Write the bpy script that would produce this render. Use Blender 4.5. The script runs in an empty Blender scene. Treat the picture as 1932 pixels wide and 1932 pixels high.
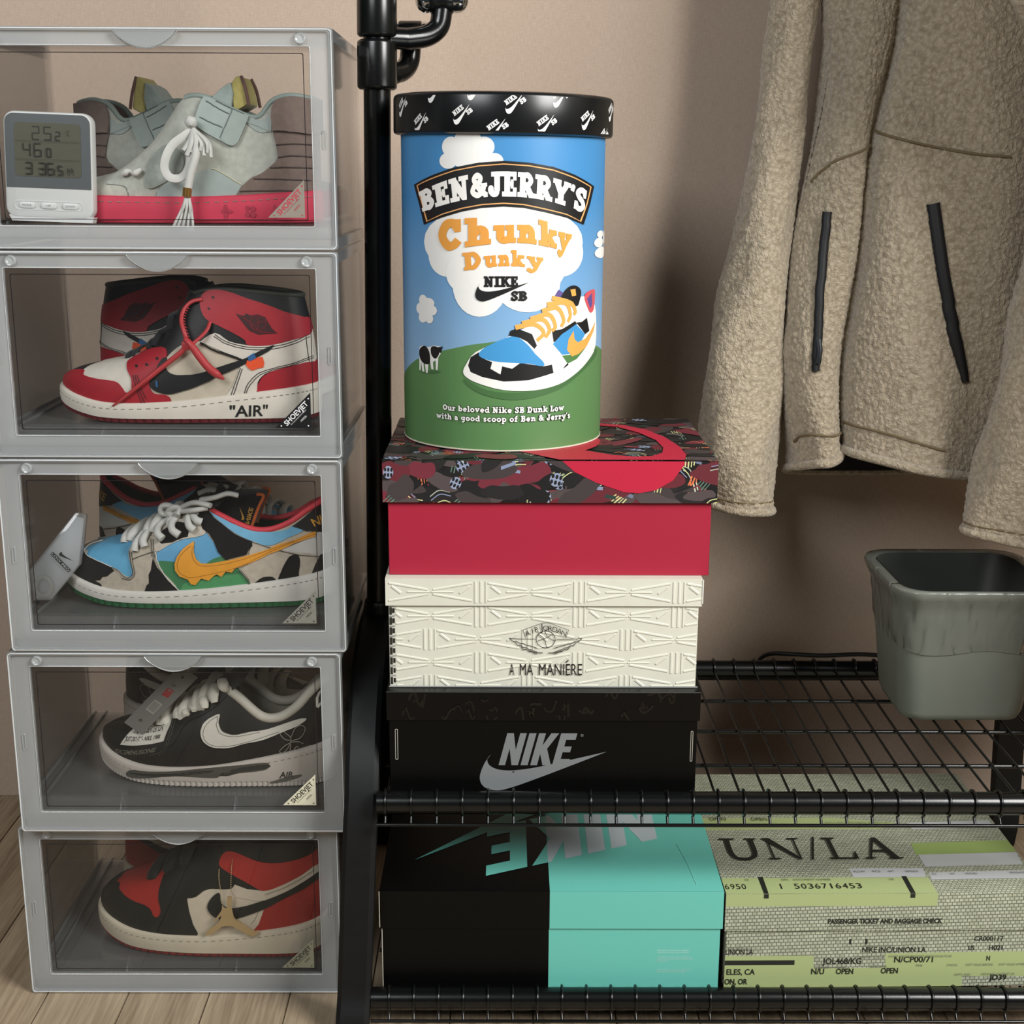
import bpy, bmesh, math, random
import numpy as np
from mathutils import Vector, Matrix
from mathutils.geometry import tessellate_polygon

random.seed(7)
SC = bpy.context.scene
COL = SC.collection
PI = math.pi

# ------------------------------------------------------------------ camera, light, exposure
CAM_H = 0.946
cam_data = bpy.data.cameras.new('camera')
cam_data.sensor_fit = 'HORIZONTAL'
cam_data.sensor_width = 36.0
cam_data.lens = 36.0 * 2580.0 / 1932.0
cam_data.clip_start = 0.02
cam = bpy.data.objects.new('camera', cam_data)
COL.objects.link(cam)
cam.matrix_world = (Matrix.Translation((0, 0, CAM_H)) @ Matrix.Rotation(-0.0055, 4, 'Z')
                    @ Matrix.Rotation(PI / 2 - math.radians(14.0), 4, 'X') @ Matrix.Rotation(0.0045, 4, 'Z'))
SC.camera = cam

world = bpy.data.worlds.new('room_ambient')
SC.world = world
world.use_nodes = True
wn = world.node_tree
wn.nodes['Background'].inputs['Color'].default_value = (0.80, 0.90, 1.0, 1)
wn.nodes['Background'].inputs['Strength'].default_value = 0.035


def area_light(name, loc, target, sx, sy, power, color):
    d = bpy.data.lights.new(name, 'AREA')
    d.shape = 'RECTANGLE'
    d.size, d.size_y = sx, sy
    d.energy = power
    d.color = color
    o = bpy.data.objects.new(name, d)
    COL.objects.link(o)
    o.location = loc
    o.rotation_euler = (Vector(target) - Vector(loc)).to_track_quat('-Z', 'Y').to_euler()
    return o


# daylight from a tall window at the right of the room, behind the photographer
area_light('window_light', (1.62, 0.02, 1.90), (-0.15, 1.65, 0.80), 0.9, 1.1, 98.0, (1.0, 0.99, 0.965))
# soft fill lamp added at the left to brighten boxes and shoes
area_light('left_fill_light', (-1.05, -0.50, 2.05), (-0.25, 1.6, 0.62), 1.0, 0.9, 38.0, (0.96, 0.98, 1.0))

SC.view_settings.view_transform = 'Standard'
SC.view_settings.look = 'None'
SC.view_settings.gamma = 1.0
SC.view_settings.use_curve_mapping = False
SC.view_settings.exposure = -0.08

# ------------------------------------------------------------------ materials
MATS = {}


def lin(h):
    if isinstance(h, str):
        h = h.lstrip('#')
        c = [int(h[i:i + 2], 16) / 255 for i in (0, 2, 4)]
    else:
        c = list(h)
    return [(x / 12.92 if x <= 0.04045 else ((x + 0.055) / 1.055) ** 2.4) for x in c] + [1.0]


def M(name, color='#808080', rough=0.55, metal=0.0, spec=0.5, grain=0.0, gscale=200.0, bump=0.0, bscale=400.0,
      alpha=1.0, coat=0.0, trans=0.0, sheen=0.0):
    """Principled material with procedural colour grain and fine bump."""
    if name in MATS:
        return MATS[name]
    m = bpy.data.materials.new(name)
    m.use_nodes = True
    nt = m.node_tree
    b = nt.nodes['Principled BSDF']
    c = lin(color)
    b.inputs['Base Color'].default_value = c
    b.inputs['Roughness'].default_value = rough
    b.inputs['Metallic'].default_value = metal
    b.inputs['Specular IOR Level'].default_value = spec
    b.inputs['Alpha'].default_value = alpha
    b.inputs['Coat Weight'].default_value = coat
    b.inputs['Sheen Weight'].default_value = sheen
    b.inputs['Transmission Weight'].default_value = trans
    if grain > 0 or bump > 0:
        tc = nt.nodes.new('ShaderNodeTexCoord')
    if grain > 0:
        n = nt.nodes.new('ShaderNodeTexNoise')
        n.inputs['Scale'].default_value = gscale
        n.inputs['Detail'].default_value = 3.0
        nt.links.new(tc.outputs['Object'], n.inputs['Vector'])
        r = nt.nodes.new('ShaderNodeMapRange')
        r.inputs['From Min'].default_value = 0.3
        r.inputs['From Max'].default_value = 0.7
        r.inputs['To Min'].default_value = 1 - grain
        r.inputs['To Max'].default_value = 1 + grain
        nt.links.new(n.outputs['Fac'], r.inputs['Value'])
        x = nt.nodes.new('ShaderNodeVectorMath')
        x.operation = 'SCALE'
        x.inputs[0].default_value = c[:3]
        nt.links.new(r.outputs['Result'], x.inputs['Scale'])
        nt.links.new(x.outputs['Vector'], b.inputs['Base Color'])
    if bump > 0:
        n = nt.nodes.new('ShaderNodeTexNoise')
        n.inputs['Scale'].default_value = bscale
        n.inputs['Detail'].default_value = 2.0
        nt.links.new(tc.outputs['Object'], n.inputs['Vector'])
        bp = nt.nodes.new('ShaderNodeBump')
        bp.inputs['Strength'].default_value = bump
        bp.inputs['Distance'].default_value = 0.001
        nt.links.new(n.outputs['Fac'], bp.inputs['Height'])
        nt.links.new(bp.outputs['Normal'], b.inputs['Normal'])
    MATS[name] = m
    return m


def print_mat(hexcol, rough=0.5):
    """flat printing ink"""
    return M('ink_%s_%d' % (hexcol.lstrip('#'), int(rough * 100)), hexcol, rough)


def sheer(name, color, see, rough, tint=(1, 1, 1), fres=1.0, glow=0.0):
    """clear or frosted plastic: tinted see-through, milky scatter and gloss"""
    if name in MATS:
        return MATS[name]
    m = bpy.data.materials.new(name)
    m.use_nodes = True
    nt = m.node_tree
    nt.nodes.clear()
    out = nt.nodes.new('ShaderNodeOutputMaterial')
    tr = nt.nodes.new('ShaderNodeBsdfTransparent')
    tr.inputs['Color'].default_value = tuple(tint) + (1,)
    df = nt.nodes.new('ShaderNodeBsdfDiffuse')
    df.inputs['Color'].default_value = lin(color)
    tl = nt.nodes.new('ShaderNodeBsdfTranslucent')
    tl.inputs['Color'].default_value = lin(color)
    mx0 = nt.nodes.new('ShaderNodeMixShader')
    mx0.inputs[0].default_value = 0.4
    nt.links.new(df.outputs[0], mx0.inputs[1])
    nt.links.new(tl.outputs[0], mx0.inputs[2])
    mx = nt.nodes.new('ShaderNodeMixShader')
    mx.inputs[0].default_value = 1 - see
    nt.links.new(tr.outputs[0], mx.inputs[1])
    nt.links.new(mx0.outputs[0], mx.inputs[2])
    gl = nt.nodes.new('ShaderNodeBsdfGlossy')
    gl.inputs['Roughness'].default_value = rough
    fr = nt.nodes.new('ShaderNodeFresnel')
    fr.inputs['IOR'].default_value = 1.45
    mul = nt.nodes.new('ShaderNodeMath')
    mul.operation = 'MULTIPLY'
    mul.inputs[1].default_value = fres
    nt.links.new(fr.outputs[0], mul.inputs[0])
    mx2 = nt.nodes.new('ShaderNodeMixShader')
    nt.links.new(mul.outputs[0], mx2.inputs[0])
    nt.links.new(mx.outputs[0], mx2.inputs[1])
    nt.links.new(gl.outputs[0], mx2.inputs[2])
    nt.links.new(mx2.outputs[0], out.inputs[0])
    MATS[name] = m
    return m


# ------------------------------------------------------------------ object helpers
def tag(o, label=None, cat=None, group=None, kind=None):
    if label:
        o['label'] = label
    if cat:
        o['category'] = cat
    if group:
        o['group'] = group
    if kind:
        o['kind'] = kind
    return o


def thing(name, loc, label, cat, rz=0.0, group=None, ry=0.0, rx=0.0):
    o = bpy.data.objects.new(name, None)
    o.empty_display_size = 0.03
    COL.objects.link(o)
    o.location = loc
    o.rotation_euler = (rx, ry, rz)
    return tag(o, label, cat, group)


def link(name, me, parent=None, loc=None):
    o = bpy.data.objects.new(name, me)
    COL.objects.link(o)
    if parent is not None:
        o.parent = parent
    if loc is not None:
        o.location = loc
    return o


def mesh(name, V, Fc, mats, parent=None, smooth=False, fm=None, auto=None):
    me = bpy.data.meshes.new(name)
    me.from_pydata([tuple(map(float, v)) for v in V], [], [tuple(f) for f in Fc])
    if not isinstance(mats, (list, tuple)):
        mats = [mats]
    for m in mats:
        me.materials.append(m)
    if fm is not None:
        me.polygons.foreach_set('material_index', list(fm))
    if smooth:
        me.polygons.foreach_set('use_smooth', [True] * len(me.polygons))
    me.update()
    if auto is not None:
        me.set_sharp_from_angle(angle=math.radians(auto))
    return link(name, me, parent)


def from_bm(name, bm, mats, parent=None, smooth=False, auto=None):
    me = bpy.data.meshes.new(name)
    bm.to_mesh(me)
    bm.free()
    if not isinstance(mats, (list, tuple)):
        mats = [mats]
    for m in mats:
        me.materials.append(m)
    if smooth:
        me.polygons.foreach_set('use_smooth', [True] * len(me.polygons))
    me.update()
    if auto is not None:
        me.set_sharp_from_angle(angle=math.radians(auto))
    return link(name, me, parent)


def bm_box(bm, x0, x1, y0, y1, z0, z1, bev=0.0, seg=2):
    r = bmesh.ops.create_cube(bm, size=1.0)
    vs = r['verts']
    for v in vs:
        v.co = Vector(((x0 + x1) / 2 + v.co.x * (x1 - x0), (y0 + y1) / 2 + v.co.y * (y1 - y0), (z0 + z1) / 2 + v.co.z * (z1 - z0)))
    if bev > 0:
        es = {e for v in vs for e in v.link_edges}
        bmesh.ops.bevel(bm, geom=list(es), offset=bev, segments=seg, affect='EDGES', profile=0.5)
    return vs


def box(name, x0, x1, y0, y1, z0, z1, mat, parent=None, bev=0.0, seg=2):
    bm = bmesh.new()
    bm_box(bm, x0, x1, y0, y1, z0, z1, bev, seg)
    return from_bm(name, bm, mat, parent, smooth=bev > 0, auto=40 if bev > 0 else None)


def sweep_geo(P, radius, n=10, closed=False, cap=True, flat=None):
    """tube along points; radius scalar or list; flat=(a,b) scales the section"""
    P = [Vector(p) for p in P]
    k = len(P)
    rad = radius if isinstance(radius, (list, tuple)) else [radius] * k
    V, Fc = [], []
    up = None
    for i in range(k):
        a = P[i - 1] if (i > 0 or closed) else P[i]
        b = P[(i + 1) % k] if (i < k - 1 or closed) else P[i]
        t = (b - a).normalized()
        if up is None:
            up = Vector((0, 0, 1)) if abs(t.z) < 0.9 else Vector((0, 1, 0))
        s = t.cross(up)
        if s.length < 1e-6:
            s = t.orthogonal()
        s.normalize()
        up = s.cross(t).normalized()
        fa, fb = flat if flat else (1, 1)
        for j in range(n):
            an = 2 * PI * j / n
            V.append(P[i] + s * (math.cos(an) * rad[i] * fa) + up * (math.sin(an) * rad[i] * fb))
    m = k if closed else k - 1
    for i in range(m):
        for j in range(n):
            a, b = i * n + j, i * n + (j + 1) % n
            c, d = ((i + 1) % k) * n + (j + 1) % n, ((i + 1) % k) * n + j
            Fc.append((a, b, c, d))
    if cap and not closed:
        Fc.append(tuple(reversed(range(n))))
        Fc.append(tuple(range((k - 1) * n, k * n)))
    return V, Fc


def join_geo(items):
    V, Fc = [], []
    for v, f in items:
        o = len(V)
        V += list(v)
        Fc += [tuple(i + o for i in q) for q in f]
    return V, Fc


def tube(name, P, r, mat, parent=None, n=10, closed=False, flat=None):
    V, Fc = sweep_geo(P, r, n, closed, True, flat)
    return mesh(name, V, Fc, mat, parent, smooth=True, auto=60)


def lathe_geo(prof, n=48, cap=True):
    V, Fc = [], []
    for (r, z) in prof:
        for j in range(n):
            a = 2 * PI * j / n
            V.append((r * math.cos(a), r * math.sin(a), z))
    for i in range(len(prof) - 1):
        for j in range(n):
            Fc.append((i * n + j, i * n + (j + 1) % n, (i + 1) * n + (j + 1) % n, (i + 1) * n + j))
    if cap:
        Fc.append(tuple(reversed(range(n))))
        Fc.append(tuple(range((len(prof) - 1) * n, len(prof) * n)))
    return V, Fc


def spline(P, n=8, closed=False):
    """Catmull-Rom through points of any dimension"""
    P = [np.array(p, float) for p in P]
    k = len(P)
    out = []
    for i in range(k if closed else k - 1):
        p1, p2 = P[i], P[(i + 1) % k]
        p0 = P[i - 1] if (i > 0 or closed) else 2 * p1 - p2
        p3 = P[(i + 2) % k] if (i + 2 < k or closed) else 2 * p2 - p1
        for j in range(n):
            t = j / n
            out.append(0.5 * (2 * p1 + (p2 - p0) * t + (2 * p0 - 5 * p1 + 4 * p2 - p3) * t * t + (3 * p1 - p0 - 3 * p2 + p3) * t ** 3))
    if not closed:
        out.append(P[-1])
    return out


def prism_geo(poly, h0, h1, axis='y'):
    """extrude a 2-D polygon (a,b) between h0 and h1 along the axis"""
    def p3(a, b, h):
        return (a, h, b) if axis == 'y' else ((h, a, b) if axis == 'x' else (a, b, h))
    n = len(poly)
    tr = tessellate_polygon([[Vector((p[0], p[1], 0)) for p in poly]])
    V = [p3(p[0], p[1], h0) for p in poly] + [p3(p[0], p[1], h1) for p in poly]
    Fc = [tuple(t) for t in tr] + [tuple(i + n for i in reversed(t)) for t in tr]
    for i in range(n):
        j = (i + 1) % n
        Fc.append((i, i + n, j + n, j))
    return V, Fc


def prism(name, poly, h0, h1, mat, parent=None, axis='y', bev=0.0):
    V, Fc = prism_geo(poly, h0, h1, axis)
    bm = bmesh.new()
    vs = [bm.verts.new(v) for v in V]
    for f in Fc:
        try:
            bm.faces.new([vs[i] for i in f])
        except ValueError:
            pass
    bmesh.ops.recalc_face_normals(bm, faces=bm.faces)
    if bev > 0:
        bmesh.ops.dissolve_limit(bm, angle_limit=0.01, verts=bm.verts, edges=bm.edges)
        es = [e for e in bm.edges if e.is_manifold and e.calc_face_angle(0) > 0.9]
        bmesh.ops.bevel(bm, geom=es, offset=bev, segments=2, affect='EDGES', profile=0.5)
    return from_bm(name, bm, mat, parent, smooth=bev > 0, auto=35 if bev > 0 else None)


def rrect(x0, x1, y0, y1, r, n=6):
    P = []
    for cx, cy, a0 in ((x1 - r, y1 - r, 0), (x0 + r, y1 - r, 90), (x0 + r, y0 + r, 180), (x1 - r, y0 + r, 270)):
        for k in range(n + 1):
            a = math.radians(a0 + 90 * k / n)
            P.append((cx + r * math.cos(a), cy + r * math.sin(a)))
    return P
# ------------------------------------------------------------------ the room
def wall_material():
    m = bpy.data.materials.new('woven_wallpaper')
    m.use_nodes = True
    nt = m.node_tree
    b = nt.nodes['Principled BSDF']
    b.inputs['Roughness'].default_value = 0.85
    b.inputs['Specular IOR Level'].default_value = 0.2
    tc = nt.nodes.new('ShaderNodeTexCoord')
    sums = []
    for sc in ((900, 1, 90), (120, 1, 1100)):
        mp = nt.nodes.new('ShaderNodeMapping')
        mp.inputs['Scale'].default_value = sc
        n = nt.nodes.new('ShaderNodeTexNoise')
        n.inputs['Scale'].default_value = 1.0
        n.inputs['Detail'].default_value = 2.0
        nt.links.new(tc.outputs['Object'], mp.inputs['Vector'])
        nt.links.new(mp.outputs['Vector'], n.inputs['Vector'])
        sums.append(n)
    add = nt.nodes.new('ShaderNodeMath')
    nt.links.new(sums[0].outputs['Fac'], add.inputs[0])
    nt.links.new(sums[1].outputs['Fac'], add.inputs[1])
    cr = nt.nodes.new('ShaderNodeValToRGB')
    cr.color_ramp.elements[0].position = 0.35
    cr.color_ramp.elements[0].color = lin('#ac9988')
    cr.color_ramp.elements[1].position = 0.65
    cr.color_ramp.elements[1].color = lin('#b9a695')
    half = nt.nodes.new('ShaderNodeMath')
    half.operation = 'MULTIPLY'
    half.inputs[1].default_value = 0.5
    nt.links.new(add.outputs[0], half.inputs[0])
    nt.links.new(half.outputs[0], cr.inputs['Fac'])
    nt.links.new(cr.outputs['Color'], b.inputs['Base Color'])
    bp = nt.nodes.new('ShaderNodeBump')
    bp.inputs['Strength'].default_value = 0.25
    bp.inputs['Distance'].default_value = 0.0006
    nt.links.new(add.outputs[0], bp.inputs['Height'])
    nt.links.new(bp.outputs['Normal'], b.inputs['Normal'])
    return m


def wood_material():
    m = bpy.data.materials.new('light_oak_laminate')
    m.use_nodes = True
    nt = m.node_tree
    b = nt.nodes['Principled BSDF']
    b.inputs['Roughness'].default_value = 0.5
    tc = nt.nodes.new('ShaderNodeTexCoord')
    oi = nt.nodes.new('ShaderNodeObjectInfo')
    off = nt.nodes.new('ShaderNodeVectorMath')
    off.operation = 'SCALE'
    off.inputs[0].default_value = (3, 17, 5)
    nt.links.new(oi.outputs['Random'], off.inputs['Scale'])
    ad = nt.nodes.new('ShaderNodeVectorMath')
    nt.links.new(tc.outputs['Object'], ad.inputs[0])
    nt.links.new(off.outputs[0], ad.inputs[1])
    mp = nt.nodes.new('ShaderNodeMapping')
    mp.inputs['Scale'].default_value = (1, 0.05, 1)
    nt.links.new(ad.outputs[0], mp.inputs['Vector'])
    n = nt.nodes.new('ShaderNodeTexNoise')
    n.inputs['Scale'].default_value = 260
    n.inputs['Detail'].default_value = 4
    nt.links.new(mp.outputs[0], n.inputs['Vector'])
    n2 = nt.nodes.new('ShaderNodeTexNoise')
    n2.inputs['Scale'].default_value = 30
    nt.links.new(mp.outputs[0], n2.inputs['Vector'])
    mix = nt.nodes.new('ShaderNodeMath')
    nt.links.new(n.outputs['Fac'], mix.inputs[0])
    nt.links.new(n2.outputs['Fac'], mix.inputs[1])
    h = nt.nodes.new('ShaderNodeMath')
    h.operation = 'MULTIPLY'
    h.inputs[1].default_value = 0.5
    nt.links.new(mix.outputs[0], h.inputs[0])
    cr = nt.nodes.new('ShaderNodeValToRGB')
    cr.color_ramp.elements[0].position = 0.36
    cr.color_ramp.elements[0].color = lin('#7d6b55')
    cr.color_ramp.elements[1].position = 0.62
    cr.color_ramp.elements[1].color = lin('#a6947b')
    nt.links.new(h.outputs[0], cr.inputs['Fac'])
    nt.links.new(cr.outputs['Color'], b.inputs['Base Color'])
    bp = nt.nodes.new('ShaderNodeBump')
    bp.inputs['Strength'].default_value = 0.3
    bp.inputs['Distance'].default_value = 0.0008
    nt.links.new(n.outputs['Fac'], bp.inputs['Height'])
    nt.links.new(bp.outputs['Normal'], b.inputs['Normal'])
    return m


WALL_Y = 1.962
XL, XR, YB, CEIL = -1.6, 1.7, -1.4, 2.4
wallm = wall_material()
woodm = wood_material()
tag(box('wall_back', XL, XR, WALL_Y, WALL_Y + 0.08, 0, CEIL, wallm), kind='structure',
    label='pinkish beige wall with a fine woven wallpaper')
fl = box('floor', XL, XR, YB, WALL_Y + 0.08, -0.03, -0.0062, M('plank_joint', '#2f261d', 0.8))
tag(fl, kind='structure', label='pale oak laminate floor of narrow planks')
PW = 0.0955
me_plank = None
x = XL + 0.011
while x < XR - PW:
    yb = [YB, WALL_Y]
    if me_plank is None:
        pl = box('plank', 0.0004, PW - 0.0006, YB, WALL_Y, -0.006, 0, woodm, fl, bev=0.0006, seg=1)
        me_plank = pl.data
        pl.location = (x, 0, 0)
    else:
        link('plank', me_plank, fl, (x, 0, 0))
    x += PW

# ------------------------------------------------------------------ the black clothes rack with two wire shelves
steel = M('black_powder_coat', '#0a0b0b', 0.22, 0.0, 0.5, bump=0.05, bscale=900)
plast = M('black_satin_plastic', '#0d0f0e', 0.24, 0.0, 0.45)
dull = M('charcoal_leg_plastic', '#0f1011', 0.5, 0.0, 0.3, grain=0.15, gscale=60)
chrome = M('chrome', '#d9dcdc', 0.08, 1.0)
RACK = thing('clothes_rack', (-0.16, 1.6, 0), 'black metal clothes rack with two wire shelves and hook arms', 'rack')


def rk(p):
    return (p[0] + 0.16, p[1] - 1.6, p[2])


RF, RB = 1.370, 1.783          # front and back rail depth
ZU, ZL = 0.278, 0.0365         # rail heights of the two shelves
XA, XB = -0.138, 0.6894
# the pole leans very slightly
def pole_at(z):
    return Vector((-0.1532 + (z - 0.43) * 0.0150, 1.600, z))


tube('pole', [rk(pole_at(z)) for z in (0.40, 0.8, 1.30)], 0.0153, steel, RACK, n=32)
for z0, z1, rr in ((1.0335, 1.0865, 0.0222), (1.0893, 1.1425, 0.0222)):
    P = [pole_at(z) for z in (z0, z0 + 0.002, z0 + 0.004, z1 - 0.004, z1 - 0.002, z1)]
    tube('collar', [rk(p) for p in P], [rr - 0.0028, rr - 0.0004, rr, rr, rr - 0.0004, rr - 0.003], plast, RACK, n=40)
P = [pole_at(z) for z in (0.408, 0.411, 0.416, 0.43, 0.436, 0.438)]
tube('base_ring', [rk(p) for p in P], [0.0185, 0.0200, 0.0200, 0.0190, 0.0175, 0.0155], plast, RACK, n=32)


def hook_arm(zc, dirv, reach, rise, knob):
    b = pole_at(zc)
    d = Vector(dirv).normalized()
    up = Vector((0, 0, 1))
    P = [b + d * 0.012, b + d * 0.03, b + d * (reach - 0.022), b + d * reach + up * 0.004, b + d * (reach + 0.014) + up * 0.014,
         b + d * (reach + 0.018) + up * 0.03, b + d * (reach + 0.018) + up * rise]
    P = spline(P, 6)
    a = tube('hook_arm', [rk(p) for p in P], 0.0118, steel, RACK, n=20)
    top = Vector(P[-1])
    side = Vector((1, 0, 0))
    if knob:
        V = []
        for s in (-0.031, -0.029, -0.022, -0.014, -0.010, 0.010, 0.014, 0.022, 0.029, 0.031):
            V.append(top + side * s + up * 0.006)
        bar = tube('hook_bar', [rk(top + side * s + up * 0.006) for s in (-0.0135, -0.012, 0.012, 0.0135)], [0.0125, 0.0142, 0.0142, 0.0125], plast, a, n=20)
        for sg in (-1, 1):
            Q = [top + side * (sg * s) + up * 0.006 for s in (0.0125, 0.016, 0.021, 0.026, 0.029, 0.030)]
            tube('chrome_cap', [rk(q) for q in Q], [0.0125, 0.0135, 0.0128, 0.010, 0.005, 0.001], chrome, a, n=20)
    return a


hook_arm(1.089, (0.93, 0.36, 0), 0.058, 0.036, 'fwd')
hook_arm(1.052, (0.55, 0.83, 0), 0.044, 0.040, 'fwd')

# arched legs: a flat band bent over from the front foot to the back foot
def leg_band(xc, name='leg_arch'):
    w = 0.0184
    prof = [(1.352, 0.0), (1.357, 0.02), (1.368, 0.05), (1.370, 0.10), (1.374, 0.17), (1.385, 0.25), (1.412, 0.315),
            (1.465, 0.372), (1.535, 0.402), (1.60, 0.410), (1.66, 0.402), (1.72, 0.372), (1.762, 0.315), (1.785, 0.25),
            (1.795, 0.17), (1.798, 0.10), (1.800, 0.05), (1.808, 0.02), (1.815, 0.0)]
    S = spline(prof, 5)
    V, Fc = [], []
    n = len(S)
    for i in range(n):
        a, b = S[max(i - 1, 0)], S[min(i + 1, n - 1)]
        t = (b - a) / np.linalg.norm(b - a)
        nn = np.array([-t[1], t[0]])
        flare = 1.0
        for (dx, dn) in ((-w, -0.011), (-w, 0.009), (-w + 0.005, 0.0125), (w - 0.005, 0.0125), (w, 0.009), (w, -0.011)):
            q = S[i] + nn * dn
            lean = 0.0135 * max(0.0, 1 - max(q[1], 0.0) / 0.28) * (-1 if xc < 0 else 1)
            V.append(rk((xc + lean + dx, q[0], max(q[1], 0.0))))
    k = 6
    for i in range(n - 1):
        for j in range(k):
            Fc.append((i * k + j, (i + 1) * k + j, (i + 1) * k + (j + 1) % k, i * k + (j + 1) % k))
    Fc.append(tuple(range(k)))
    Fc.append(tuple(reversed(range((n - 1) * k, n * k))))
    o = mesh(name, V, Fc, dull, RACK, smooth=True, auto=30)
    return o


leg_band(-0.1565)
leg_band(0.708)

wire_r = 0.0016
me_w = {}
for zr, nm in ((ZU, 'upper'), (ZL, 'lower')):
    XS = -0.1378 if nm == 'upper' else -0.1490
    for y in (RF, RB):
        tube('shelf_rail', [rk((XS, y, zr)), rk((XB, y, zr))], 0.0125, steel, RACK, n=28)
        tube('shelf_rod', [rk((XS, y - 0.0145 if y == RF else y + 0.0145, zr - 0.0195)), rk((XB, y - 0.0145 if y == RF else y + 0.0145, zr - 0.0195))], 0.002, steel, RACK, n=10)
    for y in (1.475, 1.575, 1.675):
        tube('shelf_rod', [rk((XS, y, zr - 0.004)), rk((XB, y, zr - 0.004))], 0.0026, steel, RACK, n=10)
    # one wire: over the front rail, across, over the back rail
    r1 = 0.0125 + wire_r
    P = []
    for a in range(-60, 181, 15):
        an = math.radians(180 - a)
        P.append((0, RF + r1 * math.cos(an), r1 * math.sin(an)))
    P = [(0, RF - 0.0145, -0.0205)] + P
    P += [(0, RF + 0.04, 0.0), (0, RB - 0.04, 0.0)]
    for a in range(0, 241, 15):
        an = math.radians(180 - a)
        P.append((0, RB + r1 * math.cos(an), r1 * math.sin(an)))
    i = 0
    xw = -0.1285
    base = None
    while xw < XB - 0.004:
        if base is None:
            o = tube('shelf_wire', [(p[0], p[1] - 1.6, p[2]) for p in P], wire_r, steel, RACK, n=8)
            base = o.data
        else:
            o = link('shelf_wire', base, RACK)
        o.location = (xw + 0.16, 0, zr)
        xw += 0.02785

# small cable on the wall side behind the rack
cab = tube('power_cable', spline([(0.352, 1.814, 0.255), (0.358, 1.810, 0.282), (0.372, 1.801, 0.2945), (0.40, 1.790, 0.2978), (0.44, 1.785, 0.2978), (0.49, 1.787, 0.2990), (0.53, 1.785, 0.2978), (0.58, 1.783, 0.2978), (0.66, 1.785, 0.2980)], 6),
           0.0030, M('cable_rubber', '#0c0c0c', 0.5), None, n=8)
tag(cab, 'thin black cable lying behind the wire shelf near the wall', 'cable')
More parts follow.
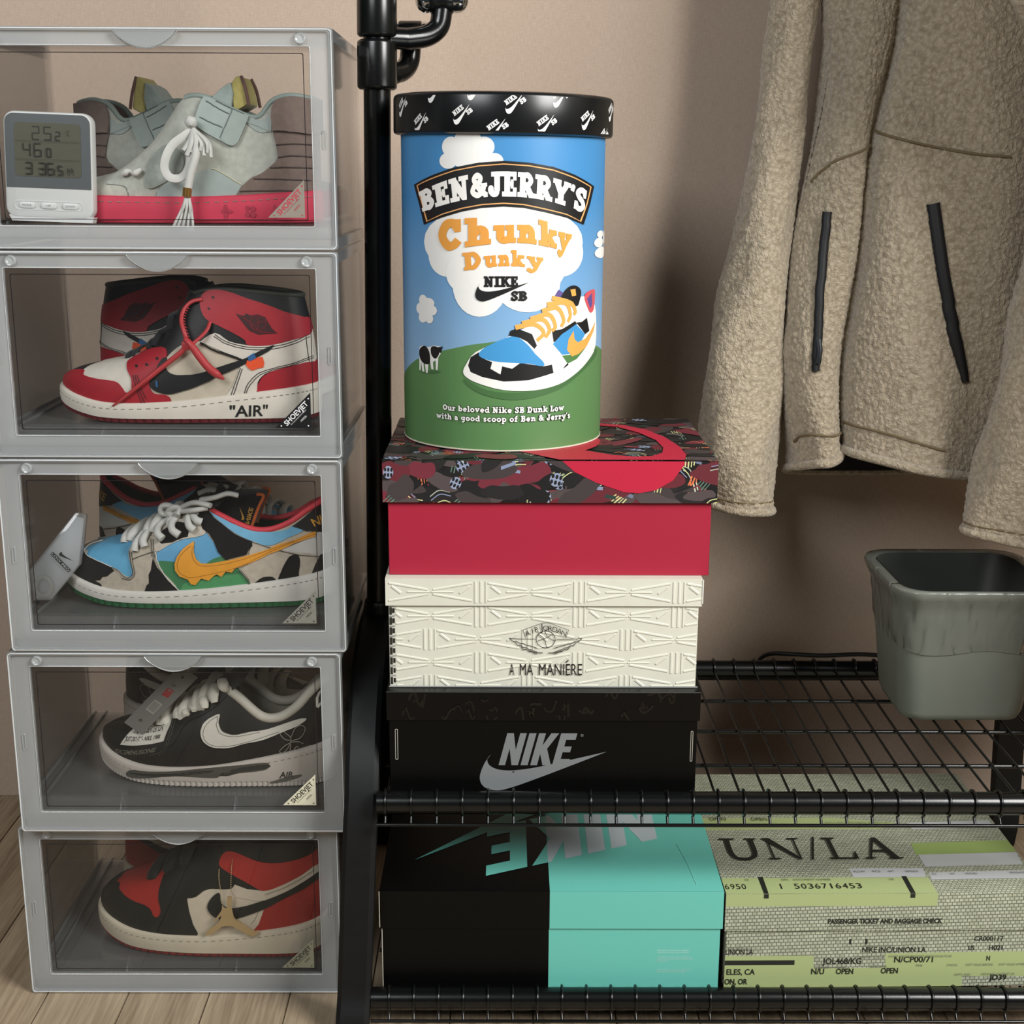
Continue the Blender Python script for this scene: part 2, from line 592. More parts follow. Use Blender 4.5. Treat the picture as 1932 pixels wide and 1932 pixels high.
# ------------------------------------------------------------------ flat artwork: coloured 2-D shapes laid on a surface
class Art:
    STEP = 4e-5

    def __init__(self):
        self.tris = []      # (three (u,v,layer), colour)
        self.n = 0

    def add_tris(self, T, col):
        z = self.n * self.STEP
        self.n += 1
        for t in T:
            self.tris.append(([(p[0], p[1], z) for p in t], col))

    def poly(self, P, col, smooth=0):
        if smooth:
            P = spline(P, smooth, True)
        P = [(float(p[0]), float(p[1])) for p in P]
        tr = tessellate_polygon([[Vector((p[0], p[1], 0)) for p in P]])
        self.add_tris([[P[i] for i in t] for t in tr], col)

    def ell(self, cx, cy, rx, ry, col, rot=0.0, n=22):
        c, s = math.cos(rot), math.sin(rot)
        P = []
        for k in range(n):
            a = 2 * PI * k / n
            x, y = rx * math.cos(a), ry * math.sin(a)
            P.append((cx + x * c - y * s, cy + x * s + y * c))
        self.poly(P, col)

    def rect(self, x0, x1, y0, y1, col):
        self.poly([(x0, y0), (x1, y0), (x1, y1), (x0, y1)], col)

    def stroke(self, P, w, col, smooth=0, closed=False):
        if smooth:
            P = spline(P, smooth, closed)
        P = [np.array(p[:2], float) for p in P]
        n = len(P)
        ws = w if isinstance(w, (list, tuple, np.ndarray)) else [w] * n
        L, Rr = [], []
        for i in range(n):
            a = P[i - 1] if (i > 0 or closed) else P[i]
            b = P[(i + 1) % n] if (i < n - 1 or closed) else P[i]
            t = b - a
            t = t / (np.linalg.norm(t) + 1e-12)
            k = np.array([-t[1], t[0]])
            f = 1.0
            if (0 < i < n - 1) or closed:
                t1 = P[i] - a
                t1 = t1 / (np.linalg.norm(t1) + 1e-12)
                f = 1 / max(0.5, abs(float(np.dot(t1, t))))
            L.append(P[i] + k * ws[i] / 2 * f)
            Rr.append(P[i] - k * ws[i] / 2 * f)
        T = []
        for i in range(n if closed else n - 1):
            j = (i + 1) % n
            T.append((L[i], Rr[i], Rr[j]))
            T.append((L[i], Rr[j], L[j]))
        self.add_tris(T, col)

    def extend(self, other, f):
        """other artwork moved through f(u,v)->(u,v)"""
        base = self.n * self.STEP
        for t, c in other.tris:
            self.tris.append(([tuple(f(p[0], p[1])) + (base + p[2],) for p in t], c))
        self.n += other.n

    def build(self, name, mapping, parent, cut=None, cutv=None, off=0.0002, rough=0.5, label=None, clip=None):
        cols = []
        bm = bmesh.new()
        for t, c in self.tris:
            if c not in cols:
                cols.append(c)
            v = [bm.verts.new(p) for p in t]
            a = (Vector(t[1]) - Vector(t[0])).cross(Vector(t[2]) - Vector(t[0]))
            if a.z < 0:
                v.reverse()
            try:
                fc = bm.faces.new(v)
                fc.material_index = cols.index(c)
            except ValueError:
                pass
        bmesh.ops.remove_doubles(bm, verts=bm.verts, dist=1e-6)
        if clip:
            for co, no in (((clip[0], 0, 0), (-1, 0, 0)), ((clip[1], 0, 0), (1, 0, 0)), ((0, clip[2], 0), (0, -1, 0)), ((0, clip[3], 0), (0, 1, 0))):
                bmesh.ops.bisect_plane(bm, geom=bm.verts[:] + bm.edges[:] + bm.faces[:], dist=1e-7, plane_co=co, plane_no=no, clear_outer=True)
        for ax, st in ((0, cut), (1, cutv)):
            if not st:
                continue
            lo = min(v.co[ax] for v in bm.verts)
            hi = max(v.co[ax] for v in bm.verts)
            k = math.floor(lo / st) + 1
            nrm = (1, 0, 0) if ax == 0 else (0, 1, 0)
            while k * st < hi:
                co = (k * st, 0, 0) if ax == 0 else (0, k * st, 0)
                bmesh.ops.bisect_plane(bm, geom=bm.verts[:] + bm.edges[:] + bm.faces[:], dist=1e-7, plane_co=co, plane_no=nrm)
                k += 1
        for v in bm.verts:
            v.co = Vector(mapping(v.co.x, v.co.y, off + v.co.z))
        o = from_bm(name, bm, [c if not isinstance(c, str) else print_mat(c, rough) for c in cols], parent, smooth=bool(cut))
        if label:
            o['label'] = label
        return o


def on_front(y):
    return lambda u, v, o: (u, y - o, v)


def on_top(z):
    return lambda u, v, o: (u, v, z + o)


FONTC = {}


def font_tris(txt, bold=0.0):
    """triangles of a word in the built-in sans face, cap height about 0.7"""
    key = (txt, bold)
    if key in FONTC:
        return FONTC[key]
    cu = bpy.data.curves.new('t', 'FONT')
    cu.body = txt
    cu.resolution_u = 3
    cu.offset = bold
    ob = bpy.data.objects.new('t', cu)
    COL.objects.link(ob)
    dg = bpy.context.evaluated_depsgraph_get()
    me = ob.evaluated_get(dg).to_mesh()
    me.calc_loop_triangles()
    T = [[(me.vertices[i].co.x, me.vertices[i].co.y) for i in t.vertices] for t in me.loop_triangles]
    ob.evaluated_get(dg).to_mesh_clear()
    bpy.data.objects.remove(ob)
    bpy.data.curves.remove(cu)
    FONTC[key] = T
    return T


def sans(art, txt, x0, x1, y0, h, col, bold=0.0, slant=0.0, f=None, center=False):
    """set a line of text to fit x0..x1 with cap height h from baseline y0 (x1=None keeps the aspect)"""
    T = font_tris(txt, bold)
    xs = [p[0] for t in T for p in t]
    ys = [p[1] for t in T for p in t]
    if not xs:
        return
    lo, hi = min(xs), max(xs)
    sy = h / 0.70
    sx = (x1 - x0) / (hi - lo) if x1 is not None else sy
    g = f or (lambda a, b: (a, b))
    art.add_tris([[g(x0 + (p[0] - lo) * sx + p[1] * sy * slant, y0 + p[1] * sy) for p in t] for t in T], col)


def mono(art, txt, x0, y0, h, adv, col, bold=0.0, wd=0.75):
    """fixed pitch text"""
    for i, ch in enumerate(txt):
        if ch == ' ':
            continue
        T = font_tris(ch, bold)
        xs = [p[0] for t in T for p in t]
        lo, hi = min(xs), max(xs)
        cx = x0 + (i + 0.5) * adv
        narrow = ch in "1I/.,:'-"
        sc = adv * wd * (0.55 if narrow else 1.0) / max(hi - lo, 0.05) if not narrow else h / 0.7
        sy = h / 0.70
        art.add_tris([[(cx + (p[0] - (lo + hi) / 2) * sc, y0 + p[1] * sy) for p in t] for t in T], col)


def swoosh(k=10):
    """a rounded hook tapering to a long tip; unit box, hook left, tip at upper right"""
    top = spline([(0.085, 0.93), (0.055, 0.80), (0.075, 0.64), (0.15, 0.535), (0.27, 0.52), (0.45, 0.60), (0.70, 0.78), (1.0, 1.0)], k)
    bot = spline([(1.0, 1.0), (0.70, 0.62), (0.45, 0.31), (0.25, 0.08), (0.13, 0.0), (0.03, 0.09), (-0.005, 0.33), (0.03, 0.68), (0.085, 0.93)], k)
    return [tuple(p) for p in top[:-1]] + [tuple(p) for p in bot[:-1]]


# ------------------------------------------------------------------ clear stacking display boxes
BW, BD, BH = 0.366, 0.262, 0.2165
SC.cycles.transparent_max_bounces = 48
SC.cycles.max_bounces = 7
SC.cycles.diffuse_bounces = 3
SC.cycles.adaptive_threshold = 0.02
SC.cycles.glossy_bounces = 3
SC.cycles.transmission_bounces = 4
frost = sheer('frosted_frame', '#f6fafa', 0.64, 0.14, (0.98, 0.985, 0.985), 1.0)
clearw = sheer('clear_side', '#dfe5e5', 0.955, 0.10, (0.99, 0.99, 0.99), 0.8)
floorm = sheer('milky_floor', '#e4e9e9', 0.84, 0.12, (0.98, 0.985, 0.985), 0.8)
beadm = sheer('milky_bead', '#f8fbfb', 0.22, 0.1, (0.98, 0.99, 0.99), 1.2)
lipm = sheer('clear_lip', '#e4e9e9', 0.70, 0.12, (0.98, 0.985, 0.985), 1.0)
doorm = sheer('clear_door', '#c8cccc', 0.994, 0.012, (0.98, 0.978, 0.975), 0.45)
edgem = sheer('door_edge', '#3a3638', 0.35, 0.1, (0.6, 0.58, 0.6), 1.0)
studm = sheer('clear_stud', '#e6ebeb', 0.45, 0.05, (0.97, 0.98, 0.98), 2.0)
BC = {}


def shared(name, key, builder, parent):
    """build the mesh once, then reuse its data for the other boxes"""
    if key in BC:
        return link(name, BC[key], parent)
    o = builder()
    BC[key] = o.data
    o.parent = parent
    return o


def ring_geo(outer, inner, y0, y1):
    n = len(outer)
    V = [(p[0], y0, p[1]) for p in outer] + [(p[0], y0, p[1]) for p in inner] + [(p[0], y1, p[1]) for p in outer] + [(p[0], y1, p[1]) for p in inner]
    Fc = []
    for i in range(n):
        j = (i + 1) % n
        Fc += [(i, j, n + j, n + i), (2 * n + i, 3 * n + i, 3 * n + j, 2 * n + j), (i, 2 * n + i, 2 * n + j, j), (n + i, n + j, 3 * n + j, 3 * n + i)]
    return V, Fc


HWB = BW / 2
DX, DZ0, DZ1 = HWB - 0.0235, 0.0245, BH - 0.0185      # door opening


def display_box(xc, yf, z, label, plate_col, text_col, fz):
    T = thing('display_box', (xc, yf, z), label, 'display box', group='clear stacked shoe display boxes')

    def frame():
        V, Fc = ring_geo(rrect(-HWB, HWB, 0.0008, BH - 0.0008, 0.004), rrect(-DX, DX, DZ0, DZ1, 0.0015), 0.0, 0.005)
        V2, F2 = ring_geo(rrect(-HWB, HWB, 0.0008, BH - 0.0008, 0.004), rrect(-HWB + 0.0035, HWB - 0.0035, 0.0043, BH - 0.0043, 0.003), -0.003, 0.0)
        V, Fc = join_geo([(V, Fc), (V2, F2)])
        return mesh('front_frame', V, Fc, frost)
    shared('front_frame', 'frame', frame, T)
    for nm, key, rr, rad in (('frame_bead', 'bead0', rrect(-HWB + 0.0012, HWB - 0.0012, 0.0022, BH - 0.0022, 0.004), 0.0011), ('frame_bead', 'bead1', rrect(-DX - 0.0008, DX + 0.0008, DZ0 - 0.0008, DZ1 + 0.0008, 0.002), 0.0006)):
        shared(nm, key, lambda: tube(nm, [(p[0], -0.0031 if key == 'bead0' else -0.0002, p[1]) for p in rr], rad, beadm, None, n=6, closed=True), T)
    shared('top_panel', 'top', lambda: box('top_panel', -HWB + 0.002, HWB - 0.002, 0.005, BD, BH - 0.0030, BH - 0.0008, clearw), T)
    shared('base_panel', 'base', lambda: box('base_panel', -HWB + 0.002, HWB - 0.002, 0.005, BD, 0.0105, 0.0127, clearw), T)
    shared('floor_panel', 'floor', lambda: box('floor_panel', -HWB + 0.0065, HWB - 0.0065, 0.016, BD - 0.0025, -0.0022, 0.0, floorm), T).location.z = fz
    shared('back_panel', 'back', lambda: box('back_panel', -HWB + 0.002, HWB - 0.002, BD - 0.0022, BD, 0.0128, BH - 0.0031, clearw), T)
    for sg in (-1, 1):
        shared('side_panel', 'side%d' % sg, lambda: box('side_panel', min(sg * (HWB - 0.004), sg * (HWB - 0.0062)), max(sg * (HWB - 0.004), sg * (HWB - 0.0062)), 0.0055, BD - 0.0023, 0.0128, BH - 0.0031, clearw), T)
        for q, (za, zb) in enumerate(((0.001, 0.0125), (BH - 0.0125, BH - 0.001))):
            shared('side_lip', 'lip%d%d' % (sg, q), lambda: box('side_lip', min(sg * (HWB - 0.0005), sg * (HWB - 0.0038)), max(sg * (HWB - 0.0005), sg * (HWB - 0.0038)), 0.0055, BD, za, zb, lipm), T)
        shared('frame_slot', 'slot%d' % sg, lambda: mesh('frame_slot', *ring_geo(rrect(sg * (HWB - 0.0105) - 0.0019, sg * (HWB - 0.0105) + 0.0019, 0.100, 0.119, 0.0018), rrect(sg * (HWB - 0.0105) - 0.0011, sg * (HWB - 0.0105) + 0.0011, 0.1008, 0.1182, 0.001), -0.0012, -0.0001), studm), T)
    for k, xr in enumerate((-0.075, 0.055)):
        g = shared('floor_gusset', 'gus%d' % k, lambda: prism('floor_gusset', [(0.0056, 0.0), (0.034, 0.0), (0.026, 1.0)], xr - 0.0009, xr + 0.0009, frost, None, 'x'), T)
        g.location.z = 0.0128
        g.scale.z = fz - 0.0152
    for k, xr in enumerate((-0.172, -0.158, 0.1735)):
        shared('floor_runner', 'run%d' % k, lambda: box('floor_runner', xr - 0.0011, xr + 0.0011, 0.018, BD - 0.004, 0.0001, 0.0030, lipm), T).location.z = fz
    lp = shared('floor_lip', 'flip', lambda: box('floor_lip', -HWB + 0.0065, HWB - 0.0065, 0.0165, 0.0178, 0.0, 1.0, floorm), T)
    lp.location.z = 0.0128
    lp.scale.z = fz - 0.0152
    # hinged clear door
    door = shared('door', 'door', lambda: prism('door', rrect(-DX + 0.0006, DX - 0.0006, DZ0 + 0.0006, DZ1 - 0.0006, 0.002), 0.0008, 0.0032, doorm), T)

    def border():
        V, Fc = ring_geo(rrect(-DX + 0.0058, DX - 0.0058, DZ0 + 0.0058, DZ1 - 0.0058, 0.002), rrect(-DX + 0.0066, DX - 0.0066, DZ0 + 0.0066, DZ1 - 0.0066, 0.002), 0.0003, 0.0007)
        return mesh('door_edge_line', V, Fc, edgem)
    shared('door_edge_line', 'edge', border, door)

    def tab():
        P = [(-0.0315 + 0.063 * k / 20, BH - 0.0045 - 0.0165 * math.sin(PI * k / 20) ** 0.75) for k in range(21)]
        return prism('handle_tab', P, -0.0062, -0.0034, lipm)
    shared('handle_tab', 'tab', tab, door)

    def tabrim():
        P = [(-0.0315 + 0.063 * k / 24, -0.0062, BH - 0.0045 - 0.0165 * math.sin(PI * k / 24) ** 0.75) for k in range(25)]
        return tube('handle_rim', P, 0.0008, studm, None, n=6)
    shared('handle_rim', 'tabrim', tabrim, door)
    for sg in (-1, 1):
        def stud():
            V, Fc = lathe_geo([(0.0058, 0.0), (0.0058, 0.0024), (0.0048, 0.0042), (0.0034, 0.0038), (0.0026, 0.0030), (0.0012, 0.0030)], 20)
            return mesh('magnet_stud', [(sg * (DX - 0.0085) + v[0], -0.0001 - v[2], BH - 0.0108 + v[1]) for v in V], Fc, studm, None, True, auto=40)
        shared('magnet_stud', 'stud%d' % sg, stud, door)
    # triangular name plate on the pane
    s = 0.0375
    px, pz = DX - 0.0090, DZ0 + 0.0085
    pm = M('name_plate_' + plate_col.lstrip('#'), plate_col, 0.35, 0.0, 0.5, grain=0.06)
    prism('name_plate', [(px, pz), (px, pz + s), (px - s, pz)], -0.0004, 0.0006, pm, door)
    art = Art()
    sq = math.sqrt(0.5)

    def dia(a, b):      # along the long edge
        return (px - s + (a * sq) + b * sq, pz + a * sq - b * sq)
    hyp = s * math.sqrt(2)
    sans(art, 'SHOEVJET', hyp * 0.19, hyp * 0.81, -0.0072, 0.0054, text_col, 0.02, f=lambda a, b: dia(a, -b))
    sans(art, 'FOR YOUR LIMITED EDITION PROJECT', hyp * 0.26, hyp * 0.70, -0.0098, 0.0011, text_col, 0.0, f=lambda a, b: dia(a, -b))
    sans(art, '-WIDE-', hyp * 0.44, hyp * 0.62, -0.0150, 0.0022, text_col, 0.0, f=lambda a, b: dia(a, -b))
    for (ax, az) in ((px - 0.0028, pz + 0.0024), (px - 0.0022, pz + s - 0.0062), (px - s + 0.0062, pz + 0.0022)):
        art.ell(ax, az, 0.0008, 0.0008, text_col, n=12)
    art.build('plate_lettering', on_front(-0.0004), door, off=0.0001)
    return T


BOXES = {}
for k, (xc, yf, lab, pc, tc) in enumerate((
        (-0.3735, 1.437, 'bottom clear display box, standing on the floor, holding the red and black sneakers', '#8f8f78', '#2c2c26'),
        (-0.3625, 1.421, 'clear display box second from the floor, holding the black sneakers', '#cfcbb2', '#1c1b18'),
        (-0.3555, 1.420, 'middle clear display box of the stack, holding the cow patterned low sneakers', '#77766e', '#23211f'),
        (-0.3545, 1.420, 'clear display box second from the top, with black name plate, holding red high tops', '#16171a', '#d8d8d8'),
        (-0.3540, 1.420, 'topmost clear display box, holding grey high tops and a digital thermometer', '#857d72', '#a8283a'))):
    BOXES[k] = display_box(xc, yf, BH * k, lab, pc, tc, (0.034, 0.038, 0.038, 0.033, 0.025)[k])


# ------------------------------------------------------------------ cardboard shoe boxes
def shoebox(name, loc, w, d, h, lid_h, over, mb, ml, label, rz=0.0, size=1.0, fold=True):
    """origin at the front left bottom corner of the body... x to the right, y to the back"""
    T = thing(name, loc, label, 'shoe box', rz=rz)
    T.scale = (size, size, size)
    box('box_body', 0, w, 0, d, 0, h - 0.002, mb, T, bev=0.0008, seg=1)
    o, t = over, 0.0014
    bm = bmesh.new()
    # lid shell
    bm_box(bm, -o, w + o, -o, d + o, h - t, h, 0)
    z0 = h - lid_h
    bm_box(bm, -o, w + o, -o, -o + t, z0, h - t, 0)
    bm_box(bm, -o, w + o, d + o - t, d + o, z0, h - t, 0)
    bm_box(bm, -o, -o + t, -o + t, d + o - t, z0, h - t, 0)
    bm_box(bm, w + o - t, w + o, -o + t, d + o - t, z0, h - t, 0)
    bmesh.ops.remove_doubles(bm, verts=bm.verts, dist=1e-6)
    from_bm('lid', bm, ml, T)
    if not fold:
        return T
    # soft rounded fold along the top edges
    P = [(-o + 0.0006, -o + 0.0006, h - 0.0006), (w + o - 0.0006, -o + 0.0006, h - 0.0006), (w + o - 0.0006, d + o - 0.0006, h - 0.0006), (-o + 0.0006, d + o - 0.0006, h - 0.0006)]
    tube('lid_fold', P, 0.0007, ml, T, n=8, closed=True)
    return T


card_white = M('white_card', '#cdccbd', 0.55, grain=0.02, gscale=80)
card_red = M('crimson_card', '#9d1431', 0.55, bump=0.04, bscale=1500)
card_blk = M('black_card', '#040404', 0.4, spec=0.2)
card_blk2 = M('black_lid_card', '#060606', 0.32, spec=0.25)
card_teal = M('teal_card', '#66bbac', 0.5)
card_dark = M('dark_print_card', '#131214', 0.42)

SB_BLACK = shoebox('shoebox', (-0.1253, 1.3895, 0.2802), 0.342, 0.24, 0.1217, 0.034, 0.0022, card_blk, card_blk2,
                   'black shoe box with a grey logo, bottom of the stack on the upper shelf', size=0.983)
SB_WHITE = shoebox('shoebox', (-0.1244, 1.4008, 0.4001), 0.3390, 0.235, 0.1262, 0.031, 0.0030, card_white, card_white,
                   'white embossed shoe box between the black and the red shoe boxes', size=0.983)
SB_RED = shoebox('shoebox', (-0.1241, 1.4106, 0.5243), 0.3497, 0.250, 0.1288, 0.0460, 0.0050, card_red, card_dark,
                 'red shoe box with a dark collage lid under the round tub', size=0.983, fold=False)
SB_TEAL = shoebox('shoebox', (-0.1372, 1.3880, 0.0387), 0.3830, 0.30, 0.1230, 0.0465, 0.0022, card_blk, card_blk,
                  'half black half teal shoe box on the lower shelf')


def ticket_card():
    m = bpy.data.materials.new('basket_weave_card')
    m.use_nodes = True
    nt = m.node_tree
    b = nt.nodes['Principled BSDF']
    b.inputs['Roughness'].default_value = 0.55
    tc = nt.nodes.new('ShaderNodeTexCoord')
    mp = nt.nodes.new('ShaderNodeMapping')
    mp.inputs['Rotation'].default_value = (0.02, 0.03, 0)
    nt.links.new(tc.outputs['Object'], mp.inputs['Vector'])
    # front uses x,z - top uses x,y: add y to z so both faces carry the weave
    sx = nt.nodes.new('ShaderNodeSeparateXYZ')
    nt.links.new(mp.outputs[0], sx.inputs[0])
    ad = nt.nodes.new('ShaderNodeMath')
    nt.links.new(sx.outputs['Y'], ad.inputs[0])
    nt.links.new(sx.outputs['Z'], ad.inputs[1])
    cx = nt.nodes.new('ShaderNodeCombineXYZ')
    nt.links.new(sx.outputs['X'], cx.inputs['X'])
    nt.links.new(ad.outputs[0], cx.inputs['Y'])
    br = nt.nodes.new('ShaderNodeTexBrick')
    br.inputs['Scale'].default_value = 1.0
    br.inputs['Brick Width'].default_value = 0.0052
    br.inputs['Row Height'].default_value = 0.0042
    br.inputs['Mortar Size'].default_value = 0.0007
    br.inputs['Mortar Smooth'].default_value = 0.6
    br.inputs['Color1'].default_value = lin('#b5b9a2')
    br.inputs['Color2'].default_value = lin('#a0a48c')
    br.inputs['Mortar'].default_value = lin('#63665a')
    nt.links.new(cx.outputs[0], br.inputs['Vector'])
    n = nt.nodes.new('ShaderNodeTexNoise')
    n.inputs['Scale'].default_value = 22
    nt.links.new(cx.outputs[0], n.inputs['Vector'])
    mr = nt.nodes.new('ShaderNodeMapRange')
    mr.inputs['To Min'].default_value = 0.82
    mr.inputs['To Max'].default_value = 1.12
    nt.links.new(n.outputs['Fac'], mr.inputs['Value'])
    sc = nt.nodes.new('ShaderNodeVectorMath')
    sc.operation = 'SCALE'
    nt.links.new(br.outputs['Color'], sc.inputs[0])
    nt.links.new(mr.outputs[0], sc.inputs['Scale'])
    nt.links.new(sc.outputs[0], b.inputs['Base Color'])
    return m


card_ticket = ticket_card()
SB_UN = shoebox('shoebox', (0.2525, 1.3880, 0.0387), 0.3600, 0.31, 0.1200, 0.0465, 0.0022, card_ticket, card_ticket,
                'pale green shoe box printed like an airline ticket on the lower shelf', rz=0.012)
# ------------------------------------------------------------------ sneakers
def curve1(keys, n=12):
    """smooth monotone lookup through (x, value) keys"""
    S = np.array(spline(keys, n))
    xs, vs = S[:, 0], S[:, 1]
    return lambda x: np.interp(x, xs, vs)


class ShoeForm:
    """upper surface in local metres: toe at -x, heel at +x, sides y<0 and y>0.
    u runs toe to heel, t runs from the sole line (0) to the top (1)."""

    def __init__(s, L, hw, zs, z0, zt, k, topw, yc=None, heel=0.0, pa=0.62, pb=0.72, pe=4.0):
        s.L, s.pa, s.pb, s.pe, s.heel = L, pa, pb, pe, heel
        s.hwk, s.zsk, s.z0k, s.ztk, s.kk, s.tw = (curve1(q) for q in (hw, zs, z0, zt, k, topw))
        s.yc = curve1(yc) if yc else (lambda x: 0 * x)

    def nx(s, u):
        return -0.5 * np.cos(PI * u)

    def end(s, u):
        c = np.abs(np.cos(PI * u))
        return np.sqrt(np.maximum(1 - c ** s.pe, 0))

    def pos0(s, u, t, side):
        u, t = np.asarray(u, float), np.clip(np.asarray(t, float), 0, 1)
        n = s.nx(u)
        hw = s.hwk(n) * s.end(u)
        k = np.clip(s.kk(n), 0, 1)
        a = t * PI / 2
        wd, sd = np.maximum(np.cos(a), 0) ** s.pa, np.maximum(np.sin(a), 0) ** s.pb
        ww = 1 + 0.05 * np.sin(PI * t) - (1 - s.tw(n)) * t ** 1.4
        w = (1 - k) * wd + k * ww
        f = (1 - k) * sd + k * t
        zs, zt = s.zsk(n), s.ztk(n)
        z = zs + (zt - zs) * f
        x = n * s.L + s.heel * np.clip((n - 0.2) / 0.3, 0, 1) * f * f
        return np.stack([x, s.yc(n) + side * hw * w, z], -1)

    def pos(s, u, t, side, off=0.0):
        u, t = np.asarray(u, float), np.asarray(t, float)
        e = 1e-3
        p = s.pos0(u, t, side)
        if np.ndim(off) == 0 and off == 0.0:
            return p
        uu = np.clip(u, 0.004, 0.996)
        tt = np.clip(t, 0.004, 0.992)
        du = s.pos0(uu + e, tt, side) - s.pos0(uu - e, tt, side)
        dt = s.pos0(uu, tt + e, side) - s.pos0(uu, tt - e, side)
        nn = np.cross(du, dt) * (-side)
        nn = nn / (np.linalg.norm(nn, axis=-1, keepdims=True) + 1e-12)
        return p + nn * np.asarray(off)[..., None]

    # sole side wall: x(m), f 0..1 from the outsole bottom line to the top line
    def sole(s, u, side, grow):
        n = s.nx(u)
        c = np.abs(np.cos(PI * u))
        hw = (s.hwk(n) + grow) * np.sqrt(np.maximum(1 - c ** (s.pe + 0.8), 0))
        return np.stack([n * (s.L + 2 * grow), s.yc(n) + side * hw], -1), n
HW = [(-0.5, 0.044), (-0.40, 0.047), (-0.28, 0.0495), (-0.15, 0.0495), (0.0, 0.046), (0.15, 0.041), (0.30, 0.0385), (0.42, 0.039), (0.5, 0.039)]
YC = [(-0.5, 0.007), (-0.3, 0.002), (0, -0.003), (0.3, 0.0), (0.5, 0.002)]
SPRING = [(-0.5, 0.016), (-0.44, 0.009), (-0.35, 0.003), (-0.25, 0.0), (0, 0.0), (0.4, 0.0), (0.5, 0.002)]
K_HIGH = [(-0.5, 0), (-0.25, 0), (-0.12, 0.15), (0.0, 0.6), (0.08, 0.95), (0.2, 1), (0.5, 1)]
K_LOW = [(-0.5, 0), (-0.25, 0), (-0.15, 0.12), (-0.02, 0.45), (0.06, 0.92), (0.15, 1), (0.5, 1)]
TOP_HIGH = [(-0.5, 0.5), (-0.1, 0.45), (0.1, 0.62), (0.3, 0.72), (0.5, 0.80)]
TOP_LOW = [(-0.5, 0.5), (-0.1, 0.45), (0.05, 0.55), (0.3, 0.80), (0.5, 0.80)]
FORMS = {}
FORMS['chicago'] = ShoeForm(
    0.281, HW,
    zs=[(-0.5, 0.034), (-0.40, 0.0255), (-0.25, 0.0195), (0, 0.0225), (0.2, 0.0285), (0.5, 0.038)], z0=SPRING,
    zt=[(-0.5, 0.042), (-0.44, 0.052), (-0.35, 0.058), (-0.25, 0.064), (-0.18, 0.070), (-0.08, 0.088), (0.0, 0.119), (0.06, 0.135), (0.16, 0.140), (0.3, 0.138), (0.42, 0.135), (0.5, 0.133)],
    k=K_HIGH, topw=TOP_HIGH, yc=YC, heel=-0.012)
FORMS['cow'] = ShoeForm(
    0.302, HW,
    zs=[(-0.5, 0.034), (-0.40, 0.0245), (-0.25, 0.0180), (0, 0.0200), (0.2, 0.0250), (0.5, 0.036)], z0=SPRING,
    zt=[(-0.5, 0.044), (-0.44, 0.056), (-0.35, 0.063), (-0.25, 0.071), (-0.18, 0.081), (-0.08, 0.098), (0.0, 0.109), (0.05, 0.1125), (0.12, 0.102), (0.22, 0.0885), (0.30, 0.0865), (0.38, 0.094), (0.45, 0.107), (0.5, 0.115)],
    k=K_LOW, topw=TOP_LOW, yc=YC, heel=-0.006)
FORMS['peace'] = ShoeForm(
    0.282, HW,
    zs=[(-0.5, 0.036), (-0.40, 0.0265), (-0.25, 0.0205), (0, 0.0235), (0.2, 0.0320), (0.5, 0.050)], z0=SPRING,
    zt=[(-0.5, 0.044), (-0.44, 0.052), (-0.35, 0.058), (-0.25, 0.064), (-0.18, 0.071), (-0.08, 0.090), (0.0, 0.107), (0.07, 0.113), (0.13, 0.103), (0.22, 0.082), (0.30, 0.080), (0.38, 0.092), (0.45, 0.112), (0.5, 0.122)],
    k=K_LOW, topw=TOP_LOW, yc=YC, heel=-0.008)
FORMS['bred'] = ShoeForm(
    0.283, HW,
    zs=[(-0.5, 0.036), (-0.40, 0.030), (-0.25, 0.0250), (0, 0.0255), (0.2, 0.0300), (0.5, 0.042)], z0=SPRING,
    zt=[(-0.5, 0.046), (-0.44, 0.061), (-0.35, 0.072), (-0.25, 0.083), (-0.18, 0.094), (-0.08, 0.116), (0.02, 0.139), (0.08, 0.146), (0.16, 0.145), (0.3, 0.139), (0.42, 0.140), (0.5, 0.142)],
    k=K_HIGH, topw=TOP_HIGH, yc=YC, heel=-0.012)
FORMS['jasper'] = ShoeForm(
    0.296, HW,
    zs=[(-0.5, 0.032), (-0.40, 0.029), (-0.25, 0.0265), (0, 0.0255), (0.2, 0.0265), (0.5, 0.032)],
    z0=[(-0.5, 0.006), (-0.44, 0.002), (-0.35, 0.0), (-0.25, 0.0), (0, 0.0), (0.4, 0.0), (0.5, 0.0)],
    zt=[(-0.5, 0.035), (-0.44, 0.041), (-0.35, 0.044), (-0.25, 0.049), (-0.18, 0.057), (-0.08, 0.082), (0.0, 0.110), (0.06, 0.126), (0.13, 0.127), (0.22, 0.115), (0.29, 0.107), (0.325, 0.110), (0.36, 0.123), (0.42, 0.129), (0.5, 0.126)],
    k=[(-0.5, 0), (-0.25, 0), (-0.12, 0.15), (-0.02, 0.55), (0.06, 0.95), (0.2, 1), (0.5, 1)],
    topw=[(-0.5, 0.5), (-0.1, 0.45), (0.1, 0.70), (0.3, 0.80), (0.5, 0.85)], yc=YC, heel=0.0)
FLOORZ = [0.034, 0.038, 0.038, 0.033, 0.025]
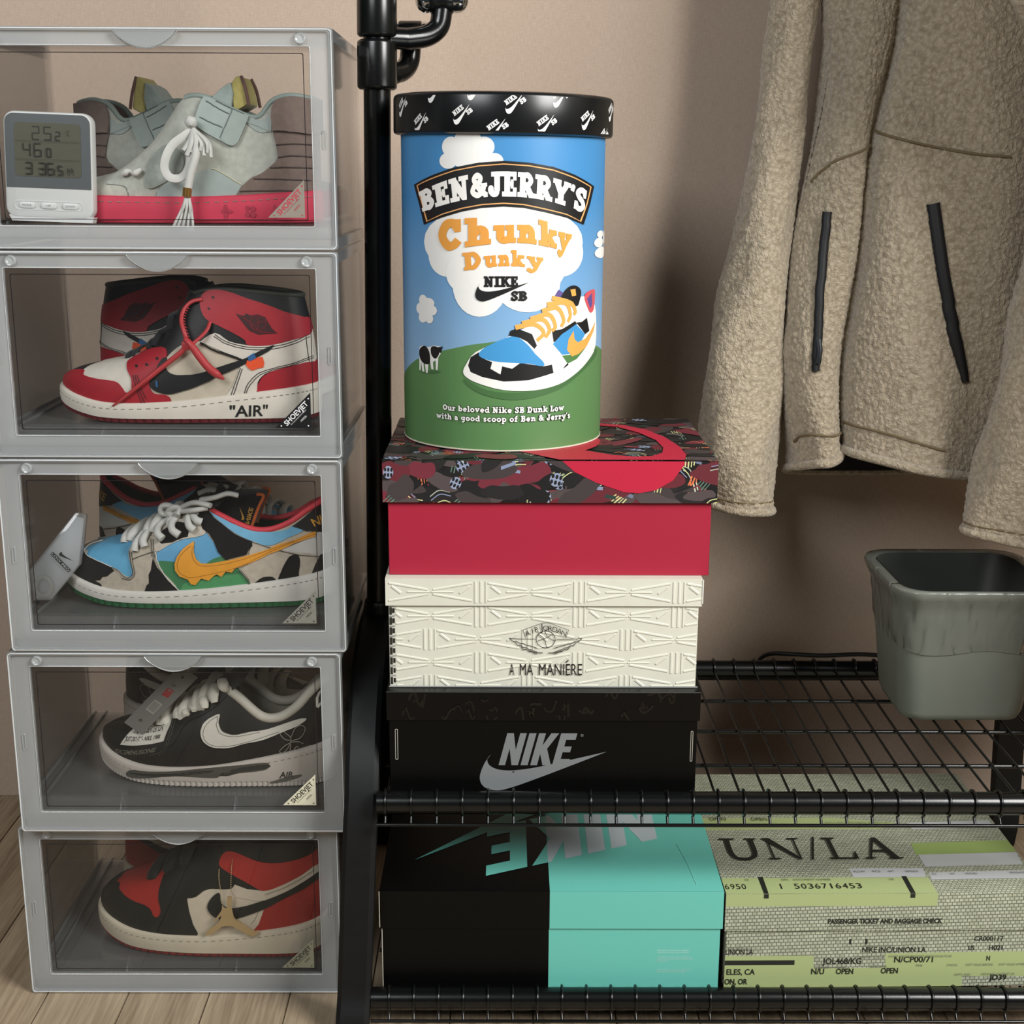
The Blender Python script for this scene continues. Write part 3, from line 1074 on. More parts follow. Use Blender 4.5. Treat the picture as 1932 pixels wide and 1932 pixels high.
# box number, then x, y, yaw in degrees of the front shoe and of the back shoe
POSE = {
    'chicago': (3, (-0.3460, 1.4890, -4.0), (-0.3330, 1.6020, 177.0)),
    'cow': (2, (-0.3500, 1.5030, -3.0), (-0.3400, 1.6090, 177.0)),
    'peace': (1, (-0.3385, 1.5060, -6.5), (-0.3340, 1.6150, 176.0)),
    'bred': (0, (-0.3565, 1.5080, -8.5), (-0.3490, 1.6200, 177.0)),
    'jasper': (4, (-0.3470, 1.5000, -2.0), (-0.3325, 1.6060, 178.0)),
}
PANELS = {
 'chicago': [
  ('toe_box','#d6d0c4',0.8,'w',[(.213,.462),(.212,.497),(.214,.541),(.217,.599),(.224,.679),(.233,.771),(.243,.852),(.254,.915),(.266,.966),(.280,1),(.299,1),(.319,1),(.339,1),(.358,.997),(.375,.990),(.388,.958),(.393,.887),(.394,.791),(.393,.696),(.394,.613),(.393,.531),(.393,.451),(.396,.371),(.399,.292),(.401,.223),(.400,.162),(.398,.111),(.395,.078),(.390,.068),(.384,.076),(.378,.092),(.373,.115),(.368,.145),(.363,.175),(.359,.205),(.354,.234),(.343,.262),(.323,.286),(.297,.308),(.275,.331),(.258,.360),(.243,.389),(.232,.415),(.223,.430),(.217,.441)]),
  ('toe_guard','#a3202c',1.7,'w',[(.000,.000),(.000,.041),(.000,.104),(.000,.198),(.000,.355),(.000,.543),(.000,.674),(.061,.705),(.145,.678),(.209,.635),(.229,.581),(.227,.510),(.229,.448),(.241,.408),(.257,.378),(.275,.351),(.297,.326),(.322,.303),(.342,.279),(.353,.249),(.359,.217),(.363,.187),(.368,.156),(.371,.127),(.375,.106),(.381,.102),(.387,.106),(.392,.100),(.395,.070),(.395,.030),(.393,.000),(.389,.000),(.381,.000),(.369,.000),(.351,.000),(.330,.000),(.308,.000),(.293,.000),(.278,.000),(.243,.000),(.166,.000),(.070,.000)]),
  ('quarter','#c4bba8',0.8,'s',[(.435,.111),(.436,.166),(.443,.231),(.451,.290),(.459,.337),(.468,.378),(.479,.415),(.492,.448),(.506,.478),(.521,.501),(.534,.524),(.548,.542),(.564,.540),(.582,.508),(.601,.457),(.619,.412),(.638,.389),(.655,.373),(.665,.340),(.663,.274),(.653,.191),(.644,.120),(.641,.068),(.639,.027),(.624,.000),(.581,.000),(.525,.000),(.484,.000),(.471,.003),(.472,.009),(.471,.022),(.459,.044),(.444,.073)]),
  ('eyestay','#a3202c',1.9,'s',[(.375,.510),(.373,.564),(.372,.622),(.373,.671),(.378,.705),(.384,.729),(.392,.747),(.401,.764),(.412,.776),(.423,.769),(.438,.729),(.453,.670),(.465,.616),(.472,.573),(.477,.534),(.479,.499),(.480,.468),(.480,.442),(.478,.418),(.474,.397),(.470,.379),(.465,.359),(.460,.335),(.455,.309),(.451,.281),(.446,.252),(.442,.222),(.439,.192),(.438,.162),(.439,.133),(.441,.109),(.443,.091),(.446,.078),(.451,.067),(.459,.060),(.470,.055),(.478,.047),(.485,.032),(.489,.013),(.486,.000),(.472,.000),(.449,.000),(.429,.000),(.413,.000),(.399,.000),(.389,.000),(.387,.033),(.390,.081),(.392,.131),(.392,.179),(.392,.229),(.391,.276),(.388,.316),(.385,.353),(.382,.390),(.379,.428),(.377,.467)]),
  ('side_tick','#111214',2.8,'s',[(.439,.175),(.441,.210),(.446,.249),(.451,.290),(.456,.336),(.462,.385),(.468,.418),(.473,.428),(.478,.422),(.481,.409),(.481,.389),(.479,.360),(.478,.331),(.479,.303),(.481,.275),(.485,.251),(.490,.232),(.497,.217),(.505,.209),(.515,.210),(.526,.218),(.538,.228),(.551,.241),(.566,.255),(.581,.270),(.597,.285),(.614,.299),(.631,.315),(.649,.331),(.666,.348),(.682,.365),(.695,.383),(.705,.402),(.717,.421),(.735,.444),(.754,.468),(.767,.479),(.767,.469),(.760,.446),(.751,.423),(.743,.408),(.733,.393),(.720,.373),(.702,.344),(.681,.310),(.658,.276),(.633,.241),(.605,.206),(.581,.173),(.561,.142),(.544,.115),(.529,.092),(.516,.075),(.504,.063),(.494,.056),(.484,.055),(.476,.059),(.468,.067),(.460,.078),(.452,.092),(.446,.109),(.442,.127),(.440,.149)]),
  ('ankle_panel','#0f1011',0.9,'s',[(.582,.716),(.589,.713),(.596,.699),(.605,.680),(.620,.654),(.637,.622),(.652,.593),(.663,.572),(.671,.553),(.678,.535),(.685,.512),(.692,.489),(.692,.474),(.685,.469),(.672,.472),(.660,.479),(.649,.490),(.639,.504),(.628,.524),(.617,.550),(.605,.581),(.594,.607),(.582,.624),(.570,.637),(.564,.652),(.566,.675),(.574,.701)]),
  ('ankle_overlay','#d6d0c4',1.9,'s',[(.564,.543),(.572,.567),(.585,.595),(.598,.607),(.609,.590),(.620,.556),(.632,.526),(.648,.507),(.666,.493),(.685,.482),(.706,.475),(.727,.473),(.751,.476),(.778,.486),(.806,.501),(.835,.518),(.867,.541),(.899,.566),(.928,.585),(.957,.605),(.982,.618),(1,.596),(1,.505),(1,.378),(1,.284),(.974,.257),(.937,.262),(.903,.267),(.875,.262),(.848,.255),(.824,.248),(.801,.239),(.779,.228),(.761,.217),(.747,.207),(.736,.196),(.727,.181),(.719,.162),(.713,.139),(.708,.111),(.706,.073),(.705,.030),(.697,.000),(.673,.000),(.643,.000),(.622,.000),(.621,.021),(.629,.052),(.638,.092),(.645,.146),(.652,.209),(.658,.262),(.664,.296),(.669,.321),(.668,.345),(.656,.372),(.638,.398),(.619,.426),(.601,.460),(.583,.496),(.569,.524),(.563,.534),(.561,.536)]),
  ('heel_counter','#a3202c',1.5,'w',[(.694,.000),(.704,.067),(.722,.162),(.761,.223),(.824,.253),(.903,.273),(1,.281),(1,.000),(.824,.000)]),
  ('collar_strap','#a3202c',2.4,'s',[(.561,.861),(.560,.898),(.562,.933),(.565,.961),(.570,.980),(.576,.992),(.582,1),(.588,1),(.594,1),(.601,1),(.608,.998),(.616,.994),(.628,.986),(.646,.971),(.669,.950),(.692,.930),(.717,.912),(.742,.893),(.765,.875),(.785,.856),(.803,.838),(.825,.819),(.858,.798),(.896,.777),(.927,.760),(.949,.757),(.964,.758),(.976,.744),(.987,.700),(.993,.640),(.983,.591),(.943,.560),(.886,.539),(.835,.521),(.802,.502),(.775,.487),(.751,.476),(.726,.473),(.703,.475),(.687,.482),(.680,.495),(.679,.513),(.677,.532),(.670,.548),(.663,.565),(.652,.585),(.638,.613),(.620,.644),(.605,.674),(.593,.697),(.583,.718),(.575,.744),(.568,.780),(.564,.821)]),
  ('collar_panel','#0f1011',1.3,'w',[(.612,1),(.615,1),(.711,1),(.835,1),(1,1),(1,.738),(.853,.791),(.765,.872),(.692,.928),(.624,.983)]),
  ('wings_emblem','#3a1015',2.9,'s',[(.654,.780),(.677,.763),(.685,.788),(.697,.769),(.721,.783),(.745,.758),(.758,.682),(.767,.638),(.783,.596),(.750,.591),(.720,.582),(.692,.621),(.675,.688)]),
  ('orange_tab','#e8552a',3.2,'s',[(.677,.292),(.681,.337),(.702,.357),(.727,.362),(.731,.304),(.728,.259),(.710,.251),(.695,.234),(.684,.259)]),
  ('blue_band','#2b5f94',3.9,'s',[(.682,.368),(.702,.407),(.708,.354),(.687,.326)]),
  ('eyelet','#141315',2.7,'s',[(.589,.933),(.590,.938),(.592,.943),(.594,.944),(.595,.942),(.596,.936),(.597,.930),(.596,.925),(.595,.919),(.594,.916),(.592,.920),(.590,.927)]),
  ('eyelet','#141315',2.7,'s',[(.579,.833),(.580,.838),(.581,.842),(.582,.844),(.584,.841),(.586,.835),(.587,.830),(.586,.825),(.584,.821),(.582,.819),(.581,.822),(.580,.828)]),
  ('eyelet','#141315',2.2,'s',[(.399,.474),(.399,.485),(.401,.496),(.402,.499),(.404,.489),(.406,.472),(.408,.457),(.407,.447),(.405,.439),(.403,.437),(.402,.446),(.400,.460)]),
  ('eyelet','#141315',2.2,'s',[(.426,.446),(.427,.455),(.428,.464),(.429,.465),(.431,.456),(.434,.439),(.435,.426),(.434,.418),(.432,.412),(.431,.412),(.429,.420),(.427,.434)]),
  ('eyelet','#141315',2.2,'s',[(.452,.485),(.453,.491),(.455,.495),(.456,.493),(.458,.483),(.460,.468),(.461,.457),(.460,.450),(.458,.447),(.456,.448),(.455,.458),(.453,.473)]),
  ('blue_stitch','#2b5f94',3.3,'s',[(.454,.195),(.458,.192),(.459,.128),(.455,.128)]),
 ],
 'cow': [
  ('toe_box','#63aad0',0.8,'w',[(.187,.632),(.189,.716),(.198,.807),(.210,.883),(.224,.935),(.241,.972),(.260,.997),(.285,1),(.312,1),(.335,1),(.352,.992),(.366,.977),(.375,.942),(.377,.871),(.375,.781),(.372,.699),(.368,.643),(.363,.595),(.361,.538),(.361,.455),(.363,.361),(.365,.281),(.368,.223),(.371,.179),(.372,.145),(.371,.122),(.367,.110),(.363,.106),(.359,.109),(.353,.120),(.348,.136),(.343,.161),(.337,.191),(.332,.217),(.326,.235),(.320,.249),(.312,.267),(.302,.292),(.290,.321),(.276,.351),(.261,.378),(.244,.407),(.227,.446),(.211,.499),(.196,.562)]),
  ('toe_guard','#b9b0a0',1.7,'w',[(.000,.000),(.000,.058),(.000,.242),(.000,.487),(.000,.669),(.056,.731),(.134,.729),(.193,.702),(.212,.652),(.211,.576),(.215,.507),(.232,.454),(.254,.407),(.273,.365),(.289,.328),(.302,.297),(.313,.267),(.322,.238),(.330,.211),(.336,.187),(.342,.165),(.348,.147),(.353,.134),(.359,.126),(.364,.123),(.368,.128),(.370,.144),(.372,.167),(.372,.198),(.370,.237),(.367,.283),(.363,.329),(.361,.372),(.359,.416),(.358,.460),(.358,.504),(.360,.549),(.363,.591),(.367,.636),(.373,.678),(.381,.699),(.394,.689),(.410,.657),(.422,.610),(.427,.540),(.428,.455),(.428,.384),(.426,.346),(.424,.323),(.425,.292),(.430,.245),(.438,.191),(.448,.139),(.461,.088),(.474,.038),(.481,.003),(.474,.000),(.460,.000),(.445,.000),(.431,.000),(.415,.000),(.398,.000),(.379,.000),(.360,.000),(.338,.000),(.318,.000),(.297,.000),(.256,.000),(.174,.000),(.073,.000)]),
  ('toe_guard_patch','#0f1011',2.0,'w',[(.000,.000),(.000,.058),(.000,.669),(.193,.688),(.215,.499),(.273,.359),(.312,.256),(.319,.209),(.306,.164),(.298,.131),(.282,.114),(.273,.067),(.253,.047),(.275,.028),(.280,.000),(.193,.000)]),
  ('side_patch','#0f1011',2.0,'s',[(.423,.309),(.433,.203),(.458,.070),(.484,.000),(.445,.000),(.398,.000),(.406,.042),(.412,.058),(.412,.134),(.418,.178)]),
  ('sky_quarter','#5c9fc8',0.7,'s',[(.428,.345),(.448,.446),(.511,.568),(.546,.699),(.574,.571),(.598,.407),(.571,.262),(.448,.214),(.435,.234)]),
  ('hill_quarter','#3c7a50',0.9,'s',[(.435,.259),(.439,.268),(.447,.264),(.455,.259),(.463,.255),(.472,.248),(.481,.240),(.487,.226),(.493,.211),(.501,.206),(.512,.217),(.524,.238),(.535,.265),(.542,.297),(.548,.334),(.554,.368),(.560,.397),(.567,.422),(.574,.440),(.579,.453),(.585,.459),(.592,.446),(.604,.400),(.617,.334),(.628,.276),(.634,.237),(.637,.205),(.641,.167),(.652,.110),(.663,.045),(.654,.000),(.605,.000),(.536,.000),(.484,.000),(.464,.018),(.461,.045),(.459,.072),(.454,.098),(.449,.124),(.445,.153),(.440,.191),(.436,.231)]),
  ('near_hill','#4b9560',1.0,'s',[(.484,.000),(.492,.045),(.518,.086),(.569,.178),(.625,.212),(.639,.170),(.654,.000)]),
  ('heel_overlay','#b9b0a0',1.6,'w',[(.661,.799),(.700,.710),(.754,.552),(.888,.270),(1,.217),(1,.000),(.881,.000),(.654,.000),(.645,.111),(.625,.284),(.648,.384),(.652,.602)]),
  ('heel_white','#c9cac4',1.9,'w',[(.735,.604),(.810,.593),(.883,.613),(1,.565),(1,.195),(.888,.270),(.784,.468)]),
  ('heel_spot','#0f1011',1.9,'s',[(.732,.000),(.729,.056),(.735,.133),(.741,.201),(.744,.242),(.747,.272),(.751,.304),(.756,.345),(.762,.388),(.768,.418),(.777,.431),(.787,.430),(.795,.415),(.801,.383),(.804,.336),(.805,.279),(.803,.203),(.799,.116),(.797,.050),(.801,.018),(.807,.006),(.804,.000),(.783,.000),(.753,.000)]),
  ('heel_spot','#0f1011',1.9,'s',[(.662,.000),(.659,.017),(.664,.041),(.670,.064),(.674,.087),(.680,.109),(.687,.123),(.695,.126),(.705,.120),(.712,.106),(.718,.076),(.722,.037),(.724,.008),(.727,.000),(.728,.000),(.722,.000),(.704,.000),(.680,.000)]),
  ('heel_spot','#0f1011',2.1,'w',[(.845,.000),(.868,.150),(.898,.273),(1,.240),(1,.000)]),
  ('eyestay','#c2bbae',1.9,'s',[(.416,.546),(.417,.569),(.420,.593),(.426,.624),(.437,.669),(.450,.722),(.464,.772),(.476,.814),(.488,.852),(.501,.889),(.513,.926),(.526,.960),(.536,.983),(.544,.992),(.550,.990),(.554,.978),(.554,.956),(.553,.925),(.551,.886),(.549,.833),(.547,.772),(.545,.721),(.544,.691),(.542,.671),(.538,.649),(.531,.619),(.522,.587),(.511,.554),(.496,.520),(.480,.486),(.465,.454),(.452,.422),(.441,.393),(.432,.382),(.428,.400),(.426,.436),(.425,.471),(.421,.497),(.418,.521)]),
  ('eyestay_patch','#0f1011',2.2,'s',[(.429,.557),(.443,.680),(.478,.763),(.498,.727),(.506,.655),(.504,.557),(.469,.474),(.443,.474)]),
  ('lace_patch','#0f1011',2.2,'s',[(.524,.858),(.535,.964),(.549,.989),(.561,.933),(.579,.905),(.612,.836),(.658,.791),(.660,.713),(.649,.624),(.644,.549),(.592,.418),(.574,.510),(.564,.635),(.552,.705),(.538,.721)]),
  ('collar_strip','#6fb0d2',1.2,'s',[(.544,.989),(.548,.994),(.560,.991),(.572,.986),(.582,.981),(.593,.975),(.605,.972),(.621,.979),(.639,.990),(.657,.994),(.674,.987),(.691,.974),(.710,.958),(.730,.939),(.752,.917),(.770,.903),(.780,.907),(.785,.918),(.793,.911),(.808,.862),(.824,.795),(.830,.747),(.817,.740),(.792,.752),(.768,.758),(.748,.740),(.727,.716),(.708,.708),(.692,.727),(.676,.762),(.661,.794),(.644,.815),(.627,.834),(.612,.852),(.600,.872),(.590,.892),(.579,.914),(.565,.941),(.551,.969)]),
  ('heel_tab','#0f1011',2.4,'w',[(.787,.914),(.840,.928),(.901,.958),(1,.947),(1,.521),(.921,.582),(.838,.716)]),
  ('side_tick','#e09a2e',3.4,'s',[(.475,.226),(.481,.306),(.494,.398),(.519,.529),(.518,.401),(.524,.329),(.535,.309),(.557,.343),(.607,.435),(.665,.579),(.731,.696),(.883,.638),(.874,.577),(.787,.624),(.707,.560),(.644,.384),(.615,.304),(.607,.242),(.592,.251),(.582,.173),(.571,.209),(.564,.187),(.552,.123),(.535,.136),(.521,.053),(.511,.056),(.505,.092),(.486,.111),(.476,.164)]),
 ],
 'peace': [
  ('toe_cap','#181814',0.9,'w',[(.000,.000),(.000,.014),(.000,.042),(.000,.128),(.000,.323),(.000,.575),(.000,.780),(.072,.894),(.174,.960),(.260,1),(.316,1),(.358,1),(.388,.986),(.405,.912),(.410,.810),(.412,.716),(.411,.646),(.407,.584),(.403,.524),(.402,.462),(.401,.402),(.398,.343),(.394,.282),(.390,.223),(.378,.170),(.354,.124),(.324,.085),(.293,.053),(.271,.029),(.248,.011),(.212,.000),(.143,.000),(.060,.000)]),
  ('eyestay','#131310',1.8,'s',[(.401,.529),(.406,.599),(.414,.666),(.423,.733),(.434,.803),(.446,.872),(.459,.928),(.476,.962),(.495,.981),(.512,.994),(.526,1),(.537,1),(.546,1),(.553,1),(.558,1),(.561,1),(.563,1),(.561,.983),(.557,.944),(.550,.889),(.541,.827),(.527,.752),(.511,.670),(.495,.607),(.480,.584),(.465,.579),(.452,.557),(.442,.495),(.434,.416),(.426,.348),(.420,.300),(.415,.264),(.411,.245),(.405,.246),(.400,.264),(.396,.301),(.396,.365),(.397,.449)]),
  ('heel_panel','#131310',1.2,'w',[(.790,.674),(.856,1),(1,.950),(1,.373),(.921,.000),(.824,.006)]),
  ('toe_label','#cfccc0',2.2,'s',[(.235,.237),(.256,.454),(.288,.780),(.305,.955),(.401,.811),(.401,.638),(.389,.348)]),
  ('side_tick','#d0ccc0',2.8,'s',[(.492,.357),(.492,.390),(.494,.426),(.496,.462),(.500,.498),(.506,.534),(.512,.568),(.521,.609),(.531,.649),(.538,.666),(.539,.643),(.537,.597),(.536,.554),(.538,.524),(.540,.498),(.542,.476),(.545,.459),(.549,.447),(.555,.440),(.563,.435),(.573,.436),(.587,.460),(.605,.524),(.626,.612),(.648,.688),(.669,.743),(.690,.786),(.711,.808),(.733,.802),(.756,.774),(.775,.741),(.792,.699),(.806,.652),(.813,.616),(.808,.601),(.795,.599),(.778,.599),(.758,.607),(.735,.619),(.710,.607),(.683,.554),(.655,.479),(.629,.409),(.609,.355),(.592,.307),(.577,.270),(.563,.250),(.552,.242),(.542,.237),(.532,.230),(.523,.227),(.515,.228),(.508,.237),(.502,.251),(.498,.270),(.495,.295),(.493,.325)]),
  ('heel_tick','#c9c5b9',2.0,'s',[(.861,.685),(.864,.816),(.888,.889),(.906,.891),(.881,.802),(.874,.702),(.891,.713),(.887,.666),(.873,.641)]),
 ],
 'bred': [
  ('toe_box','#a82a22',0.8,'w',[(.195,.836),(.190,.900),(.189,.959),(.195,1),(.211,1),(.235,1),(.260,1),(.284,1),(.309,1),(.333,1),(.359,.981),(.384,.952),(.402,.908),(.407,.840),(.404,.758),(.401,.685),(.397,.635),(.393,.594),(.391,.549),(.389,.491),(.390,.428),(.391,.373),(.393,.332),(.397,.298),(.399,.265),(.400,.226),(.399,.189),(.398,.159),(.395,.140),(.390,.130),(.386,.125),(.382,.126),(.379,.134),(.375,.148),(.372,.172),(.369,.202),(.365,.231),(.359,.255),(.352,.276),(.343,.298),(.331,.319),(.318,.340),(.303,.365),(.289,.396),(.274,.431),(.260,.471),(.248,.514),(.236,.562),(.225,.618),(.213,.688),(.202,.765)]),
  ('toe_guard','#141812',1.7,'w',[(.000,.047),(.000,.236),(.000,.492),(.000,.708),(.000,.849),(.000,.949),(.000,1),(.058,.985),(.138,.922),(.199,.852),(.220,.789),(.222,.720),(.225,.655),(.236,.595),(.248,.538),(.260,.487),(.274,.444),(.288,.406),(.302,.373),(.316,.347),(.331,.325),(.343,.304),(.353,.280),(.360,.256),(.366,.231),(.370,.202),(.373,.173),(.376,.150),(.380,.139),(.384,.135),(.388,.136),(.392,.143),(.395,.156),(.398,.173),(.399,.192),(.399,.216),(.398,.248),(.395,.289),(.392,.338),(.391,.390),(.391,.445),(.392,.504),(.393,.565),(.395,.633),(.396,.702),(.401,.758),(.408,.802),(.418,.832),(.429,.830),(.443,.779),(.459,.696),(.471,.610),(.477,.521),(.481,.429),(.482,.362),(.481,.341),(.477,.344),(.475,.337),(.475,.304),(.477,.259),(.479,.214),(.482,.171),(.486,.126),(.489,.086),(.495,.051),(.501,.021),(.499,.000),(.484,.000),(.461,.000),(.436,.000),(.411,.000),(.384,.000),(.356,.000),(.335,.000),(.314,.000),(.272,.000),(.185,.000),(.077,.000),(.000,.000)]),
  ('quarter','#cfc4ae',1.0,'s',[(.471,.354),(.499,.373),(.546,.499),(.599,.543),(.685,.373),(.694,.284),(.671,.095),(.648,.000),(.496,.000),(.486,.095)]),
  ('eyestay','#141812',2.2,'s',[(.411,.535),(.410,.630),(.414,.734),(.422,.816),(.434,.859),(.449,.880),(.466,.894),(.486,.908),(.506,.916),(.525,.919),(.541,.921),(.554,.919),(.564,.900),(.566,.851),(.565,.786),(.565,.733),(.569,.704),(.575,.688),(.581,.674),(.588,.660),(.595,.648),(.601,.632),(.604,.608),(.604,.580),(.604,.554),(.602,.534),(.599,.517),(.592,.504),(.578,.497),(.560,.494),(.545,.487),(.536,.476),(.529,.462),(.522,.443),(.515,.414),(.507,.380),(.499,.354),(.490,.340),(.481,.335),(.471,.331),(.460,.323),(.448,.318),(.438,.334),(.427,.383),(.417,.455)]),
  ('side_tick','#141812',2.9,'s',[(.529,.279),(.530,.301),(.532,.326),(.535,.351),(.539,.378),(.544,.405),(.549,.426),(.554,.442),(.559,.451),(.562,.448),(.564,.426),(.564,.390),(.565,.359),(.568,.338),(.573,.322),(.578,.309),(.584,.301),(.591,.296),(.599,.295),(.610,.299),(.622,.306),(.637,.318),(.652,.333),(.669,.351),(.690,.373),(.714,.399),(.742,.428),(.771,.457),(.802,.488),(.835,.519),(.867,.543),(.900,.560),(.932,.570),(.956,.571),(.968,.559),(.970,.537),(.961,.515),(.936,.497),(.899,.479),(.863,.460),(.831,.439),(.800,.417),(.770,.390),(.742,.354),(.715,.313),(.690,.276),(.663,.243),(.638,.214),(.617,.192),(.602,.180),(.591,.176),(.581,.175),(.571,.178),(.563,.184),(.555,.192),(.548,.200),(.543,.210),(.538,.223),(.534,.239),(.531,.258)]),
  ('ankle_overlay','#cfc4ae',1.9,'s',[(.599,.549),(.638,.504),(.691,.487),(.748,.532),(.803,.585),(.913,.669),(1,.674),(1,.543),(.838,.524),(.771,.454),(.717,.382),(.674,.370),(.604,.415),(.595,.487)]),
  ('heel_counter','#a3261f',1.5,'w',[(.648,.000),(.671,.095),(.691,.281),(.770,.396),(.863,.465),(1,.490),(1,.000),(.864,.000),(.781,.000)]),
  ('ankle_gap','#141812',1.1,'s',[(.575,.691),(.604,.641),(.649,.563),(.695,.487),(.638,.504),(.602,.546),(.597,.624)]),
  ('collar_strap','#a82a22',2.4,'s',[(.561,.730),(.560,.757),(.562,.788),(.565,.816),(.569,.839),(.574,.858),(.579,.872),(.586,.879),(.594,.880),(.602,.877),(.610,.872),(.619,.863),(.629,.852),(.643,.839),(.659,.825),(.677,.813),(.698,.807),(.721,.804),(.744,.802),(.765,.803),(.787,.805),(.814,.808),(.852,.812),(.895,.818),(.933,.822),(.961,.828),(.984,.832),(1,.819),(1,.773),(1,.711),(1,.666),(.978,.657),(.946,.666),(.911,.666),(.875,.645),(.837,.615),(.804,.588),(.782,.568),(.765,.551),(.748,.535),(.729,.515),(.709,.497),(.691,.490),(.676,.504),(.663,.530),(.649,.557),(.634,.583),(.618,.611),(.604,.635),(.593,.654),(.585,.670),(.578,.685),(.571,.699),(.565,.712)]),
  ('collar_panel','#141812',1.4,'w',[(.578,.880),(.578,1),(1,.975),(1,.880),(1,.819),(1,.825),(.814,.811),(.744,.805),(.677,.816),(.629,.855),(.602,.877)]),
 ],
 'jasper': [
  ('toe_overlay','#bcbdb1',0.9,'w',[(.000,.638),(.000,.724),(.310,.359),(.358,.259),(.399,.142),(.411,.058),(.411,.000),(.313,.014)]),
  ('vamp_shield','#9ba39b',2.4,'s',[(.452,.156),(.452,.221),(.454,.303),(.456,.373),(.461,.421),(.468,.456),(.475,.485),(.482,.511),(.491,.530),(.499,.535),(.510,.519),(.521,.490),(.529,.460),(.534,.434),(.537,.408),(.538,.379),(.538,.345),(.536,.307),(.531,.267),(.522,.224),(.511,.178),(.499,.139),(.489,.109),(.478,.086),(.469,.072),(.463,.069),(.458,.075),(.455,.086),(.453,.100),(.452,.120)]),
  ('side_leather','#a0aca8',1.6,'s',[(.474,.000),(.478,.050),(.489,.089),(.518,.167),(.564,.248),(.598,.298),(.609,.295),(.638,.231),(.670,.145),(.652,.000)]),
  ('collar_band','#9ba7a1',1.2,'s',[(.604,1),(.648,1),(.698,1),(.755,.841),(.754,.674),(.682,.919),(.628,.928)]),
  ('heel_quilt','#7a6a62',2.6,'w',[(.754,.827),(.757,.925),(.767,.986),(1,1),(1,.000),(.651,.000),(.668,.125),(.697,.245),(.744,.309),(.765,.345),(.773,.401),(.768,.518),(.757,.677)]),
  ('heel_pillow','#7e6e66',6.5,'w',[(.754,.827),(.757,.925),(.767,.975),(.803,.969),(1,1),(1,.649),(.888,.616),(.810,.630),(.758,.674)]),
  ('ankle_strap','#9daaa5',4.2,'s',[(.584,.994),(.585,1),(.586,1),(.587,1),(.588,1),(.590,1),(.592,1),(.595,1),(.597,1),(.604,1),(.616,1),(.632,1),(.647,1),(.659,1),(.671,1),(.680,1),(.685,1),(.687,1),(.688,1),(.689,.988),(.688,.969),(.685,.928),(.679,.846),(.671,.742),(.664,.660),(.658,.616),(.653,.594),(.647,.582),(.639,.582),(.630,.592),(.621,.604),(.611,.614),(.601,.625),(.592,.638),(.584,.653),(.577,.670),(.571,.688),(.567,.703),(.565,.719),(.565,.744),(.566,.783),(.569,.831),(.572,.877),(.576,.922),(.580,.964)]),
  ('strap_patch','#98a49e',5.0,'s',[(.621,.632),(.624,.692),(.631,.769),(.638,.841),(.642,.904),(.645,.961),(.649,1),(.659,1),(.670,1),(.680,1),(.684,1),(.687,1),(.688,1),(.689,.988),(.688,.969),(.685,.928),(.679,.846),(.671,.742),(.664,.660),(.658,.615),(.653,.592),(.647,.582),(.637,.584),(.627,.599)]),
 ],
}
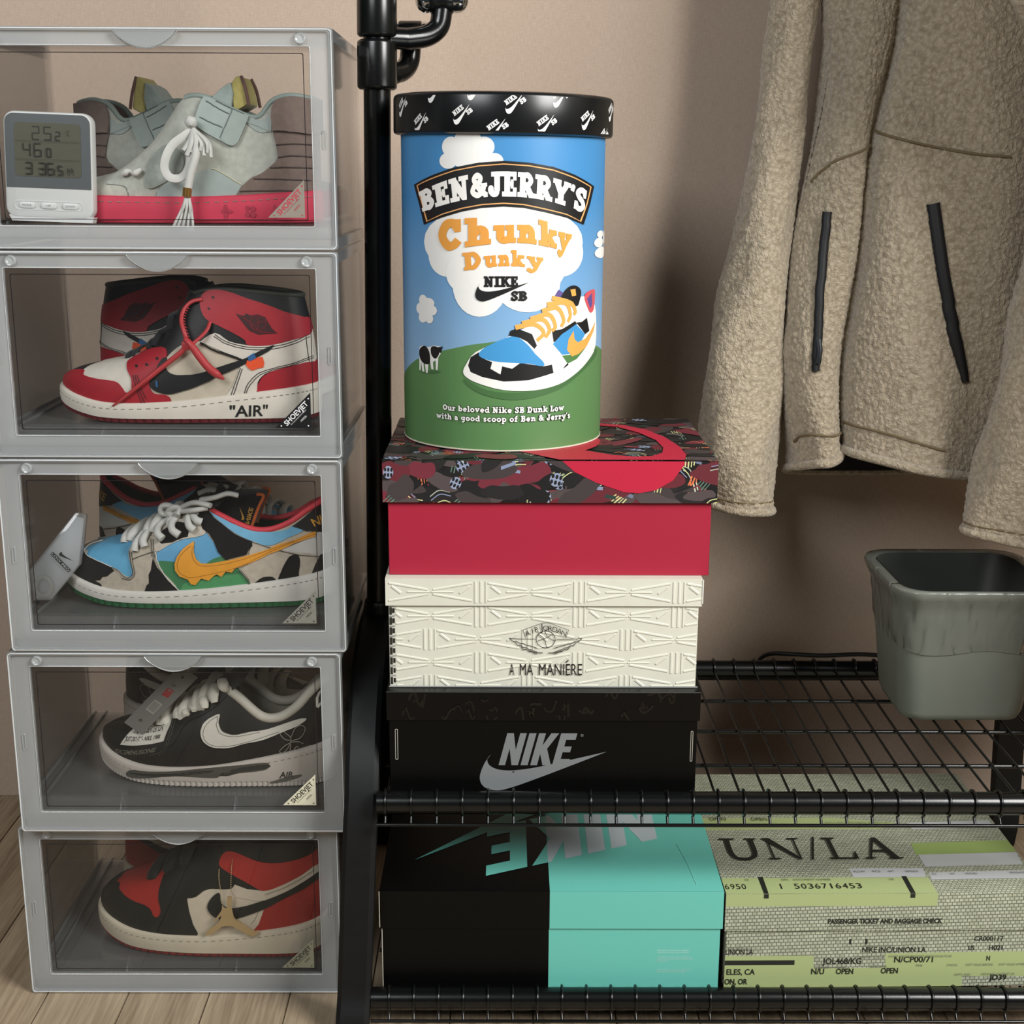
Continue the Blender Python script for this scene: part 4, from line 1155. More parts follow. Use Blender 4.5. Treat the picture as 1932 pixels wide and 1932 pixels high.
LINES = {
 'chicago': [
  ('stitching','#15140f',0.75,2.3,'s',[[(.598,.593),(.605,.571),(.614,.549),(.622,.529),(.632,.513),(.644,.499),(.657,.485),(.671,.474),(.685,.465),(.701,.460),(.717,.457),(.734,.457),(.751,.460),(.770,.465),(.791,.474),(.813,.485),(.834,.499),(.856,.513),(.878,.529),(.906,.549),(.940,.563)],[(.595,.577),(.604,.554),(.611,.535),(.618,.515),(.628,.499),(.639,.485),(.652,.468),(.667,.457),(.681,.446),(.697,.440),(.714,.435),(.732,.435),(.751,.435),(.770,.440),(.790,.448),(.811,.460),(.833,.474),(.856,.487),(.880,.504),(.907,.524),(.943,.538)],[(.662,.000),(.665,.000),(.667,.000),(.670,.022),(.672,.050),(.675,.075),(.678,.095),(.682,.117),(.688,.134),(.692,.153),(.698,.170),(.705,.187),(.712,.203),(.722,.214),(.735,.226),(.748,.234),(.763,.242),(.775,.251),(.790,.256),(.807,.262),(.825,.270),(.847,.281),(.876,.298),(.908,.312),(.956,.323)],[(.668,.000),(.670,.000),(.672,.000),(.674,.014),(.677,.042),(.680,.064),(.684,.084),(.688,.103),(.694,.120),(.698,.139),(.704,.156),(.710,.170),(.717,.187),(.727,.198),(.737,.209),(.748,.217),(.761,.228),(.775,.234),(.790,.240),(.805,.245),(.824,.253),(.847,.265),(.874,.279),(.908,.292),(.954,.301)],[(.625,.000),(.629,.000),(.634,.017),(.638,.053),(.642,.092),(.647,.134),(.652,.178),(.657,.223),(.662,.267)],[(.631,.000),(.635,.000),(.639,.011),(.644,.045),(.648,.081),(.652,.123),(.657,.167),(.662,.214),(.667,.259)],[(.918,.577),(.916,.538),(.914,.501),(.913,.465),(.913,.426),(.913,.387),(.914,.348),(.916,.309),(.918,.270)]]),
  ('toe_stitching','#3a0f12',0.70,2.3,'s',[[(.395,.329),(.398,.284),(.399,.245),(.402,.203),(.403,.162),(.408,.111),(.411,.064),(.415,.022),(.418,.000)],[(.402,.320),(.403,.279),(.405,.240),(.408,.201),(.411,.156),(.413,.109),(.418,.061),(.422,.022),(.425,.000)],[(.408,.312),(.409,.270),(.412,.228),(.413,.189),(.416,.153),(.419,.120),(.422,.086),(.426,.056),(.429,.031)]]),
  ('emblem_lines','#8a2029',0.50,3.0,'s',[[(.662,.760),(.670,.749),(.677,.738),(.682,.724),(.690,.710),(.694,.691),(.697,.669),(.700,.646),(.707,.630),(.715,.618),(.728,.613),(.741,.610),(.755,.604)],[(.675,.744),(.681,.735),(.687,.724),(.692,.716),(.698,.702),(.702,.688),(.707,.671),(.711,.655),(.715,.635)],[(.695,.710),(.697,.721),(.698,.733),(.700,.747),(.701,.755),(.705,.760),(.710,.763),(.714,.766),(.718,.766),(.724,.766),(.730,.763),(.734,.758),(.738,.749),(.741,.738),(.744,.727),(.745,.713),(.745,.696),(.744,.682),(.742,.669),(.740,.655),(.735,.643),(.731,.638),(.725,.632),(.721,.630),(.715,.630),(.711,.632),(.707,.641),(.702,.649),(.700,.657),(.698,.669),(.697,.682),(.697,.696),(.695,.710)],[(.700,.666),(.705,.677),(.711,.685),(.717,.696),(.722,.705),(.728,.708),(.732,.710),(.738,.710),(.744,.713)],[(.718,.766),(.720,.752),(.720,.735),(.720,.721),(.720,.705),(.720,.685),(.718,.666),(.718,.649),(.717,.630)],[(.720,.607),(.732,.607),(.745,.604),(.758,.604),(.771,.604)]]),
  ('tick_edge','#15140f',2.20,2.6,'s',[[(.562,.526),(.571,.507),(.579,.487),(.588,.465),(.597,.448),(.605,.432),(.614,.421),(.622,.409),(.631,.396),(.639,.384),(.648,.373),(.657,.359),(.665,.348)]]),
 ],
 'cow': [
  ('stitching','#2a2621',0.70,2.9,'s',[[(.361,.482),(.363,.421),(.365,.368),(.366,.320),(.368,.279),(.369,.248),(.371,.223),(.372,.201),(.372,.178),(.372,.159),(.369,.142),(.366,.125),(.363,.117),(.361,.114),(.356,.117),(.352,.125),(.348,.136),(.343,.150),(.339,.170),(.335,.195),(.330,.214),(.325,.231),(.320,.242),(.316,.256),(.312,.267)],[(.368,.454),(.369,.404),(.371,.357),(.372,.312),(.373,.276),(.375,.240),(.376,.209),(.378,.184),(.378,.159),(.376,.139),(.373,.120),(.369,.106),(.366,.097),(.361,.097),(.355,.100),(.349,.109),(.343,.114)],[(.372,.340),(.378,.348),(.383,.354),(.389,.362),(.396,.368),(.403,.373),(.411,.379),(.418,.384),(.426,.387)],[(.422,.568),(.423,.496),(.425,.429),(.425,.368),(.426,.309)],[(.416,.582),(.418,.513),(.419,.446),(.421,.387),(.421,.334)],[(.628,.284),(.634,.242),(.639,.198),(.644,.153),(.648,.109),(.649,.070),(.651,.033),(.652,.000),(.652,.000)],[(.624,.276),(.629,.234),(.634,.192),(.639,.148),(.642,.106),(.645,.070),(.647,.036),(.647,.003),(.648,.000)],[(.661,.780),(.668,.769),(.677,.755),(.685,.735),(.695,.713),(.705,.682),(.718,.646),(.731,.604),(.744,.563),(.758,.521),(.774,.474),(.790,.432),(.805,.390),(.824,.351),(.843,.318),(.864,.284),(.888,.253)]]),
  ('quarter_piping','#d8d6cf',1.10,2.3,'s',[[(.429,.384),(.431,.348),(.432,.315),(.433,.281),(.436,.251),(.438,.220),(.441,.192),(.445,.164),(.448,.139),(.452,.114),(.456,.095),(.461,.075),(.465,.058),(.469,.042),(.474,.028),(.479,.014),(.484,.003)],[(.196,.657),(.202,.610),(.206,.571),(.210,.532),(.219,.493),(.230,.457),(.246,.421),(.260,.384),(.273,.357),(.285,.331),(.295,.306),(.305,.284),(.313,.265)],[(.196,.657),(.199,.710),(.202,.760),(.203,.822),(.209,.866),(.216,.911),(.227,.936),(.239,.955),(.249,.975)]]),
  ('tick_stitching','#a8701c',0.50,3.6,'s',[[(.481,.223),(.482,.242),(.484,.262),(.485,.279),(.486,.298),(.489,.318),(.492,.337),(.495,.357),(.498,.376),(.502,.398),(.505,.418),(.509,.440),(.514,.462)],[(.481,.223),(.482,.209),(.482,.195),(.482,.178),(.484,.167),(.486,.153),(.489,.139),(.494,.128),(.498,.123),(.501,.117),(.505,.114),(.511,.117),(.518,.128),(.528,.148),(.542,.178),(.557,.209),(.571,.231),(.584,.251),(.597,.270),(.609,.298),(.625,.340),(.644,.398),(.664,.471),(.687,.538),(.707,.591),(.728,.621),(.748,.641),(.767,.652),(.788,.652),(.808,.643),(.828,.632),(.850,.621),(.874,.613)],[(.518,.474),(.518,.457),(.516,.437),(.515,.415),(.515,.396),(.515,.370),(.516,.345),(.518,.320),(.521,.304),(.524,.295),(.526,.287),(.531,.284),(.535,.284),(.542,.292),(.551,.306),(.559,.318),(.571,.331),(.582,.348),(.595,.370),(.609,.401),(.625,.440),(.644,.490),(.664,.546),(.687,.596),(.708,.632),(.728,.652),(.747,.663),(.767,.669),(.788,.666)]]),
 ],
 'peace': [
  ('strap_edge','#4a4a40',0.70,2.0,'s',[[(.408,.733),(.408,.674),(.408,.618),(.408,.563),(.406,.518),(.405,.471),(.403,.423),(.402,.379),(.399,.343),(.398,.304),(.395,.267),(.392,.237),(.389,.212),(.386,.195),(.382,.181),(.379,.173),(.373,.164),(.368,.153),(.362,.148),(.356,.139),(.349,.131)],[(.415,.691),(.415,.632),(.415,.577),(.413,.529),(.413,.476),(.411,.435),(.409,.390),(.406,.351),(.405,.312),(.402,.279),(.399,.245),(.396,.214),(.393,.189),(.389,.173),(.385,.159),(.381,.150),(.376,.136)]]),
  ('flower_emblem','#99968a',1.00,1.6,'s',[[(.747,.407),(.740,.476),(.732,.549),(.725,.613),(.720,.655),(.715,.663),(.714,.643),(.712,.616),(.712,.585),(.714,.546),(.718,.496),(.722,.448),(.727,.409),(.731,.382),(.735,.365),(.740,.354),(.744,.337)],[(.747,.407),(.753,.454),(.757,.504),(.761,.549),(.767,.574),(.773,.585),(.780,.579),(.787,.565),(.793,.546),(.797,.521),(.801,.487),(.803,.457),(.803,.426),(.800,.396),(.795,.359),(.790,.329),(.783,.306),(.775,.295),(.765,.301),(.755,.309),(.747,.309)],[(.747,.407),(.747,.345),(.745,.284),(.744,.226),(.744,.167),(.742,.117),(.741,.070),(.740,.022),(.738,.000)],[(.744,.276),(.738,.262),(.731,.253),(.725,.240),(.721,.220),(.717,.198),(.712,.170),(.708,.142),(.707,.117),(.707,.095),(.710,.070),(.712,.053),(.715,.047),(.718,.056),(.722,.075),(.727,.097),(.731,.123),(.734,.150),(.737,.181),(.740,.212),(.744,.240)],[(.747,.284),(.753,.273),(.760,.259),(.765,.248),(.773,.231),(.777,.212),(.781,.189),(.785,.167),(.791,.145)],[(.755,.086),(.760,.100),(.763,.117),(.765,.128),(.768,.128),(.770,.114),(.771,.089),(.771,.064),(.770,.047),(.768,.045),(.764,.050),(.761,.058),(.757,.067)]]),
  ('tick_stitching','#5a584e',0.50,3.0,'s',[[(.535,.630),(.534,.599),(.534,.571),(.532,.540),(.532,.515),(.534,.493),(.535,.474),(.538,.454),(.539,.440),(.542,.429),(.546,.421),(.551,.418),(.555,.415),(.561,.412),(.568,.415),(.577,.423),(.587,.437),(.599,.471),(.615,.526),(.631,.591),(.648,.655)],[(.498,.351),(.499,.373),(.499,.396),(.501,.418),(.502,.440),(.505,.465),(.508,.493),(.512,.521),(.516,.549),(.521,.574),(.525,.596),(.531,.618),(.535,.638)],[(.498,.351),(.499,.334),(.501,.318),(.501,.298),(.504,.284),(.506,.273),(.509,.262),(.514,.253),(.518,.251),(.524,.251),(.529,.253),(.535,.256),(.542,.259),(.549,.265),(.557,.270),(.567,.281),(.577,.295),(.588,.315),(.599,.345),(.614,.390),(.629,.446),(.647,.513),(.667,.577),(.688,.624),(.711,.646)]]),
 ],
 'bred': [
  ('ankle_piping','#b3ab97',1.60,2.4,'s',[[(.695,.448),(.708,.462),(.720,.474),(.732,.485),(.747,.496),(.763,.510),(.778,.526),(.795,.543),(.814,.560),(.835,.579),(.858,.599),(.886,.616),(.918,.627)]]),
  ('panel_seam','#9a917f',0.60,1.3,'s',[[(.680,.373),(.677,.326),(.672,.276),(.670,.231),(.665,.189),(.661,.162),(.657,.139),(.651,.123),(.647,.103)]]),
 ],
 'jasper': [
  ('quilting','#453a35',1.60,2.7,'w',[[(.767,.521),(.780,.513),(.793,.510),(.807,.507),(.824,.507),(.847,.507),(.874,.507),(.910,.507),(.961,.507)],[(.773,.387),(.784,.384),(.794,.387),(.807,.387),(.824,.387),(.844,.384),(.873,.382),(.907,.376),(.957,.373)],[(.748,.298),(.764,.284),(.783,.279),(.801,.273),(.823,.267),(.845,.265),(.873,.262),(.906,.259),(.953,.256)],[(.700,.220),(.715,.212),(.732,.195),(.750,.173),(.773,.159),(.801,.148),(.837,.139),(.883,.131),(.950,.125)],[(.664,.067),(.688,.067),(.714,.064),(.741,.050),(.771,.042),(.803,.033),(.838,.025),(.881,.017),(.946,.008)]]),
  ('strap_quilting','#5f6b66',1.30,4.4,'s',[[(.589,.955),(.595,.950),(.601,.944),(.605,.936),(.612,.936),(.618,.930),(.625,.930),(.632,.928),(.641,.928)],[(.575,.786),(.581,.777),(.587,.769),(.592,.760),(.599,.758),(.605,.752),(.612,.752),(.619,.752),(.625,.749)]]),
  ('strap_seam','#616c66',0.80,5.2,'s',[[(.649,1),(.649,1),(.647,.950),(.642,.894),(.638,.841),(.634,.788),(.629,.738),(.625,.685),(.621,.635)],[(.611,1),(.619,1),(.629,1),(.638,1),(.648,1),(.655,1),(.664,1),(.671,1),(.678,1)]]),
  ('panel_edge','#c9c4a0',1.00,1.9,'s',[[(.599,.295),(.601,.295),(.604,.298),(.605,.295),(.609,.290),(.615,.279),(.622,.265),(.631,.245),(.638,.228),(.645,.209),(.652,.187),(.661,.167),(.668,.145)]]),
  ('seam','#6d756e',0.80,1.0,'s',[[(.411,.000),(.411,.008),(.411,.022),(.411,.039),(.409,.058),(.408,.078),(.408,.097),(.405,.120),(.399,.142),(.392,.164),(.382,.192),(.369,.223),(.358,.251)],[(.682,.914),(.690,.911),(.698,.908),(.705,.897),(.714,.877),(.722,.841),(.732,.788),(.742,.727),(.753,.682)],[(.475,.003),(.476,.011),(.476,.025),(.478,.039),(.479,.050),(.481,.061),(.482,.067),(.485,.075),(.489,.086),(.495,.100),(.502,.120),(.511,.142),(.518,.164)]]),
 ],
}
WORDS = {
 'chicago': [
 ],
 'cow': [
  ('heel_lettering','NIKE','#d39a33',2.7,'s',[(.878,.721),(1,.669),(1,.825),(.863,.847)]),
 ],
 'peace': [
  ('label_lettering','"JUST DO IT." - NIKE, 1988.','#23221d',2.4,'s',[(.252,.343),(.379,.412),(.382,.482),(.259,.457)]),
  ('label_print','NIKE, INC. BEAVERTON','#23221d',2.4,'s',[(.280,.543),(.383,.552),(.381,.691),(.295,.716)]),
  ('strap_lettering','PEACEMINUSONE','#6a675c',1.1,'s',[(.199,.006),(.363,.189),(.369,.259),(.209,.103)]),
 ],
 'bred': [
 ],
 'jasper': [
 ],
}
SOLE_ART = {
 'chicago': [
  ('text','"AIR"','#121214',[(.625,.254),(.728,.254),(.730,.576),(.627,.644)]),
 ],
 'cow': [
 ],
 'peace': [
  ('poly','','#4a4a42',[(.276,.237),(.292,.661),(.349,.763),(.425,.864),(.509,.983),(.592,.915),(.664,.847),(.665,.644),(.637,.593),(.591,.593),(.541,.542),(.525,.475),(.423,.593),(.359,.424)]),
  ('poly','','#131310',[(.286,.475),(.348,.627),(.423,.746),(.492,.847),(.525,.780),(.438,.610),(.361,.492)]),
  ('poly','','#23231e',[(.538,.610),(.578,.814),(.664,.780),(.665,.661),(.598,.627),(.558,.525)]),
  ('text','AIR','#2a2a25',[(.698,.305),(.742,.305),(.745,.458),(.702,.492)]),
  ('poly','','#55544b',[(.668,.169),(.721,.322),(.771,.339),(.755,.254),(.700,.169)]),
 ],
 'bred': [
 ],
 'jasper': [
 ],
}
from mathutils.geometry import delaunay_2d_cdt


def leather(col):
    return M('leather_' + col.lstrip('#'), col, 0.5, spec=0.4, grain=0.05, gscale=90, bump=0.12, bscale=900)


def suede(col):
    return M('suede_' + col.lstrip('#'), col, 0.85, spec=0.2, grain=0.10, gscale=160, bump=0.25, bscale=1400, sheen=0.2)


def rubber(col):
    return M('rubber_' + col.lstrip('#'), col, 0.6, spec=0.35, grain=0.03, gscale=60)


def inside(P, poly):
    x, y = P[:, 0], P[:, 1]
    c = np.zeros(len(P), bool)
    n = len(poly)
    for i in range(n):
        x1, y1 = poly[i]
        x2, y2 = poly[(i + 1) % n]
        m = ((y1 > y) != (y2 > y)) & (x < (x2 - x1) * (y - y1) / ((y2 - y1) if y2 != y1 else 1e-12) + x1)
        c ^= m
    return c


def panel_geo(form, poly, th, side, base=-0.0004):
    """a proud piece of upper material bounded by poly in (u,t)"""
    su, st = 0.0125, 0.05
    B = []
    n = len(poly)
    for i in range(n):
        a, b = np.array(poly[i], float), np.array(poly[(i + 1) % n], float)
        m = max(1, int(math.ceil(max(abs(b[0] - a[0]) / su, abs(b[1] - a[1]) / st))))
        for j in range(m):
            B.append(a + (b - a) * j / m)
    B = np.array(B)
    lo, hi = B.min(0), B.max(0)
    gu = np.arange(math.floor(lo[0] / su) * su, hi[0] + su, su)
    gt = np.arange(math.floor(lo[1] / st) * st, hi[1] + st, st)
    G = np.array([(a, b) for a in gu for b in gt])
    G = G[inside(G, B)] if len(G) else G
    # keep the grid a little away from the outline
    if len(G):
        S = np.array([su, st])
        d = np.min(np.sum(((G[:, None, :] - B[None, :, :]) / S) ** 2, -1), 1)
        G = G[d > 0.16]
    pts = [Vector((p[0], p[1] * su / st)) for p in B] + [Vector((p[0], p[1] * su / st)) for p in G]
    nb = len(B)
    vo, eo, fo, ov, oe, of = delaunay_2d_cdt(pts, [], [list(range(nb))], 1, 1e-7)
    UT = np.array([(v[0], v[1] * st / su) for v in vo])
    top = form.pos(UT[:, 0], UT[:, 1], side, th)
    V = [tuple(p) for p in top]
    Fc = [tuple(f) if side < 0 else tuple(reversed(f)) for f in fo]
    # skirt along the rim
    cnt = {}
    for f in fo:
        for i in range(len(f)):
            a, b = f[i], f[(i + 1) % len(f)]
            k = (min(a, b), max(a, b))
            cnt[k] = None if k in cnt else (a, b)
    rim = [e for e in cnt.values() if e]
    low = form.pos(UT[:, 0], UT[:, 1], side, base)
    idx = {}
    for a, b in rim:
        for q in (a, b):
            if q not in idx:
                idx[q] = len(V)
                V.append(tuple(low[q]))
        f = (b, a, idx[a], idx[b])
        Fc.append(f if side < 0 else tuple(reversed(f)))
    return V, Fc


def line_geo(form, ut, w, lift, side):
    P = form.pos(np.array([p[0] for p in ut]), np.array([p[1] for p in ut]), side, lift)
    return sweep_geo([tuple(p) for p in P], w / 2, 5, cap=False, flat=None)


def quad_tris(form, txt, quad, lift, side, surf=None):
    T = font_tris(txt, 0.02)
    xs = [p[0] for t in T for p in t]
    ys = [p[1] for t in T for p in t]
    x0, x1, y0, y1 = min(xs), max(xs), 0.0, 0.7
    q = [np.array(p, float) for p in quad]
    V, Fc = [], []
    UT = []
    for t in T:
        base = len(UT)
        for p in t:
            a, b = (p[0] - x0) / (x1 - x0), (p[1] - y0) / (y1 - y0)
            if side > 0:
                a = 1 - a
            UT.append((q[0] * (1 - a) + q[1] * a) * (1 - b) + (q[3] * (1 - a) + q[2] * a) * b)
        Fc.append((base, base + 1, base + 2))
    UT = np.array(UT)
    P = surf(UT[:, 0], UT[:, 1], side, lift) if surf else form.pos(UT[:, 0], UT[:, 1], side, lift)
    return [tuple(p) for p in P], Fc


def shoe_sole(form, root, mid_col, out_col, out_h=0.0055, grow=0.0045, teeth=46, foxing=True):
    U = np.concatenate([np.linspace(0, 0.06, 6)[:-1], np.linspace(0.06, 0.94, 60), np.linspace(0.94, 1, 6)[1:]])

    def ring(gr, zf):
        a, n = form.sole(U, -1, gr)
        b, _ = form.sole(U[::-1][1:-1], 1, gr)
        nb = form.nx(U[::-1][1:-1])
        za, zb = zf(n), zf(nb)
        return [(p[0], p[1], z) for p, z in zip(a, za)] + [(p[0], p[1], z) for p, z in zip(b, zb)]
    z0, zs = form.z0k, form.zsk
    # midsole
    R = [ring(grow - 0.003, lambda n: z0(n) + out_h), ring(grow, lambda n: z0(n) + out_h), ring(grow + 0.0006, lambda n: z0(n) + out_h + 0.4 * (zs(n) - z0(n) - out_h)),
         ring(grow, lambda n: zs(n) - 0.0006), ring(grow - 0.001, lambda n: zs(n) + 0.0012), ring(grow - 0.0028, lambda n: zs(n) + 0.002), ring(-0.006, lambda n: zs(n) + 0.0015)]
    k = len(R[0])
    V = [p for r in R for p in r]
    Fc = []
    for i in range(len(R) - 1):
        for j in range(k):
            Fc.append((i * k + j, i * k + (j + 1) % k, (i + 1) * k + (j + 1) % k, (i + 1) * k + j))
    Fc.append(tuple(reversed(range(k))))
    ms = mesh('midsole', V, Fc, rubber(mid_col), root, True, auto=50)
    # outsole with grooves along its edge
    UU = np.linspace(0, 1, teeth * 3 + 1)

    def ring2(gr, zf):
        g = gr + np.where(np.arange(len(UU)) % 3 == 1, -0.0016, 0.0)
        n = form.nx(UU)
        c = np.abs(np.cos(PI * UU))
        e = np.sqrt(np.maximum(1 - c ** (form.pe + 0.8), 0))
        hw = (form.hwk(n) + g) * e
        x = n * (form.L + 2 * gr)
        z = zf(n)
        A = [(x[i], form.yc(n)[i] - hw[i], z[i]) for i in range(len(UU))]
        Bk = [(x[i], form.yc(n)[i] + hw[i], z[i]) for i in range(len(UU) - 2, 0, -1)]
        return A + Bk
    R = [ring2(grow - 0.004, lambda n: z0(n)), ring2(grow - 0.0008, lambda n: z0(n) + 0.0012), ring2(grow - 0.0003, lambda n: z0(n) + out_h + 0.0002)]
    k = len(R[0])
    V = [p for r in R for p in r]
    Fc = []
    for i in range(2):
        for j in range(k):
            Fc.append((i * k + j, i * k + (j + 1) % k, (i + 1) * k + (j + 1) % k, (i + 1) * k + j))
    Fc.append(tuple(reversed(range(k))))
    Fc.append(tuple(range(2 * k, 3 * k)))
    mesh('outsole', V, Fc, rubber(out_col), root)
    # stitch groove on the midsole
    items = []
    for side in (-1, 1):
        us = np.linspace(0.03, 0.97, 90)
        p, n = form.sole(us, side, grow + 0.0004)
        z = zs(n) - 0.0042
        for i in range(0, 88, 2):
            items.append(sweep_geo([(p[i][0], p[i][1], z[i]), (p[i + 1][0], p[i + 1][1], z[i + 1])], 0.00045, 4))
    V, Fc = join_geo(items)
    mesh('sole_stitching', V, Fc, rubber('#8f897e'), root)
    return ms


def shoe_upper(form, root, col, lin_col, rim_col, rim_r, throat_n, mat=leather, tuck=0.006, rim_to=1.0):
    U = np.linspace(0, 1, 121)
    T = np.linspace(0, 1, 33)
    items = []
    for side in (-1, 1):
        u, t = np.meshgrid(U, T, indexing='ij')
        P = form.pos0(u, t, side).reshape(-1, 3)
        Fc = []
        nt = len(T)
        for i in range(len(U) - 1):
            for j in range(nt - 1):
                f = (i * nt + j, (i + 1) * nt + j, (i + 1) * nt + j + 1, i * nt + j + 1)
                Fc.append(f if side < 0 else tuple(reversed(f)))
        items.append(([tuple(p) for p in P], Fc))
    V, Fc = join_geo(items)
    up = mesh('upper', V, Fc, mat(col), root, True)
    # padded lining down to the footbed
    u0 = float(np.arccos(-2 * throat_n) / PI)
    UL = np.linspace(u0, 0.995, 50)
    TL = np.linspace(1.0, 0.12, 14)
    items = []
    for side in (-1, 1):
        u, t = np.meshgrid(UL, TL, indexing='ij')
        P = form.pos0(u, t, side)
        n = form.nx(u)
        P[..., 1] = form.yc(n) + (P[..., 1] - form.yc(n)) * 0.86
        P[..., 0] -= 0.004 * np.clip((n - 0.3) / 0.2, 0, 1)
        P = P.reshape(-1, 3)
        Fc = []
        nt = len(TL)
        for i in range(len(UL) - 1):
            for j in range(nt - 1):
                f = (i * nt + j, i * nt + j + 1, (i + 1) * nt + j + 1, (i + 1) * nt + j)
                Fc.append(f)
        items.append(([tuple(p) for p in P], Fc))
    V, Fc = join_geo(items)
    mesh('lining', V, Fc, suede(lin_col), root, True)
    # rolled collar rim
    UR = np.linspace(u0, rim_to, 40)
    A = form.pos0(UR, np.ones_like(UR), -1)
    B = form.pos0(UR[::-1][1:], np.ones_like(UR[1:]), 1)
    P = np.concatenate([A, B])
    n = np.concatenate([form.nx(UR), form.nx(UR[::-1][1:])])
    P[:, 1] = form.yc(n) + (P[:, 1] - form.yc(n)) * 0.95
    tube('collar_rim', [tuple(p) for p in P], rim_r, leather(rim_col), root, n=10)
    # footbed
    UF = np.linspace(0.3, 0.99, 30)
    n = form.nx(UF)
    V, Fc = [], []
    for i, uu in enumerate(UF):
        hw = form.hwk(n[i]) * form.end(uu) * 0.93
        z = form.zsk(n[i]) + 0.006
        V += [(n[i] * form.L, form.yc(n[i]) - hw, z), (n[i] * form.L, form.yc(n[i]) + hw, z)]
    for i in range(len(UF) - 1):
        Fc.append((2 * i, 2 * i + 2, 2 * i + 3, 2 * i + 1))
    mesh('footbed', V, Fc, suede(lin_col), root)
    return up


def shoe_panels(key, root, mats=None):
    form = FORMS[key]
    for (nm, col, th, kind, poly) in PANELS[key]:
        mk = (mats or {}).get(nm, leather)
        if kind == 'w':
            V, Fc = join_geo([panel_geo(form, poly, th / 1000, s) for s in (-1, 1)])
            mesh(nm, V, Fc, mk(col), root, True, auto=50)
        else:
            for s in (-1, 1):
                V, Fc = panel_geo(form, poly, th / 1000, s)
                mesh(nm, V, Fc, mk(col), root, True, auto=50)
    for (nm, col, w, lift, kind, pls) in LINES[key]:
        for s in (-1, 1):
            V, Fc = join_geo([line_geo(form, p, w / 1000, lift / 1000, s) for p in pls])
            mesh(nm, V, Fc, leather(col), root, True)
    for (nm, tx, col, lift, kind, quad) in WORDS[key]:
        for s in (-1, 1):
            V, Fc = quad_tris(form, tx, quad, lift / 1000, s)
            mesh(nm, V, Fc, print_mat(col), root)
    g = 0.0053

    def surf(u, z, side, lift):
        xy, n = form.sole(u, side, g)
        zz = form.z0k(n) + (form.zsk(n) + 0.002 - form.z0k(n)) * z
        return np.concatenate([xy, zz[..., None]], -1)
    for (kd, tx, col, pts) in SOLE_ART[key]:
        for s in (-1, 1):
            if kd == 'text':
                V, Fc = quad_tris(form, tx, pts, 0, s, surf)
                mesh('sole_lettering', V, Fc, print_mat(col), root)
            else:
                P = spline(pts, 4, True)
                P = [(a, min(max(b, 0), 0.97)) for a, b in P]
                tr = tessellate_polygon([[Vector((p[0], p[1], 0)) for p in P]])
                bm = bmesh.new()
                vs = [bm.verts.new((p[0], p[1], 0)) for p in P]
                for t in tr:
                    try:
                        bm.faces.new([vs[i] for i in t])
                    except ValueError:
                        pass
                for k in range(1, 60):
                    bmesh.ops.bisect_plane(bm, geom=bm.verts[:] + bm.edges[:] + bm.faces[:], dist=1e-7, plane_co=(k / 60, 0, 0), plane_no=(1, 0, 0))
                for v in bm.verts:
                    q = surf(np.array([v.co.x]), np.array([v.co.y]), s, 0)[0]
                    v.co = Vector(q)
                from_bm('sole_paint', bm, print_mat(col, 0.6), root)


def tongue(form, root, n0, z_top, lean, width, th, mat, base_lift=0.002, name='tongue', n1=None, hang=0.0):
    """padded tongue: rises from the throat at n0 to z_top, leaning along x"""
    u0 = float(np.arccos(-2 * n0) / PI)
    x0 = n0 * form.L
    zb = float(form.ztk(n0)) - 0.012
    S = spline([(x0 - 0.03, float(form.ztk(n0 - 0.1)) - 0.006), (x0, zb + 0.012), (x0 + lean * 0.6, zb + (z_top - zb) * 0.62), (x0 + lean, z_top)], 6)
    V, Fc = [], []
    m = 11
    N = len(S)
    for i, p in enumerate(S):
        f = i / (N - 1)
        w = width * (0.55 + 0.45 * min(1, f * 2.2))
        if f > 0.82:
            w *= math.sqrt(max(0.05, 1 - ((f - 0.82) / 0.18) ** 2 * 0.55))
        for sgn in (1, -1):
            for j in range(m):
                a = -1 + 2 * j / (m - 1)
                e = (1 - abs(a) ** 3) * th
                V.append((p[0] + 0.010 * a * a + (-sgn) * e * 0.8, form.yc(n0) + a * w, p[1] - 0.006 * a * a + sgn * e * 0.5))
    for i in range(N - 1):
        for s in (0, 1):
            for j in range(m - 1):
                a = i * 2 * m + s * m + j
                f = (a, a + 1, a + 1 + 2 * m, a + 2 * m)
                Fc.append(f if s else tuple(reversed(f)))
    top = (N - 1) * 2 * m
    for j in range(m - 1):
        Fc.append((top + j, top + j + 1, top + m + j + 1, top + m + j))
    return mesh(name, V, Fc, mat, root, True)


def laces(form, root, ns, t0, r, mat, flat=(1.5, 0.7), lift=0.0045, slant=0.012, name='lace'):
    for i, n in enumerate(ns):
        P = []
        for j in range(13):
            a = -1 + 2 * j / 12
            side = -1 if a < 0 else 1
            t = 1 - (1 - t0) * abs(a)
            nn = n + slant * (a if i % 2 else -a) - 0.02 * (abs(a) ** 2)
            u = float(np.arccos(np.clip(-2 * nn, -1, 1)) / PI)
            P.append(tuple(form.pos(np.array(u), np.array(t), side, lift * (1 - 0.75 * abs(a) ** 6))))
        tube(name, P, r, mat, root, n=8, flat=flat)


